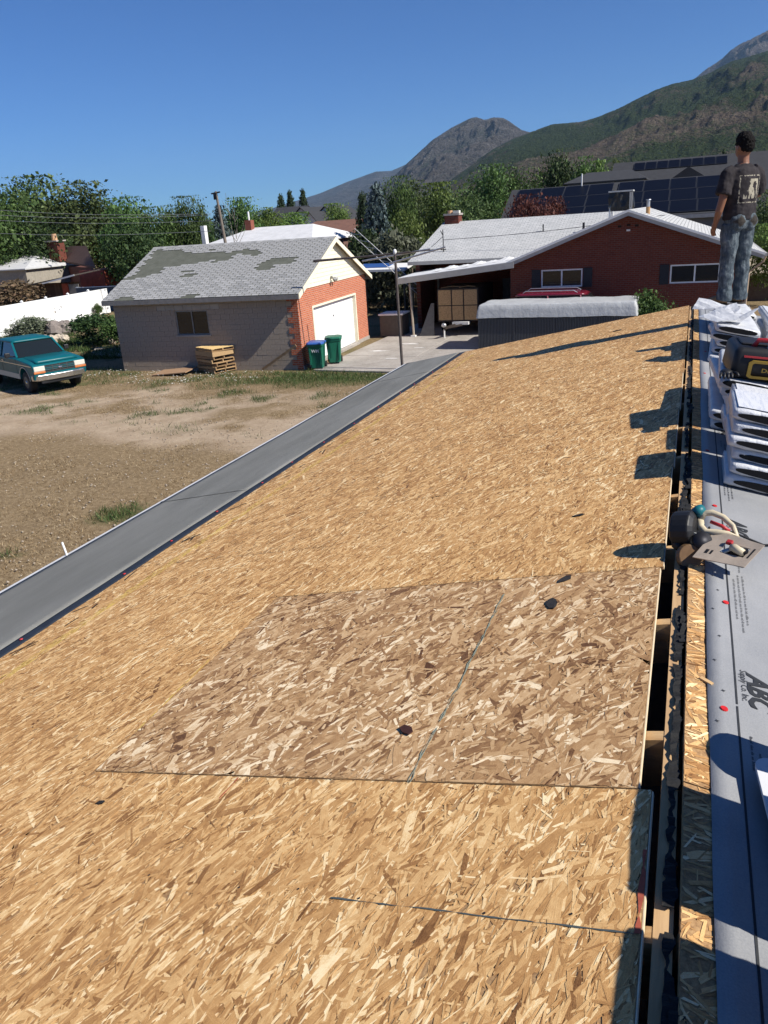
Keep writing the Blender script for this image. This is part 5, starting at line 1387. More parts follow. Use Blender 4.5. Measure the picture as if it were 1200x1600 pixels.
for i in range(npn):
    MB().box(i * pw_ + .07, (i + 1) * pw_ - .07, -.02, .02, .06, 1.68).build('panel', M_VIN, wf); MB().box(i * pw_ + .07, (i + 1) * pw_ - .07, -.035, .035, 1.681, 1.77).build('top_rail', M_VIN, wf)
    MB().box(i * pw_ - .064, i * pw_ + .064, -.064, .064, 0, 1.84).build('post', M_VIN, wf); MB().add([(i * pw_ - .08, -.08, 1.842), (i * pw_ + .08, -.08, 1.842), (i * pw_ + .08, .08, 1.842), (i * pw_ - .08, .08, 1.842), (i * pw_, 0, 1.92)], [(0, 1, 4), (1, 2, 4), (2, 3, 4), (3, 0, 4), (3, 2, 1, 0)]).build('post_cap', M_VIN, wf)
el = gable_house('bungalow', 'house with pale grey roof at the brown shrub', -120, 40, (424, 424), (402, 408), 57, 9, 'HIP', plain('dull_cream', (0.30, 0.27, 0.22), 0.8), plain('pale_grey_roof', (0.50, 0.50, 0.49), 0.9, .1, 3))
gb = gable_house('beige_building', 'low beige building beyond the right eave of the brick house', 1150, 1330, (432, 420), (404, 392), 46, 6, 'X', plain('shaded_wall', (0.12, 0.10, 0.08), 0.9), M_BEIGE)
# retaining strip of concrete beside the garage
pth = MB().prism([g(140, 556), g(196, 558), g(192, 540), g(150, 545)], (0, 0, .06)).build('path', M_CONC); pth['kind'] = 'structure'
# ------------------------------------------------------------------ trees and shrubs
def leaf_cloud(cent, nrm_out, sizes, name, mat_, extra_tone=None):
    """one quad per leaf spray: centres (n,3), outward hints, sizes (n,)"""
    n = len(cent)
    d = NP.normal(size=(n, 3)) + nrm_out * 0.9; d /= np.linalg.norm(d, axis=1)[:, None]
    a = NP.normal(size=(n, 3)); u = np.cross(d, a); u /= np.linalg.norm(u, axis=1)[:, None]; w = np.cross(d, u)
    s = sizes[:, None]; k = NP.uniform(0.45, 0.8, (n, 1))
    P = np.stack([cent - u * s, cent + w * s * k * NP.uniform(.6, 1.2, (n, 1)), cent + u * s, cent - w * s * k * NP.uniform(.6, 1.2, (n, 1))], 1).reshape(-1, 3)
    F = np.arange(4 * n).reshape(-1, 4)
    tone = np.clip(NP.normal(0.5, 0.2, n) + (0 if extra_tone is None else extra_tone), 0, 1)
    me = from_np(None, P, F, mat_, None, {'tone': ('FACE', tone)}) if False else None
    o = from_np(name, P, F, mat_, None, {'tone': ('FACE', tone)})
    m = o.data; bpy.data.objects.remove(o)
    return m


def crown_round(seed, mat_, n_cl=105, per=105, leaf=0.0175, spread=0.085, low=0.16, lobes=7, gap=0.0):
    """crown of unit height and width: clumps over uneven lobes"""
    r = np.random.default_rng(seed); C = []; O = []; T = []
    lob = [(np.array([0, 0, 0.55]), np.array([0.36, 0.36, 0.36]))]
    for k in range(lobes):
        a = r.uniform(0, 6.283); rr = r.uniform(0.12, 0.27); z = r.uniform(low + 0.14, 0.84); s = r.uniform(0.16, 0.27) * (1.1 - 0.4 * z)
        lob.append((np.array([rr * math.cos(a), rr * math.sin(a), z]), np.array([s, s, s * r.uniform(.8, 1.15)])))
    for i in range(n_cl):
        c, s = lob[r.integers(len(lob))] if r.random() < .85 else lob[0]
        d = r.normal(size=3); d /= np.linalg.norm(d); d[2] = abs(d[2]) if r.random() < .35 else d[2]
        p = c + d * s * r.uniform(0.72, 1.06); p[2] = max(p[2], low + r.uniform(0, .06))
        k = int(per * r.uniform(.5, 1.4)); sp = spread * r.uniform(.6, 1.3)
        q = p + r.normal(size=(k, 3)) * sp * np.array([1, 1, .75]); C.append(q); o = q - np.array([0, 0, .5]); o /= (np.linalg.norm(o, axis=1)[:, None] + 1e-6); O.append(o); T.append(np.full(k, r.normal(0, .10)))
    C = np.concatenate(C); O = np.concatenate(O); T = np.concatenate(T)
    C[:, 2] = np.clip(C[:, 2], low * .7, 1.02)
    return leaf_cloud(C, O, leaf * NP.uniform(.35, 1.0, len(C)) * np.where(NP.random(len(C)) < .25, 1.9, 1.15), 'crown', mat_, T)


def crown_cone(seed, mat_, n=8500, leaf=0.02, base=0.06, flat=0.9):
    r = np.random.default_rng(seed); C = []; O = []; T = []
    nb = 130
    for i in range(nb):
        z = base + (0.985 - base) * (i / nb) ** 0.9; R_ = 0.5 * (1 - z) ** 0.75 * r.uniform(.72, 1.1) + .012
        a = i * 2.4 + r.uniform(-.4, .4); k = int(n / nb * (0.35 + 1.5 * (1 - z))); u = np.sqrt(r.random(k))
        x = u * R_ * math.cos(a); y = u * R_ * math.sin(a); zz = z - 0.10 * u * R_ / .5 + r.normal(0, .012, k)
        p = np.stack([x + r.normal(0, .028, k), y + r.normal(0, .028, k), zz], 1); C.append(p); o = np.stack([np.full(k, math.cos(a)), np.full(k, math.sin(a)), np.full(k, .5)], 1); O.append(o); T.append(np.full(k, r.normal(0, .09)) + (u - .6) * .35)
    C = np.concatenate(C); O = np.concatenate(O); T = np.concatenate(T)
    return leaf_cloud(C, O, leaf * NP.uniform(.35, 1.0, len(C)) * np.where(NP.random(len(C)) < .25, 1.9, 1.15), 'crown', mat_, T)


def trunk_mesh(seed, m, h=0.6, r0=0.022, limbs=7):
    r = random.Random(seed); b = MB(); b.tube([(0, 0, -.02), (r.uniform(-.01, .01), 0, h * .35), (r.uniform(-.02, .02), r.uniform(-.02, .02), h * .7), (r.uniform(-.03, .03), r.uniform(-.03, .03), h)], [r0 * 1.25, r0, r0 * .75, r0 * .4], 8)
    for k in range(limbs):
        a = r.uniform(0, 6.28); z0 = h * r.uniform(.35, .85); l = r.uniform(.15, .3)
        b.tube([(0, 0, z0), (l * .5 * math.cos(a), l * .5 * math.sin(a), z0 + l * .45), (l * math.cos(a), l * math.sin(a), z0 + l * .8)], [r0 * .5, r0 * .35, r0 * .15], 6)
    return b.mesh('trunk', m, True)


M_BARK = plain('bark', (0.09, 0.065, 0.045), 0.95, 0.3, 10, bump=.6, bscale=40)
LG = {
    'mid': leaf_mat('leaf_mid', [(0, (0.0210, 0.0420, 0.0123)), (.5, (0.0665, 0.1155, 0.0298)), (1, (0.1488, 0.2188, 0.0613))]),
    'dark': leaf_mat('leaf_dark', [(0, (0.0140, 0.0280, 0.0105)), (.5, (0.0385, 0.0700, 0.0227)), (1, (0.0963, 0.1400, 0.0455))]),
    'light': leaf_mat('leaf_light', [(0, (0.0385, 0.0665, 0.0140)), (.5, (0.1085, 0.1663, 0.0350)), (1, (0.2275, 0.2975, 0.0788))]),
    'olive': leaf_mat('leaf_olive', [(0, (0.024, 0.040, 0.013)), (.5, (0.068, 0.104, 0.032)), (1, (0.15, 0.19, 0.068))]),
    'grey': leaf_mat('leaf_grey', [(0, (0.0385, 0.0490, 0.0280)), (.5, (0.1225, 0.1400, 0.0875)), (1, (0.2537, 0.2712, 0.1837))]),
    'blue': leaf_mat('needle_blue', [(0, (0.0175, 0.0298, 0.0280)), (.5, (0.0490, 0.0752, 0.0718)), (1, (0.1313, 0.1715, 0.1645))], .7, .1),
    'fir': leaf_mat('needle_dark', [(0, (0.0088, 0.0175, 0.0088)), (.5, (0.0245, 0.0455, 0.0192)), (1, (0.0613, 0.0910, 0.0385))], .7, .1),
    'red': leaf_mat('leaf_red', [(0, (0.0315, 0.0105, 0.0088)), (.5, (0.0963, 0.0315, 0.0245)), (1, (0.2188, 0.0788, 0.0525))]),
    'rust': leaf_mat('leaf_rust', [(0, (0.0525, 0.0385, 0.0210)), (.5, (0.1488, 0.1050, 0.0578)), (1, (0.2975, 0.1925, 0.1225))]),
}
CR = {}
for i, k in enumerate(('mid', 'dark', 'light', 'olive', 'red', 'grey', 'rust')):
    CR[k] = [crown_round(40 + i, LG[k]), crown_round(60 + i, LG[k], lobes=9)] if k in ('mid', 'dark', 'light') else [crown_round(40 + i, LG[k])]
CR['blue'] = [crown_cone(5, LG['blue'])]; CR['fir'] = [crown_cone(6, LG['fir'])]
CR['poplar'] = [crown_round(77, LG['dark'], 80, 100, .02, .07, .08, 12)]
BU = {k: [crown_round(90 + i, LG[k], 60, 110, .030, .085, .02, 6)] for i, k in enumerate(('mid', 'dark', 'light', 'olive', 'rust', 'grey'))}
TM = [trunk_mesh(k, M_BARK) for k in range(3)]; TMC = trunk_mesh(9, M_BARK, .95, .016, 0); TMB = trunk_mesh(12, M_BARK, .45, .012, 9)
tcount = 0


def tree(px, py_top, wpx, Y, kind, label, name='tree', group=None, low=False, cat='tree', base=None, sx=1.0):
    """a tree whose top shows at (px, py_top) when it stands Y metres out"""
    global tcount
    top = aty(px, py_top, Y); w = wpx * (Vector((top.x, Y, 0)).length / FPX) * 1.08
    z0 = 0.0 if base is None else base
    h = max(0.4, (top.z - z0) * (.96 if px < 420 else 1.0))
    tcount += 1; r = random.Random(tcount)
    t_ = thing(name, label, cat, (top.x, Y, z0), r.uniform(0, 6.28), group)
    lib = BU if low else CR
    cm = lib[kind][tcount % len(lib[kind])]
    tm_ = TMB if low else (TMC if kind in ('blue', 'fir') else TM[tcount % 3])
    o = link('trunk', tm_, t_); o.scale = (w * (.7 if low else .6), w * (.7 if low else .6), h * (.9 if low or kind in ('blue', 'fir') else .8))
    o = link('crown', cm, t_); o.scale = (w, w * sx, h)
    return t_


GT = 'trees behind the neighbouring houses'
for a in (
    (16, 272, 150, 74, 'olive', 'tallest grey-green tree of the left grove'),
    (98, 284, 150, 78, 'olive', 'broad olive-green tree behind the brick cottage'),
    (-30, 300, 120, 60, 'mid', 'green tree at the end of the left grove, beyond the bungalow'),
    (38, 335, 115, 63, 'dark', 'dark leafy tree standing between bungalow and brick cottage'),
    (95, 330, 95, 84, 'light', 'bright green tree showing over the cottage chimney'),
    (148, 303, 100, 80, 'olive', 'olive tree rising behind the cottage roof'),
    (184, 305, 90, 57, 'mid', 'green tree touching the cottage roof edge'),
    (205, 345, 90, 50, 'dark', 'low dark tree filling the gap beside the block garage'),
    (232, 320, 70, 54, 'mid', 'green tree over the far end of the garage ridge'),
    (258, 318, 50, 58, 'dark', 'narrow dark tree behind the garage ridge'),
    (287, 303, 56, 56, 'mid', 'pointed tree with a high tip behind the garage ridge'),
    (312, 319, 42, 60, 'dark', 'dark tree beside the white chimney'),
    (340, 314, 60, 72, 'blue', 'bluish spruce behind the wooden utility pole'),
    (375, 307, 74, 84, 'mid', 'tall green tree behind the pale roof house'),
    (408, 323, 70, 88, 'light', 'light green tree behind the pale roof house'),
    (448, 335, 70, 96, 'light', 'low light green tree before the far dark-roofed house'),
    (438, 303, 38, 150, 'fir', 'left one of two dark far evergreens'),
    (452, 297, 34, 152, 'fir', 'taller middle point of the dark far evergreens'),
    (472, 295, 34, 150, 'fir', 'right one of two dark far evergreens'),
    (527, 320, 46, 108, 'light', 'small round light green tree beside the far white houses'),
    (566, 300, 60, 58, 'fir', 'dark green spruce leaning on the blue spruce'),
    (586, 286, 84, 55, 'blue', 'big blue spruce behind the block garage'),
    (622, 280, 58, 62, 'mid', 'tall green tree right of the blue spruce'),
    (650, 286, 76, 74, 'olive', 'olive tree behind the white-trimmed grey house'),
    (632, 330, 64, 50, 'light', 'light leafy tree below the tall green tree'),
    (700, 288, 80, 70, 'light', 'rounded light green tree above the brick chimney'),
    (738, 300, 86, 64, 'olive', 'broad olive tree right of the brick chimney'),
    (765, 262, 84, 86, 'mid', 'tall green tree left of the solar house'),
    (812, 264, 72, 90, 'mid', 'green tree rising over the end of the solar roof'),
    (868, 238, 66, 96, 'dark', 'tall dark tree towering over the solar roof'),
    (900, 250, 66, 98, 'mid', 'green tree beside the tall dark tree'),
    (930, 256, 44, 94, 'light', 'thin light green tree left of the grey house'),
    (968, 250, 24, 104, 'light', 'slim yellow-green tree at the grey house wall'),
    (1132, 234, 30, 110, 'fir', 'small conifer above the grey house, near the standing man'),
    (835, 307, 74, 50, 'red', 'dark red maple before the solar panels, the wider one'),
    (868, 311, 54, 51, 'red', 'dark red maple before the solar panels, the narrower one'),
    (1205, 300, 70, 50, 'olive', 'olive tree behind the right eave of the brick house'),
    (1218, 352, 70, 44, 'light', 'bright green tree close to the right eave of the brick house'),
):
    tree(*a, group=GT)
for a in (
    (616, 352, 96, 46, 'grey', 'grey-green shrub below the blue spruce'),
    (570, 362, 60, 47, 'dark', 'dark shrub behind the garage gable'),
    (672, 365, 40, 49, 'olive', 'olive shrub at the left end of the white roof'),
    (10, 438, 96, 41, 'rust', 'brownish shrub before the bungalow'),
    (42, 468, 50, 42.5, 'mid', 'green shrub just behind the white vinyl fence'),
    (1018, 453, 66, 32, 'mid', 'small leafy shrub at the end of the spa tub'),
    (148, 490, 70, 33, 'dark', 'dense dark bush beside the block garage'),
    (170, 492, 44, 32.2, 'mid', 'smaller bush against the end wall of the garage'),
    (44, 491, 62, 36, 'grey', 'airy shrub before the white vinyl fence'),
    (152, 473, 14, 46, 'mid', 'strand of ivy on the white vinyl fence'),
):
    tree(*a, name='shrub', group='shrubs around the lot', low=True, cat='shrub')
# far wood that closes the view under the mountains
C = []; T = []
for k in range(900):
    az_ = R(NP.uniform(-52, 26)); rr = NP.uniform(170, 420); h = NP.uniform(4, 8.5) * (rr / 300) ** .15; c = np.array([math.sin(az_) * rr, math.cos(az_) * rr, h * .55]); m = 60
    q = NP.normal(size=(m, 3)); q /= np.linalg.norm(q, axis=1)[:, None]; C.append(c + q * np.array([h * .6, h * .6, h * .5]) * NP.uniform(.7, 1.05, (m, 1))); T.append(np.full(m, NP.normal(0, .15)))
C = np.concatenate(C); T = np.concatenate(T); C[:, 2] = np.maximum(C[:, 2], .2)
fw = link('far_woodland', leaf_cloud(C, np.tile([[0, 0, .6]], (len(C), 1)), NP.uniform(.5, 1.1, len(C)), 'crown', LG['mid'], T)); tag(fw, 'far green woodland at the foot of the mountains', 'woodland', kind='stuff')

# bare-branched sapling, utility pole, wires
up_l = thing('utility_pole', 'slanting wooden utility pole behind the block garage', 'utility pole', (0, 0, 0)); pb_ = aty(352, 378, 47); pt_ = aty(337, 299, 47); up_l.location = (pb_.x, 47, 0); dlt = pt_ - pb_
MB().tube([(-dlt.x * pb_.z / dlt.z, 0, -.2), (0, 0, pb_.z), (dlt.x, 0, pt_.z)], [.12, .10, .075], 10).build('pole', wood('pole_wood', (0.08, 0.065, 0.05), (0.20, 0.17, 0.14), 1, 'Z'), up_l)
MB().tube([(dlt.x - .35, 0, pt_.z - .12), (dlt.x + .3, 0, pt_.z - .06)], .05, 6).build('bracket', M_DARKM, up_l); MB().box(dlt.x - .12, dlt.x + .1, -.16, -.12, pt_.z - .5, pt_.z - .1).build('insulator', M_DARKM, up_l)
sp_ = thing('bare_sapling', 'thin almost leafless sapling right of the utility pole', 'sapling', (aty(372, 375, 46).x, 46, 0)); zt = aty(365, 300, 46).z
m_ = MB(); m_.tube([(0, 0, 0), (-.1, 0, 3), (-.35, 0, 5), (-.5, 0, zt)], [.05, .04, .025, .008], 6)
for k in range(16):
    z = rnd.uniform(2.5, zt - 1); a = rnd.uniform(0, 6.28); l = rnd.uniform(.5, 1.3); m_.tube([(-.1, 0, z), (-.1 + l * .4 * math.cos(a), l * .4 * math.sin(a), z + l * .6), (-.1 + l * .55 * math.cos(a), l * .5 * math.sin(a), z + l)], [.018, .012, .006], 5)
m_.build('stem', plain('grey_twig', (0.20, 0.18, 0.15), .9), sp_)
for i, (pa_, pb2, lab) in enumerate((((-60, 324), (330, 334), 'topmost overhead wire before the left grove'), ((-60, 333), (330, 336), 'second overhead wire from the top before the left grove'), ((-60, 341), (330, 345), 'third overhead wire from the top before the left grove'), ((-60, 362), (330, 361), 'lowest overhead wire before the left grove'))):
    a = aty(*pa_, 46); b = aty(*pb2, 47.2); pts = [a.lerp(b, u / 12) - Vector((0, 0, .25 * math.sin(math.pi * u / 12))) for u in range(13)]
    tag(MB().tube(pts, 0.013, 5).build('overhead_wire', plain('wire_grey', (0.30, 0.31, 0.30), .5)), lab, 'wire', 'overhead wires')
pts = [aty(545, 419, 37.5).lerp(aty(905, 352, 38.2), u / 10) for u in range(11)]
pts = [Vector((-11.23, 38.0, 4.1)).lerp(Vector((-1.2, 37.4, 4.62)), u / 10) - Vector((0, 0, .12 * math.sin(math.pi * u / 10))) for u in range(11)]
tag(MB().tube(pts, 0.012, 5).build('roof_cable', M_DARKM), 'dark cable strung over the white roof from the aerial', 'cable')

# boulders by the fence
def boulder(px, py, s, lab, Y, m):
    q = aty(px, py, Y); me = MB().ell((0, 0, 0), (s, s * .9, s * .85), 12, 8); o = me.build('boulder', m); r = random.Random(px)
    for v in o.data.vertices: v.co *= r.uniform(.82, 1.12)
    o.location = (q.x, Y, s * .6); o.rotation_euler = (r.uniform(-.3, .3), r.uniform(-.3, .3), r.uniform(0, 6)); tag(o, lab, 'rock', 'rocks by the vinyl fence'); return o


M_RK = plain('boulder_grey', (0.21, 0.18, 0.16), .95, .25, 4, bump=.6, bscale=18, bdist=.05); M_RKP = plain('boulder_pale', (0.48, 0.41, 0.32), .95, .25, 4, bump=.6, bscale=18, bdist=.05)
boulder(84, 514, .62, 'large grey boulder before the vinyl fence, the left of two', 36.5, M_RK); boulder(101, 512, .60, 'large grey boulder before the vinyl fence, the right of two', 37.0, M_RK)
for k, (px, py, s, lab) in enumerate(((80, 527, .35, 'pale tan rock below the large grey boulders'), (68, 522, .30, 'pale tan rock between airy shrub and grey boulders'), (92, 534, .26, 'small pale rock at the edge of the dense bush'), (175, 517, .32, 'pale rock between dense bush and garage wall'), (104, 546, .30, 'tan rock behind the truck hood'))): boulder(px, py, s, lab, 33.5 + (k % 3) * .6, M_RKP)
tg, _ = None, None
V, F, tn = blades('g', 26000, None, (-38, -24), (29, 37), lambda x, y: fbm(x * .8, y * .8, 3) > .45, .28, .02, (.2, 1))
o = from_np('rough_grass', V, F, MATS['green_blades'], None, {'tone': ('FACE', tn)}, nper=3); tag(o, 'rough green growth around the rocks and fence', 'grass', kind='stuff')
# ------------------------------------------------------------------ pickup truck
tk = thing('pickup_truck', 'teal pickup truck with chrome bumper parked on the dirt yard', 'truck', (-22.2, 22.85, 0.0), R(-25))
M_TEAL = plain('teal_paint', (0.004, 0.10, 0.12), 0.35, 0.08, 2, coat=0.08, spec=0.2); M_SILV = plain('silver_trim', (0.42, 0.44, 0.43), 0.4, 0.08, 5, metal=0.3)
M_CHR = plain('chrome', (0.62, 0.62, 0.62), 0.18, 0.05, 5, metal=0.95); M_RUB = MATS['black_rubber']; M_BLK = plain('black_trim', (0.014, 0.014, 0.015), 0.5)


def arch(cx, r, z0, a0, a1, n=9): return [(cx + r * math.cos(R(a0 + (a1 - a0) * i / n)), z0 + r * math.sin(R(a0 + (a1 - a0) * i / n))) for i in range(n + 1)]


prof = [(0.86, 0.52), (0.92, 0.70), (0.93, 0.98), (0.86, 1.07), (0.5, 1.13), (-0.72, 1.22), (-4.75, 1.22), (-4.8, 1.0), (-4.78, 0.55), (-4.15, 0.50)]
prof += arch(-3.55, 0.50, 0.44, 10, 170)[0:0] + [(p[0], p[1]) for p in arch(-3.55, 0.48, 0.46, 175, 5)] + [(-3.0, 0.46), (-0.5, 0.46)] + [(p[0], p[1]) for p in arch(0.0, 0.48, 0.46, 175, 5)]
bd_ = MB(); bd_.prism([(x, -0.98, z) for x, z in prof], (0, 1.96, 0)); bd_.build('body', M_TEAL, tk, bevel=0.05, seg=3)
# hood bulge
lathe_box([(1.10, -0.70, 0.80, -0.80, 0.80, .12), (1.205, -0.70, 0.55, -0.72, 0.72, .12), (1.225, -0.70, 0.2, -0.6, 0.6, .12)]).build('hood', M_TEAL, tk, True)
# cab
lathe_box([(1.221, -2.85, -0.62, -0.90, 0.90, .10), (1.72, -2.72, -1.22, -0.74, 0.74, .12)]).build('cab_glass', glass_dark('truck_glass', (0.012, 0.016, 0.017)), tk)
lathe_box([(1.721, -2.76, -1.17, -0.77, 0.77, .12), (1.79, -2.70, -1.30, -0.72, 0.72, .12), (1.82, -2.5, -1.5, -0.55, 0.55, .12)]).build('roof', M_TEAL, tk, True)
for s_ in (-1, 1):
    MB().beam((-0.66, s_ * .88, 1.225), (-1.24, s_ * .745, 1.725), .07, .05).build('windshield_pillar', M_TEAL, tk); MB().beam((-2.25, s_ * .91, 1.225), (-2.25, s_ * .76, 1.725), .12, .03).build('pillar', M_TEAL, tk); MB().beam((-2.8, s_ * .90, 1.225), (-2.7, s_ * .755, 1.725), .2, .04).build('rear_pillar', M_TEAL, tk)
    MB().box(-2.95, -0.52, s_ * .975 - .012, s_ * .975 + .012, 0.47, 0.66).build('rocker_panel', M_SILV, tk); MB().box(-2.95, 0.80, s_ * .985 - .006, s_ * .985 + .006, 1.005, 1.03).build('side_trim', M_CHR, tk)
    MB().box(-4.7, -4.05, s_ * .975 - .012, s_ * .975 + .012, .56, .66).build('rocker_panel', M_SILV, tk)
    for x in (-0.62, -2.05): MB().box(x - .006, x + .006, s_ * .981 - .003, s_ * .981 + .003, .5, 1.2).build('door_seam', M_BLK, tk)
    MB().box(-1.98, -1.80, s_ * .985 - .02, s_ * .985 + .02, 1.06, 1.10).build('door_handle', M_CHR, tk)
    mr = MB().box(-0.98, -0.86, s_ * 1.12 - .09, s_ * 1.12 + .09, 1.25, 1.42).build('mirror', M_BLK, tk, bevel=.02); MB().beam((-0.92, s_ * .9, 1.26), (-0.92, s_ * 1.06, 1.30), .04, .04).build('mirror_arm', M_BLK, mr)
    # front lights: pale lens over amber
    hl = MB().box(0.86, 0.945, min(s_ * .55, s_ * .95), max(s_ * .55, s_ * .95), 0.84, 1.01).build('headlight', plain('clear_lens', (0.62, 0.60, 0.52), .15, .05), tk, bevel=.02); MB().box(0.86, 0.95, min(s_ * .55, s_ * .97), max(s_ * .55, s_ * .97), 0.755, 0.835).build('turn_signal', plain('amber_lens', (0.50, 0.16, 0.05), .2, .1), tk, bevel=.015)
    for cx in (0.0, -3.55):
        t_ = MB(); t_.tube([(cx, s_ * .70, .385), (cx, s_ * .72, .385), (cx, s_ * .94, .385), (cx, s_ * .96, .385)], [.35, .385, .385, .35], 24); w_ = t_.build('wheel', M_RUB, tk)
        MB().tube([(cx, s_ * .961, .385), (cx, s_ * .965, .385)], [.22, .20], 16).build('rim', plain('dark_rim', (0.10, 0.10, 0.10), .4, metal=.5), w_); MB().tube([(cx, s_ * .966, .385), (cx, s_ * .985, .385)], [.07, .05], 10).build('hub_cap', M_CHR, w_)
        ar = MB(); o_ = arch(cx, .50, .46, 178, 2, 14); i_ = arch(cx, .465, .46, 178, 2, 14)
        for k in range(14): ar.prism([(o_[k][0], s_ * .976, o_[k][1]), (o_[k + 1][0], s_ * .976, o_[k + 1][1]), (i_[k + 1][0], s_ * .976, i_[k + 1][1]), (i_[k][0], s_ * .976, i_[k][1])], (0, s_ * .018, 0))
        ob = ar.build('wheel_arch_trim', M_SILV, tk)
        bmx = bmesh.new(); bmx.from_mesh(ob.data); bmesh.ops.remove_doubles(bmx, verts=bmx.verts, dist=1e-4); bmx.to_mesh(ob.data); bmx.free()
gr_ = MB().box(0.90, 0.925, -.54, .54, .76, 1.02).build('grille', M_BLK, tk)
for k in range(4): MB().box(.926, .945, -.54, .54, .775 + k * .062, .80 + k * .062).build('grille_bar', plain('grille_grey', (0.10, 0.11, 0.11), .35, metal=.6), gr_)
for y in (-.27, 0, .27): MB().box(.926, .944, y - .012, y + .012, .77, 1.01).build('grille_bar', MATS['grille_grey'], gr_)
MB().tube([(.947, -.06, .89), (.947, .06, .89)], [(0.02, 0.03), (0.02, 0.03)], 8).build('badge', M_CHR, tk)
bp = MB(); bp.prism([(0.70, -1.02, 0), (0.97, -0.86, 0), (1.03, -0.4, 0), (1.04, 0, 0), (1.03, 0.4, 0), (0.97, .86, 0), (.70, 1.02, 0), (.70, .97, 0), (.90, .80, 0), (.94, 0, 0), (.90, -.80, 0), (.70, -.97, 0)], (0, 0, .2)); o = bp.build('front_bumper', M_CHR, tk, bevel=.03); o.location = (0, 0, .50)
MB().box(.86, .96, -.75, .75, .40, .495).build('air_dam', M_BLK, tk); MB().box(-4.98, -4.80, -.95, .95, .5, .68).build('rear_bumper', M_CHR, tk, bevel=.03)
MB().box(-4.70, -2.95, -.88, .88, 1.222, 1.24).build('bed_floor', M_BLK, tk)
for s_ in (-1, 1): MB().tube([(-.80, s_ * .3, 1.25), (-1.0, s_ * .05, 1.42)], .008, 5).build('wiper', M_BLK, tk)
MB().box(-3.4, .5, -.5, .5, .3, .46).build('chassis', M_BLK, tk)

# ------------------------------------------------------------------ shingle bundles
t = NT('white_wrap'); v = t.coord(); w1 = t.noise(v, 7, 5, .65); w2 = t.noise(v, 40, 4, .6)
t.color(t.ramp(w1, [(0.3, (0.44, 0.45, 0.47)), (.6, (0.62, 0.63, 0.645))])); t.rough(.35); t.spec(.5); t.bump(t.math('ADD', w1, t.math('MULTIPLY', w2, .4)), .6, .02); M_WRAP = t.m
t = NT('wrap_print'); co = t.n('ShaderNodeTexCoord'); br = t.n('ShaderNodeTexBrick'); t.l(co.outputs['Object'], br.inputs['Vector'])
for k, v_ in (('Scale', 1.0), ('Brick Width', .035), ('Row Height', .009), ('Mortar Size', .0022)): br.inputs[k].default_value = v_
n_ = t.noise(t.coord('Object', (60, 9, 1)), 1.0, 3, .6); sel = t.ramp(n_, [(.46, (0, 0, 0)), (.54, (1, 1, 1))]); n3 = t.noise(t.coord('Object', (420, 420, 1)), 1.0, 2, .6)
f_ = t.math('MULTIPLY', t.math('SUBTRACT', 1.0, br.outputs['Fac']), t.math('MULTIPLY', sel, t.math('GREATER_THAN', n3, .5)))
t.color(t.mix(f_, (0.62, 0.63, 0.645), (0.24, 0.29, 0.42))); t.rough(.4); t.spec(.45); M_PRINT = t.m
M_OPEN = plain('open_bundle_end', (0.010, 0.010, 0.011), .95, .3, 60, bump=.5, bscale=200)
BW, BL_, BT = 0.335, 1.0, 0.060


def wrap_mesh(seed):
    """a soft plastic-wrapped bundle, slightly bulged and creased"""
    r = np.random.default_rng(seed); nu, nv = 40, 24; vs = []; fs = []
    for i in range(nu + 1):
        y = -BL_ / 2 + BL_ * i / nu; e = min(i, nu - i) / nu; sh = min(1, .86 + e * 3)
        for k in range(nv):
            a = 2 * math.pi * k / nv; c, s = math.cos(a), math.sin(a); p = 10.0
            rr = (abs(c) ** p + abs(s) ** p) ** (-1 / p)
            j = r.normal(0, .0013)
            vs.append((c * rr * BW / 2 * (.975 + .025 * sh) + j, y, s * rr * BT / 2 * sh + j * .6))
    for i in range(nu):
        for k in range(nv): fs.append((i * nv + k, i * nv + (k + 1) % nv, (i + 1) * nv + (k + 1) % nv, (i + 1) * nv + k))
    fs.append(tuple(range(nv - 1, -1, -1))); fs.append(tuple(nu * nv + k for k in range(nv)))
    return MB().add(vs, fs).mesh('wrap', M_WRAP, True)


WM_ = [wrap_mesh(k) for k in range(4)]


def lens_mesh(seed):
    r = random.Random(seed); pts = []
    for i in range(22):
        a = 2 * math.pi * i / 22; c, s = math.cos(a), math.sin(a)
        pts.append((c * BW * .445 * (1 + r.uniform(-.02, .02)), 0, (abs(s) ** .75) * (1 if s > 0 else -1) * BT * .36 * r.uniform(.92, 1.06) + .002))
    return MB().prism(pts, (0, .006, 0)).mesh('open_end', M_OPEN)


LM_ = [lens_mesh(k) for k in range(4)]
bcount = 0


def bundle(x, y, z, lab, rz=0.0, pitch=0.0, roll=None, printed=False, group='wrapped shingle bundles on the roof'):
    global bcount
    bcount += 1
    b = thing('shingle_bundle', lab, 'bundle', (x, y, z), 0, group)
    b.rotation_euler = (pitch, math.atan(SL) if roll is None else roll, rz)
    k = bcount % 4
    o = link('wrap', WM_[k], b)
    o = link('open_end', LM_[k], b); o.location = (0, -BL_ / 2 - .0045, 0); o = link('open_end', LM_[(k + 1) % 4], b); o.location = (0, BL_ / 2 - .0015, 0)
    if printed:
        MB().add([(-BW * .42, -BL_ * .46, BT / 2 + .0035), (BW * .42, -BL_ * .46, BT / 2 + .0035), (BW * .42, BL_ * .46, BT / 2 + .0035), (-BW * .42, BL_ * .46, BT / 2 + .0035)], [(0, 1, 2, 3)]).build('printed_label', M_PRINT, b)
    return b


def roof_top(x): return rz_(x) + 0.024


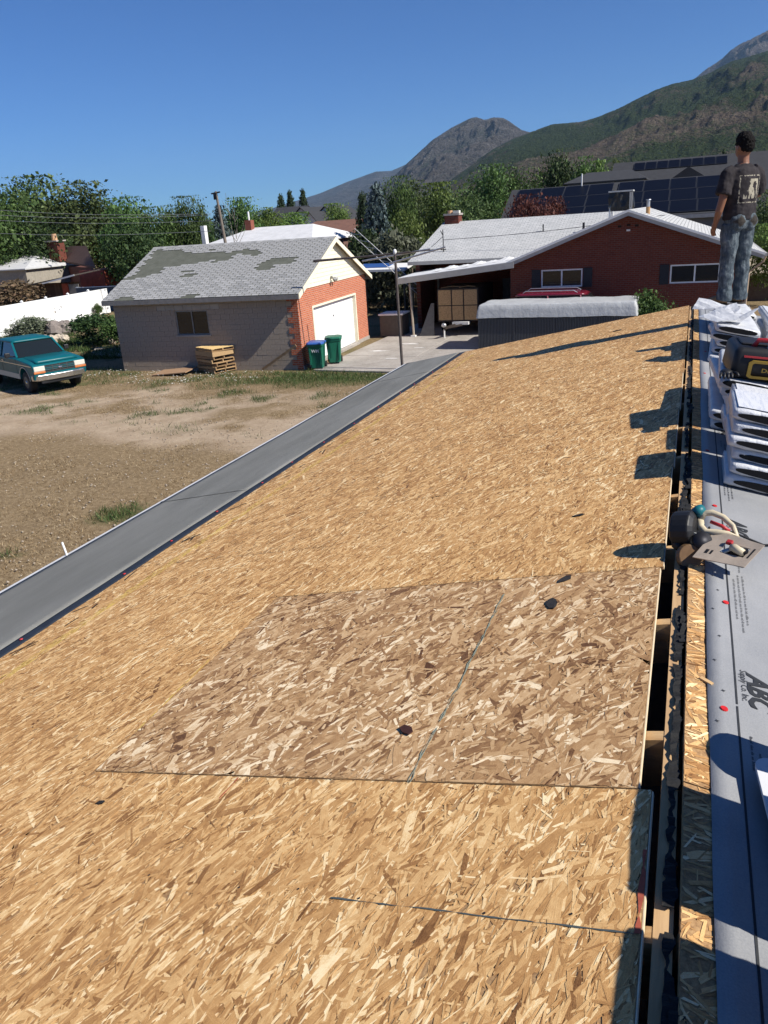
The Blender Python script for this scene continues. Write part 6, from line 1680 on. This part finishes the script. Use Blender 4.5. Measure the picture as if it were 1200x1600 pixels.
ORD = ['lowest', 'second lowest', 'third lowest', 'fourth lowest', 'fifth lowest', 'sixth lowest', 'seventh lowest']
def bundle_across(xl, y, z, lab, rz=0.0, printed=False):
    """a bundle lying down the slope, its long open side towards the photographer; xl is its upper end"""
    b = thing('shingle_bundle', lab, 'bundle', (xl + BL_ / 2 * CS, y, z), 0, 'wrapped shingle bundles on the roof'); b.rotation_euler = (0, math.atan(SL), rz)
    global bcount
    bcount += 1; k = bcount % 4
    o = link('wrap', WM_[k], b); o.rotation_euler = (0, 0, R(90))
    o = link('open_side', LS_[k], b); o.location = (0.0, -BW / 2 - .0035, 0); b.scale = (1, 1.25, 1)
    if printed: MB().add([(-BL_ * .485, -BW * .45, BT / 2 + .0035), (BL_ * .485, -BW * .45, BT / 2 + .0035), (BL_ * .485, BW * .45, BT / 2 + .0035), (-BL_ * .485, BW * .45, BT / 2 + .0035)], [(0, 1, 2, 3)]).build('printed_label', M_PRINT, b)
    return b


def side_mesh(seed):
    r = random.Random(seed + 50); pts = []; l0 = .47 + r.uniform(-.015, .01)
    for i in range(40):
        a = 2 * math.pi * i / 40; c, s_ = math.cos(a), math.sin(a); q_ = (abs(c) ** 3.2 + abs(s_) ** 3.2) ** (-1 / 3.2)
        pts.append((c * q_ * l0, 0, s_ * q_ * BT * .30 * (1 + .12 * math.sin(3 * a + seed)) - .001))
    return MB().prism(pts, (0, .006, 0)).mesh('open_side', M_OPEN)


LS_ = [side_mesh(k) for k in range(4)]
# stack behind the saw
for k in range(6):
    xl = 0.225 + rnd.uniform(-.014, .016)
    bundle_across(xl, 3.962 + .008 * k + rnd.uniform(-.01, .01), rz_(xl + .49) + .024 + BT * (k + .5) + .001 * k, ('printed white bundle topping the stack behind the saw' if k == 5 else ORD[k] + ' bundle of the stack behind the saw'), rnd.uniform(-.02, .02), k == 5)
for k in range(5):  # stack added behind the first to fill the gap in its shadow
    xl = 0.235 + rnd.uniform(-.02, .02)
    bundle_across(xl, 4.47 + rnd.uniform(-.015, .015), rz_(xl + .49) + .024 + BT * (k + .5) + .001 * k, ORD[k] + ' bundle of the stack added to fill the shadow between saw stack and tool case', rnd.uniform(-.02, .02), k == 4)
# its neighbour under the tool case
for k in range(5):
    bundle(0.355 + rnd.uniform(-.03, .03) - .02 * (k % 2), 5.30 + rnd.uniform(-.05, .05), roof_top(.37) + BT * (k + .5) + .001 * k, ('top bundle under the black and yellow tool case' if k == 4 else ORD[k] + ' bundle of the stack under the tool case'), rnd.uniform(-.05, .05))
# stack with the torn wrap, and the one the man stands on
for k in range(5):
    bundle(0.365 + rnd.uniform(-.02, .02), 7.45 + rnd.uniform(-.04, .04), roof_top(.365) + BT * (k + .5) + .001 * k, ('torn-open bundle topping the stack before the standing man' if k == 4 else ORD[k] + ' bundle of the stack before the standing man'), rnd.uniform(-.07, .07))
for k in range(4):
    bundle(0.42 + rnd.uniform(-.02, .02), 8.95 + rnd.uniform(-.03, .03), roof_top(.42) + BT * (k + .5) + .001 * k, ("bundle right under the standing man's shoes" if k == 3 else ORD[k] + ' bundle of the stack the man stands on'), rnd.uniform(-.05, .05))
for k in range(6):
    bundle(0.80 + rnd.uniform(-.02, .02), 7.9 + rnd.uniform(-.03, .03), roof_top(.80) + BT * (k + .5) + .001 * k, ('printed white bundle topping the stack farther down from the ridge' if k == 5 else ORD[k] + ' bundle of the stack farther down from the ridge'), rnd.uniform(-.04, .04), printed=k == 5)
# ragged flaps of torn wrap on the opened stack
for k, (x0, y0, w_, l_, zl, a_) in enumerate(((.24, 7.12, .20, .30, .07, .5), (.40, 7.20, .18, .26, .10, -.6), (.30, 7.62, .24, .20, .06, .2), (.20, 7.75, .14, .30, .09, 1.2))):
    m_ = MB(); vs = []
    for i in range(5):
        for j in range(4):
            u, w2 = i / 4 - .5, j / 3 - .5; dx, dy = u * w_, w2 * l_
            vs.append((x0 + dx * math.cos(a_) - dy * math.sin(a_), y0 + dx * math.sin(a_) + dy * math.cos(a_), roof_top(x0) + BT * 5 + .022 + zl * (u + .5) * (w2 + .5) + rnd.uniform(0, .018)))
    m_.add(vs, [(i * 4 + j, (i + 1) * 4 + j, (i + 1) * 4 + j + 1, i * 4 + j + 1) for i in range(4) for j in range(3)])
    o = m_.build('torn_wrap', M_WRAP); so_ = o.modifiers.new('thickness', 'SOLIDIFY'); so_.thickness = .002
    tag(o, ('crumpled flap of torn white plastic, raised at its corner', 'folded flap of torn white plastic by the standing man', 'flat scrap of torn white plastic on the opened bundle', 'curled strip of torn white plastic at the ridge side')[k], 'plastic wrap', 'torn plastic wrap')
# bundles added beside the photographer, just out of view, to shade the ridge
for k in range(7):
    b = bundle(0.87 + rnd.uniform(-.01, .01), 1.345, roof_top(.90) + BT * (k + .5) + .001 * k, ORD[k] + ' bundle of the unseen stack added to shade the ridge near the white board', 0)
    b.rotation_euler = (0, math.atan(SL), 0); b.rotation_euler.rotate_axis('Z', R(90))
for k in range(7):
    b = bundle(0.87 + rnd.uniform(-.01, .01), 0.93, roof_top(.90) + BT * (k + .5) + .001 * k, ORD[k] + ' bundle of the unseen stack added to shade the ridge at the photographer', 0)
    b.rotation_euler = (0, math.atan(SL), 0); b.rotation_euler.rotate_axis('Z', R(90))

# tool case / compressor on the second stack --------------------------------------
zc = roof_top(.42) + BT * 5 + .014
tc = thing('tool_case', 'black and yellow power tool case with red handle on the bundles', 'tool case', (0.43, 5.02, zc), R(4)); tc.rotation_euler = (0, math.atan(SL) * .6, R(4)); tc.scale = (1, 1, .74)
M_YEL = plain('yellow_plastic', (0.30, 0.19, 0.025), .5, .12, 8); M_BLKP = plain('black_plastic_case', (0.012, 0.012, 0.013), .5, .2, 8); M_REDP = plain('red_plastic', (0.42, 0.03, 0.035), .4, .1, 8)
lathe_box([(0, -.19, .24, -.20, .22, .03), (.03, -.205, .255, -.215, .235, .035), (.20, -.20, .25, -.21, .23, .035), (.235, -.18, .23, -.19, .21, .03)]).build('case_body', M_BLKP, tc, True)
fr_ = MB(); o_ = [(-.12, .02), (-.10, .005), (.20, .005), (.22, .02), (.22, .12), (.20, .14), (-.10, .14), (-.12, .12)]; i_ = [(-.10, .03), (-.09, .025), (.19, .025), (.20, .03), (.20, .11), (.19, .12), (-.09, .12), (-.10, .11)]
fr_.add([(x, -.232, z + .01) for x, z in o_] + [(x, -.232, z + .01) for x, z in i_] + [(x, -.216, z + .01) for x, z in o_], [(k, (k + 1) % 8, 8 + (k + 1) % 8, 8 + k) for k in range(8)] + [(k, 16 + k, 16 + (k + 1) % 8, (k + 1) % 8) for k in range(8)]); fr_.build('yellow_frame', M_YEL, tc)
me = text_mesh('DEWALT', .042, 0, .001)
for v_ in me.vertices: v_.co = Vector((v_.co.x - .05, -.2335, v_.co.y + .068))
me.materials.append(M_YEL); link('lettering', me, tc)
MB().tube([(-.10, -.12, .225), (-.08, -.13, .285), (.16, -.13, .30), (.19, -.12, .232)], .018, 10).build('handle', M_REDP, tc, True)
MB().box(-.16, .22, -.10, .14, .236, .252).build('top_plate', M_BLKP, tc, bevel=.006)
for x in (-.02, .06, .14): MB().tube([(x, -.16, .235), (x, -.16, .262)], .014, 8).build('knob', M_SILV, tc)
MB().box(-.15, .2, -.2185, -.2, .165, .178).build('red_stripe', M_REDP, tc)
# bundle of dark straps at the corner
gl = thing('work_glove', 'black work glove lying on the bundle edge below the tool case', 'glove', (0.225, 4.79, roof_top(.24) + BT * 5 + .012)); 
m_ = MB(); m_.ell((0, 0, .02), (.035, .05, .022), 10, 8); gb_ = m_.build('palm', M_BLKP, gl, True)
for k in range(4): MB().tube([(-.026 + .017 * k, -.03, .02), (-.030 + .019 * k, -.075 - .006 * (1.5 - abs(k - 1.5)), .024), (-.032 + .02 * k, -.105 - .008 * (1.5 - abs(k - 1.5)), .012)], [.010, .009, .006], 8).build('finger', M_BLKP, gl, True)
MB().tube([(.03, .01, .02), (.055, -.02, .02), (.062, -.05, .012)], [.011, .010, .007], 8).build('thumb', M_BLKP, gl, True)

# circular saw -----------------------------------------------------------------------
A_ = g(1082, 870, 3.955); B_ = g(1118, 828, 4.01); C_ = g(1195, 852, 4.01); D4 = g(1163, 886, 3.955)
sw = thing('circular_saw', 'circular saw lying on its side with tan steel base plate up', 'saw', A_)
L = lambda p_: Vector(p_) - A_
c4 = [L(A_), L(D4), L(C_), L(B_)]
nn = c4[1].cross(c4[3]).normalized()
M_PLATE = plain('tan_steel_plate', (0.40, 0.33, 0.26), .5, .14, 14, metal=.15); M_TEALP = plain('teal_plastic', (0.01, 0.13, 0.15), .45, .1, 8); M_CREAMP = plain('cream_guard', (0.55, 0.47, 0.32), .45, .12, 10)


def S(u, v_, w_=0.0):
    return (c4[0] * (1 - u) + c4[1] * u) * (1 - v_) + (c4[3] * (1 - u) + c4[2] * u) * v_ + nn * w_


def plate_piece(u0, u1, v0, v1, w_=0, th=.004): return MB().prism([S(u0, v0, w_), S(u1, v0, w_), S(u1, v1, w_), S(u0, v1, w_)], -nn * th)


# the plate is a frame around its blade slot
pm = MB(); uu = [0, .36, .84, 1]; vv = [0, .34, .72, 1]
top_i = {}
for i in range(4):
    for j_ in range(4): top_i[(i, j_)] = len(pm.v); pm.v.append(tuple(S(uu[i], vv[j_]))); pm.v.append(tuple(S(uu[i], vv[j_], -.004)))
for i in range(3):
    for j_ in range(3):
        if (i, j_) == (1, 1): continue
        q4 = [top_i[(i, j_)], top_i[(i + 1, j_)], top_i[(i + 1, j_ + 1)], top_i[(i, j_ + 1)]]; pm.f.append(tuple(q4)); pm.f.append(tuple(k + 1 for k in q4[::-1]))
        for (da, db, ni, nj) in ((0, 1, i, j_ - 1), (1, 2, i + 1, j_), (2, 3, i, j_ + 1), (3, 0, i - 1, j_)):
            if not (0 <= ni < 3 and 0 <= nj < 3) or (ni, nj) == (1, 1): pm.f.append((q4[da], q4[da] + 1, q4[db] + 1, q4[db]))
po = pm.build('base_plate', M_PLATE, sw)
for (u0, u1, v0, v1) in ((.13, .19, .20, .34), (.23, .27, .20, .34)): plate_piece(u0, u1, v0, v1, .0012, .001).build('plate_slot', M_BLKP, sw)
plate_piece(.90, .93, .35, .75, .0012, .001).build('plate_slot', M_BLKP, sw)
plate_piece(.38, .50, .62, .74, .016, .014).build('red_lever', M_REDP, sw, bevel=.003)
MB().tube([S(.52, .56, .006), S(.60, .54, .008), S(.80, .46, .006)], [.012, .015, .013], 10).build('spring_cover', M_CREAMP, sw, True)
MB().prism([S(.37, .38, -.006), S(.52, .66, -.006), S(.57, .60, -.006), S(.46, .36, -.006)], nn * .006).build('lower_guard_arm', M_SILV, sw)
MB().tube([S(.80, .55, -.004), S(.80, .55, .010)], .011, 10).build('bolt', M_DARKM, sw)
plate_piece(.36, .84, .34, .72, -.03, .02).build('slot_floor', M_BLKP, sw)
# cream D-shaped handle ring behind the plate, black motor at the ridge side
P3 = lambda px, py, y_: L(aty(px, py, y_))
ring = [P3(1094, 812, 2.926), P3(1100, 802, 2.935), P3(1113, 801, 2.935), P3(1130, 808, 2.917), P3(1145, 822, 2.894), P3(1152, 838, 2.872), P3(1138, 834, 2.872), P3(1120, 832, 2.872), P3(1103, 832, 2.885), P3(1095, 823, 2.908), P3(1094, 812, 2.926)]
MB().tube(ring, [.013, .013, .012, .011, .010, .009, .010, .012, .014, .014, .013], 10).build('handle', M_CREAMP, sw, True)
MB().tube([P3(1110, 815, 2.908), P3(1128, 822, 2.894), P3(1140, 830, 2.881)], .007, 8).build('trigger', M_REDP, sw, True)
mc_ = P3(1070, 828, 2.90); ma = Vector((.95, -.25, .18)).normalized(); MB().tube([mc_ - ma * .045, mc_ - ma * .035, mc_ + ma * .03, mc_ + ma * .042], [.048, .070, .072, .052], 20).build('motor', M_BLKP, sw, False, .006)
MB().tube([P3(1086, 803, 2.926), P3(1093, 797, 2.939), P3(1098, 794, 2.948)], [.022, .021, .017], 14).build('motor_cap', M_TEALP, sw, True)
MB().tube([P3(1062, 826, 2.881), P3(1056, 838, 2.872), P3(1058, 852, 2.854), P3(1066, 860, 2.841)], [.020, .022, .020, .014], 10).build('rear_grip', M_BLKP, sw, True)
q_ = P3(1078, 868, 2.800); MB().tube([q_ + Vector((-.004, .02, -.02)), q_ + Vector((0, 0, 0)), q_ + Vector((.002, -.008, .004))], [.045, .048, .040], 24).build('blade_cover', plain('brown_cover', (0.17, 0.095, 0.042), .5), sw, False, .004)
for k in range(3):
    q_ = P3(1096 + 2 * k, 846 + 1 * k, 2.836); MB().tube([q_, q_ + Vector((.004, -.012, .010))], .034 - .009 * k, 14).build('gear_housing', (M_DARKM, M_SILV, M_DARKM)[k], sw, True)
MB().beam(P3(1084, 836, 2.858), P3(1106, 842, 2.841), .006, .02).build('lever_arm', M_SILV, sw)
MB().tube([P3(1074, 833, 2.858), P3(1075, 843, 2.849)], .010, 8).build('label_plate', M_CREAMP, sw)
# power cord of the saw across the underlayment
cp = [A_ + Vector((.06, .30, .0))] + [Vector(rp(x, y, .03)) for x, y in ((.13, 3.12), (.22, 3.16), (.33, 3.10), (.46, 3.2), (.7, 3.15))]
tag(MB().tube(cp, .0045, 6).build('power_cord', M_BLKP, None, True), 'thin black power cord running from the circular saw', 'cord')
# white board at the photographer's side; unseen roll added for its rounded shadow
wb = MB(); n = []
for cx, cy, a0 in ((.40, .24, 0), (.045, .24, 90), (.045, .0, 180), (.40, .0, 270)):
    for k in range(5): a = R(a0 + 22.5 * k); n.append((cx + .035 * math.cos(a), cy + .035 * math.sin(a), 0))
wb.prism(n, (0, 0, .008)); o = wb.build('plastic_board', plain('white_plastic_board', (0.62, 0.63, 0.64), .4, .04, 3)); c0 = g(1173, 1183, RZ + .02); o.location = (c0.x + .018, c0.y - .275, RZ + .02); o.rotation_euler = (0, math.atan(SL) * .6, R(5)); tag(o, 'white plastic board with rounded corners lying on the grey underlayment', 'board')
MB().box(.04, .40, .02, .22, -.09, -.002).build('board_foot', M_BLKP, o)
rl = thing('shadow_roll', 'unseen grey roll added to cast a rounded shadow by the white board', 'roll', (0.34, 1.70, roof_top(.34) + .19)); rl.rotation_euler = (0, math.atan(SL), R(-4))
MB().tube([(0, 0, 0), (.02, 0, 0), (1.0, 0, 0)], [.06, .085, .085], 20).build('rolled_sheet', M_UND, rl, True); MB().tube([(-.006, 0, 0), (.006, 0, 0)], .035, 14).build('core', plain('cardboard', (0.32, 0.22, 0.13), .8), rl)
for k in range(2):  # added out of view to hold up the shadow-casting roll
    b = bundle(1.0, 1.74 + .0, roof_top(1.0) + BT * (k + .5), ('lower' if k == 0 else 'upper') + ' unseen bundle added to carry the shadow-casting roll', 0); b.rotation_euler = (0, math.atan(SL), 0); b.rotation_euler.rotate_axis('Z', R(90))
# ------------------------------------------------------------------ the standing man
def closed(pts, rad, n=14):
    """tube with rounded ends for remeshing"""
    pts = [Vector(p_) for p_ in pts]; m = MB(); m.tube(pts, rad, n); return m


def remeshed(mb, name, mat_, parent, voxel=.011, smooth=4, disp=None):
    o = mb.build(name, mat_, parent, True)
    r = o.modifiers.new('remesh', 'REMESH'); r.mode = 'VOXEL'; r.voxel_size = voxel; r.use_smooth_shade = True
    s = o.modifiers.new('smooth', 'SMOOTH'); s.factor = .5; s.iterations = smooth
    if disp:
        tx = bpy.data.textures.new(name + '_folds', 'CLOUDS'); tx.noise_scale = disp[0]; tx.noise_depth = 2
        d = o.modifiers.new('folds', 'DISPLACE'); d.texture = tx; d.strength = disp[1]; d.mid_level = .5; d.texture_coords = 'LOCAL'
    return o


man = thing('person', 'man in charcoal printed T-shirt and faded jeans standing on the bundles, back turned', 'person', (0.405, 9.0, roof_top(.42) + BT * 4 + .012), R(38)); man.scale = (.94, .94, .94)
M_SKIN = plain('skin', (0.23, 0.105, 0.06), .5, .10, 12, spec=.35); M_HAIR = plain('black_hair', (0.006, 0.005, 0.005), .75, .3, 60, bump=1.0, bscale=110, bdist=.012, spec=.15)
b = MB()
# torso core, neck, head
b.tube([(0, 0, .84), (0, 0, .95), (0, -.005, 1.12), (0, -.005, 1.28), (0, 0, 1.38), (0, 0, 1.42)], [(.13, .10), (.14, .10), (.14, .095), (.16, .10), (.13, .08), (.07, .065)], 16)
b.tube([(0, -.005, 1.38), (0, .005, 1.46), (0, .012, 1.52)], [.062, .056, .058], 14)
b.ell((0, .012, 1.585), (.074, .092, .108), 18, 14); b.ell((0, .045, 1.535), (.055, .055, .055), 12, 10)
b.ell((0, .108, 1.575), (.013, .018, .02), 8, 6); b.ell((-.076, .0, 1.575), (.010, .020, .030), 8, 6); b.ell((.076, .0, 1.575), (.010, .020, .030), 8, 6)
# left arm hangs, hand at the front pocket
b.tube([(-.165, 0, 1.37), (-.205, -.01, 1.26), (-.240, -.025, 1.10), (-.255, .0, .98), (-.235, .06, .87)], [.055, .050, .041, .038, .027], 12)
b.tube([(-.235, .06, .875), (-.228, .085, .835), (-.222, .10, .80)], [(.020, .030), (.022, .040), (.018, .036)], 10)
for k in range(4): b.tube([(-.226, .078 + .018 * k, .805), (-.216, .083 + .020 * k, .765 - .004 * (1.5 - abs(k - 1.5))), (-.200, .084 + .020 * k, .735 - .006 * (1.5 - abs(k - 1.5)))], [.0098, .0090, .0075], 7)
b.tube([(-.215, .066, .86), (-.190, .10, .835), (-.180, .118, .81)], [.012, .011, .009], 7)
# right arm folded across the front, hand before the chest
b.tube([(.165, 0, 1.37), (.215, .01, 1.26), (.240, .03, 1.12), (.20, .13, 1.10), (.09, .19, 1.16), (.05, .195, 1.18)], [.055, .050, .043, .038, .030, .026], 12)
b.tube([(.05, .195, 1.18), (.015, .20, 1.195), (-.02, .195, 1.21)], [(.022, .034), (.022, .040), (.018, .036)], 10)
for k in range(4): b.tube([(-.02, .19 - .004 * k, 1.235 - .018 * k), (-.058 - .004 * (1.5 - abs(k - 1.5)), .182, 1.24 - .019 * k), (-.085 - .006 * (1.5 - abs(k - 1.5)), .165, 1.24 - .019 * k)], [.0098, .0090, .0075], 7)
b.tube([(.025, .195, 1.22), (.0, .185, 1.255), (-.02, .175, 1.275)], [.012, .011, .009], 7)
# legs inside the trousers
for s_ in (-1, 1): b.tube([(s_ * .085, 0, .90), (s_ * .095, .0, .68), (s_ * .10, .0, .46), (s_ * .10, -.012, .28), (s_ * .10, -.012, .09), (s_ * .10, .0, .05)], [.075, .065, .048, .046, .036, .036], 12)
remeshed(b, 'body', M_SKIN, man, .0065, 3)
# jeans
t = NT('faded_denim'); v = t.coord(); n1 = t.noise(v, 9, 5, .65); n2 = t.noise(t.coord('Object', (1, 1, .35)), 30, 4, .7); n3 = t.noise(v, 900, 2)
f = t.math('ADD', t.math('MULTIPLY', n1, .35), t.math('MULTIPLY', n2, .65))
den = t.ramp(f, [(.34, (0.032, 0.043, 0.055)), (.5, (0.080, 0.102, 0.118)), (.66, (0.20, 0.23, 0.245))])
sx = t.n('ShaderNodeSeparateXYZ'); t.l(t.n('ShaderNodeTexCoord').outputs['Object'], sx.inputs[0])
pz = t.ramp(t.math('ADD', t.math('MULTIPLY', t.math('ABSOLUTE', t.math('SUBTRACT', sx.outputs['Z'], .868)), 9.0), t.math('ADD', t.math('MULTIPLY', t.math('ABSOLUTE', t.math('SUBTRACT', t.math('ABSOLUTE', sx.outputs['X']), .085)), 8.0), t.math('MULTIPLY', n1, .35))), [(.62, (1, 1, 1)), (.78, (0, 0, 0))])
den = t.mix(t.math('MULTIPLY', pz, t.math('LESS_THAN', sx.outputs['Y'], -.02)), den, (0.050, 0.044, 0.038))     # dirt worn into the back pockets
t.color(den); t.rough(.9); t.spec(.15); t.bump(t.math('ADD', n2, t.math('MULTIPLY', n3, .3)), .6, .012); M_JEAN = t.m
j = MB()
j.tube([(0, -.005, .995), (0, -.008, .93), (0, -.012, .86), (0, -.005, .80)], [(.155, .110), (.165, .122), (.170, .128), (.13, .105)], 18)
for s_ in (-1, 1):
    pts = []; rad = []; rr = random.Random(5 + s_)
    base = [(.84, .088, .098), (.74, .092, .097), (.64, .094, .088), (.54, .097, .079), (.47, .099, .076), (.40, .100, .074), (.30, .101, .073), (.20, .102, .073), (.14, .102, .077), (.10, .103, .080), (.065, .104, .076)]
    for i, (z, x, r_) in enumerate(base):
        k = 1 + (.07 * math.sin(i * 2.6 + s_) if z < .6 else 0); pts.append((s_ * x, -.006 + .006 * math.sin(i * 1.9), z)); rad.append(r_ * k)
    j.tube(pts, rad, 16)
for s_ in (-1, 1): j.ell((s_ * .075, -.085, .865), (.085, .07, .095), 12, 8)
remeshed(j, 'jeans', M_JEAN, man, .0085, 3, (.075, .024))
# shirt with a pale print on the back
t = NT('printed_tshirt'); co = t.n('ShaderNodeTexCoord'); sx = t.n('ShaderNodeSeparateXYZ'); t.l(co.outputs['Object'], sx.inputs[0]); v = t.coord()
n1 = t.noise(v, 14, 4, .6); clo = t.ramp(n1, [(.3, (0.022, 0.019, 0.021)), (.7, (0.044, 0.039, 0.041))])


def band(o_, a, b_): return t.math('MULTIPLY', t.math('GREATER_THAN', o_, a), t.math('LESS_THAN', o_, b_))


inb = t.math('MULTIPLY', band(sx.outputs['X'], -.115, .135), band(sx.outputs['Z'], 1.04, 1.31)); back = t.math('LESS_THAN', sx.outputs['Y'], -.02)
nz = t.noise(t.coord('Object', (17, 1, 6), (0, R(-32), 0)), 1.0, 4, .65); nd = t.noise(v, 45, 3, .6)
core_ = t.math('MULTIPLY', band(sx.outputs['X'], -.075, .100), band(sx.outputs['Z'], 1.085, 1.275))
art = t.math('MULTIPLY', core_, t.math('GREATER_THAN', nz, .50))
edge = t.math('SUBTRACT', t.math('MULTIPLY', band(sx.outputs['X'], -.118, .138), band(sx.outputs['Z'], 1.045, 1.312)), t.math('MULTIPLY', band(sx.outputs['X'], -.108, .128), band(sx.outputs['Z'], 1.055, 1.302)))
edge = t.math('MULTIPLY', edge, t.math('GREATER_THAN', nd, .48))
fac = t.math('MULTIPLY', back, t.math('MINIMUM', t.math('ADD', art, edge), 1.0))
t.color(t.mix(fac, clo, (0.34, 0.31, 0.24))); t.rough(.9); t.spec(.15); t.bump(n1, .4, .012); M_TEE = t.m
s = MB()
s.tube([(0, -.008, .885), (0, -.010, .95), (0, -.010, 1.05), (0, -.012, 1.18), (0, -.012, 1.28), (0, -.006, 1.36), (0, 0, 1.405), (0, 0, 1.425)], [(.182, .138), (.180, .135), (.172, .128), (.182, .128), (.192, .128), (.170, .108), (.105, .085), (.070, .068)], 22)
s.tube([(-.12, 0, 1.365), (-.185, -.005, 1.325), (-.222, -.015, 1.22), (-.240, -.022, 1.135)], [.070, .078, .076, .078], 14)
s.tube([(.12, 0, 1.365), (.185, 0, 1.325), (.225, .012, 1.22), (.247, .035, 1.145)], [.070, .078, .076, .076], 14)
remeshed(s, 't_shirt', M_TEE, man, .0085, 3, (.09, .022))
# hair, boots, phone
hr = MB(); hr.ell((0, -.004, 1.632), (.085, .100, .088), 18, 14); hr.ell((.0, .01, 1.70), (.065, .075, .035), 12, 8); hr.ell((0, -.035, 1.595), (.077, .070, .075), 16, 12); hr.ell((0, .045, 1.665), (.07, .055, .04), 14, 10); hr.ell((-.02, .0, 1.68), (.06, .07, .035), 12, 8)
remeshed(hr, 'hair', M_HAIR, man, .006, 1, (.018, .022))
M_BOOT = plain('tan_suede', (0.27, 0.165, 0.085), .85, .18, 16); M_SOLE = plain('dark_sole', (0.05, 0.04, 0.032), .8)
for s_, ra in ((-1, R(38)), (1, R(-6))):
    bt = MB(); bt.tube([(0, -.055, .05), (0, -.03, .062), (0, .05, .058), (0, .12, .048), (0, .185, .034)], [(.034, .040), (.040, .052), (.041, .048), (.044, .038), (.028, .022)], 12); bt.tube([(0, -.015, .05), (0, -.012, .15)], [.044, .047], 12)
    o = remeshed(bt, 'boot', M_BOOT, man, .007, 3); o.location = (s_ * .10, .0, .012); o.rotation_euler = (0, 0, ra)
    sl_ = lathe_box([(0, -.040, .040, -.095, .200, .036), (.014, -.042, .042, -.098, .204, .038)]); so2 = sl_.build('sole', M_SOLE, o)
for s_ in (-1, 1):
    MB().ell((s_ * .029, .098, 1.600), (.011, .008, .008), 8, 6).build('eye', plain('eye_white', (0.6, 0.58, 0.55), .3), man, True); MB().tube([(s_ * .048, .088, 1.618), (s_ * .016, .104, 1.620)], .005, 6).build('eyebrow', M_HAIR, man)
MB().tube([(-.022, .101, 1.532), (0, .107, 1.531), (.022, .101, 1.532)], .0055, 6).build('mouth', plain('lips', (0.26, 0.09, 0.07), .5), man, True)

# ------------------------------------------------------------------ small litter
def scatter(name, n, xr, yr, keep, smin, smax, m, lab, cat, flat=.6, zoff=0.0):
    """tiny stones or petals, too many to count: one object"""
    x = NP.uniform(*xr, n); y = NP.uniform(*yr, n); k = keep(x, y); x = x[k]; y = y[k]; n = len(x)
    base = np.array([[1, 0, 0], [0, 1, 0], [-1, 0, 0], [0, -1, 0], [0, 0, 1], [0, 0, -1]], float)
    s = NP.uniform(smin, smax, n)[:, None, None] * (base[None] * np.array([1, 1, flat]) * NP.uniform(.7, 1.3, (n, 6, 1)))
    a = NP.uniform(0, 6.28, n); ca, sa = np.cos(a)[:, None], np.sin(a)[:, None]
    P = np.stack([s[:, :, 0] * ca - s[:, :, 1] * sa, s[:, :, 0] * sa + s[:, :, 1] * ca, s[:, :, 2]], -1) + np.stack([x, y, np.full(n, zoff)], 1)[:, None, :]
    f = np.array([[0, 1, 4], [1, 2, 4], [2, 3, 4], [3, 0, 4], [1, 0, 5], [2, 1, 5], [3, 2, 5], [0, 3, 5]])
    F = (f[None] + (np.arange(n) * 6)[:, None, None]).reshape(-1, 3)
    o = from_np(name, P.reshape(-1, 3), F, m, None, nper=3); return tag(o, lab, cat, kind='stuff')


scatter('pebbles', 5200, (-28, -4), (7, 26.5), lambda x, y: outside(x, y) & (fbm(x * .9, y * .9, 3) > .42), .008, .035, plain('pebble', (0.36, 0.30, 0.23), .95, .3, 8), 'small stones strewn over the dirt yard', 'pebbles', .6, -.005)
scatter('white_petals', 420, (-23, -14.5), (23.6, 26.2), lambda x, y: outside(x, y) & (fbm(x * 1.3 + 5, y * 1.3, 3) > .46), .014, .032, plain('petal_white', (0.75, 0.74, 0.68), .8, .05), 'white flower heads dotting the grass before the block garage', 'flowers', .4, .07)
# nail heads along the rafters, scuffs of sawdust
nl = MB(); y = -1.3
while y < 6.0:
    x = -3.4
    while x < -.05:
        p_ = rp(x + rnd.uniform(-.012, .012), y + rnd.uniform(-.010, .010), .0168); u_ = Vector((CS, 0, SL * CS)) * .0033; v_ = Vector((0, .0033, 0))
        nl.add([p_ + u_, p_ + v_, p_ - u_, p_ - v_], [(0, 1, 2, 3)]); x += rnd.uniform(.15, .3)
    y += .61
o = nl.build('nail_heads', M_DARKM, house); o['kind'] = 'stuff'
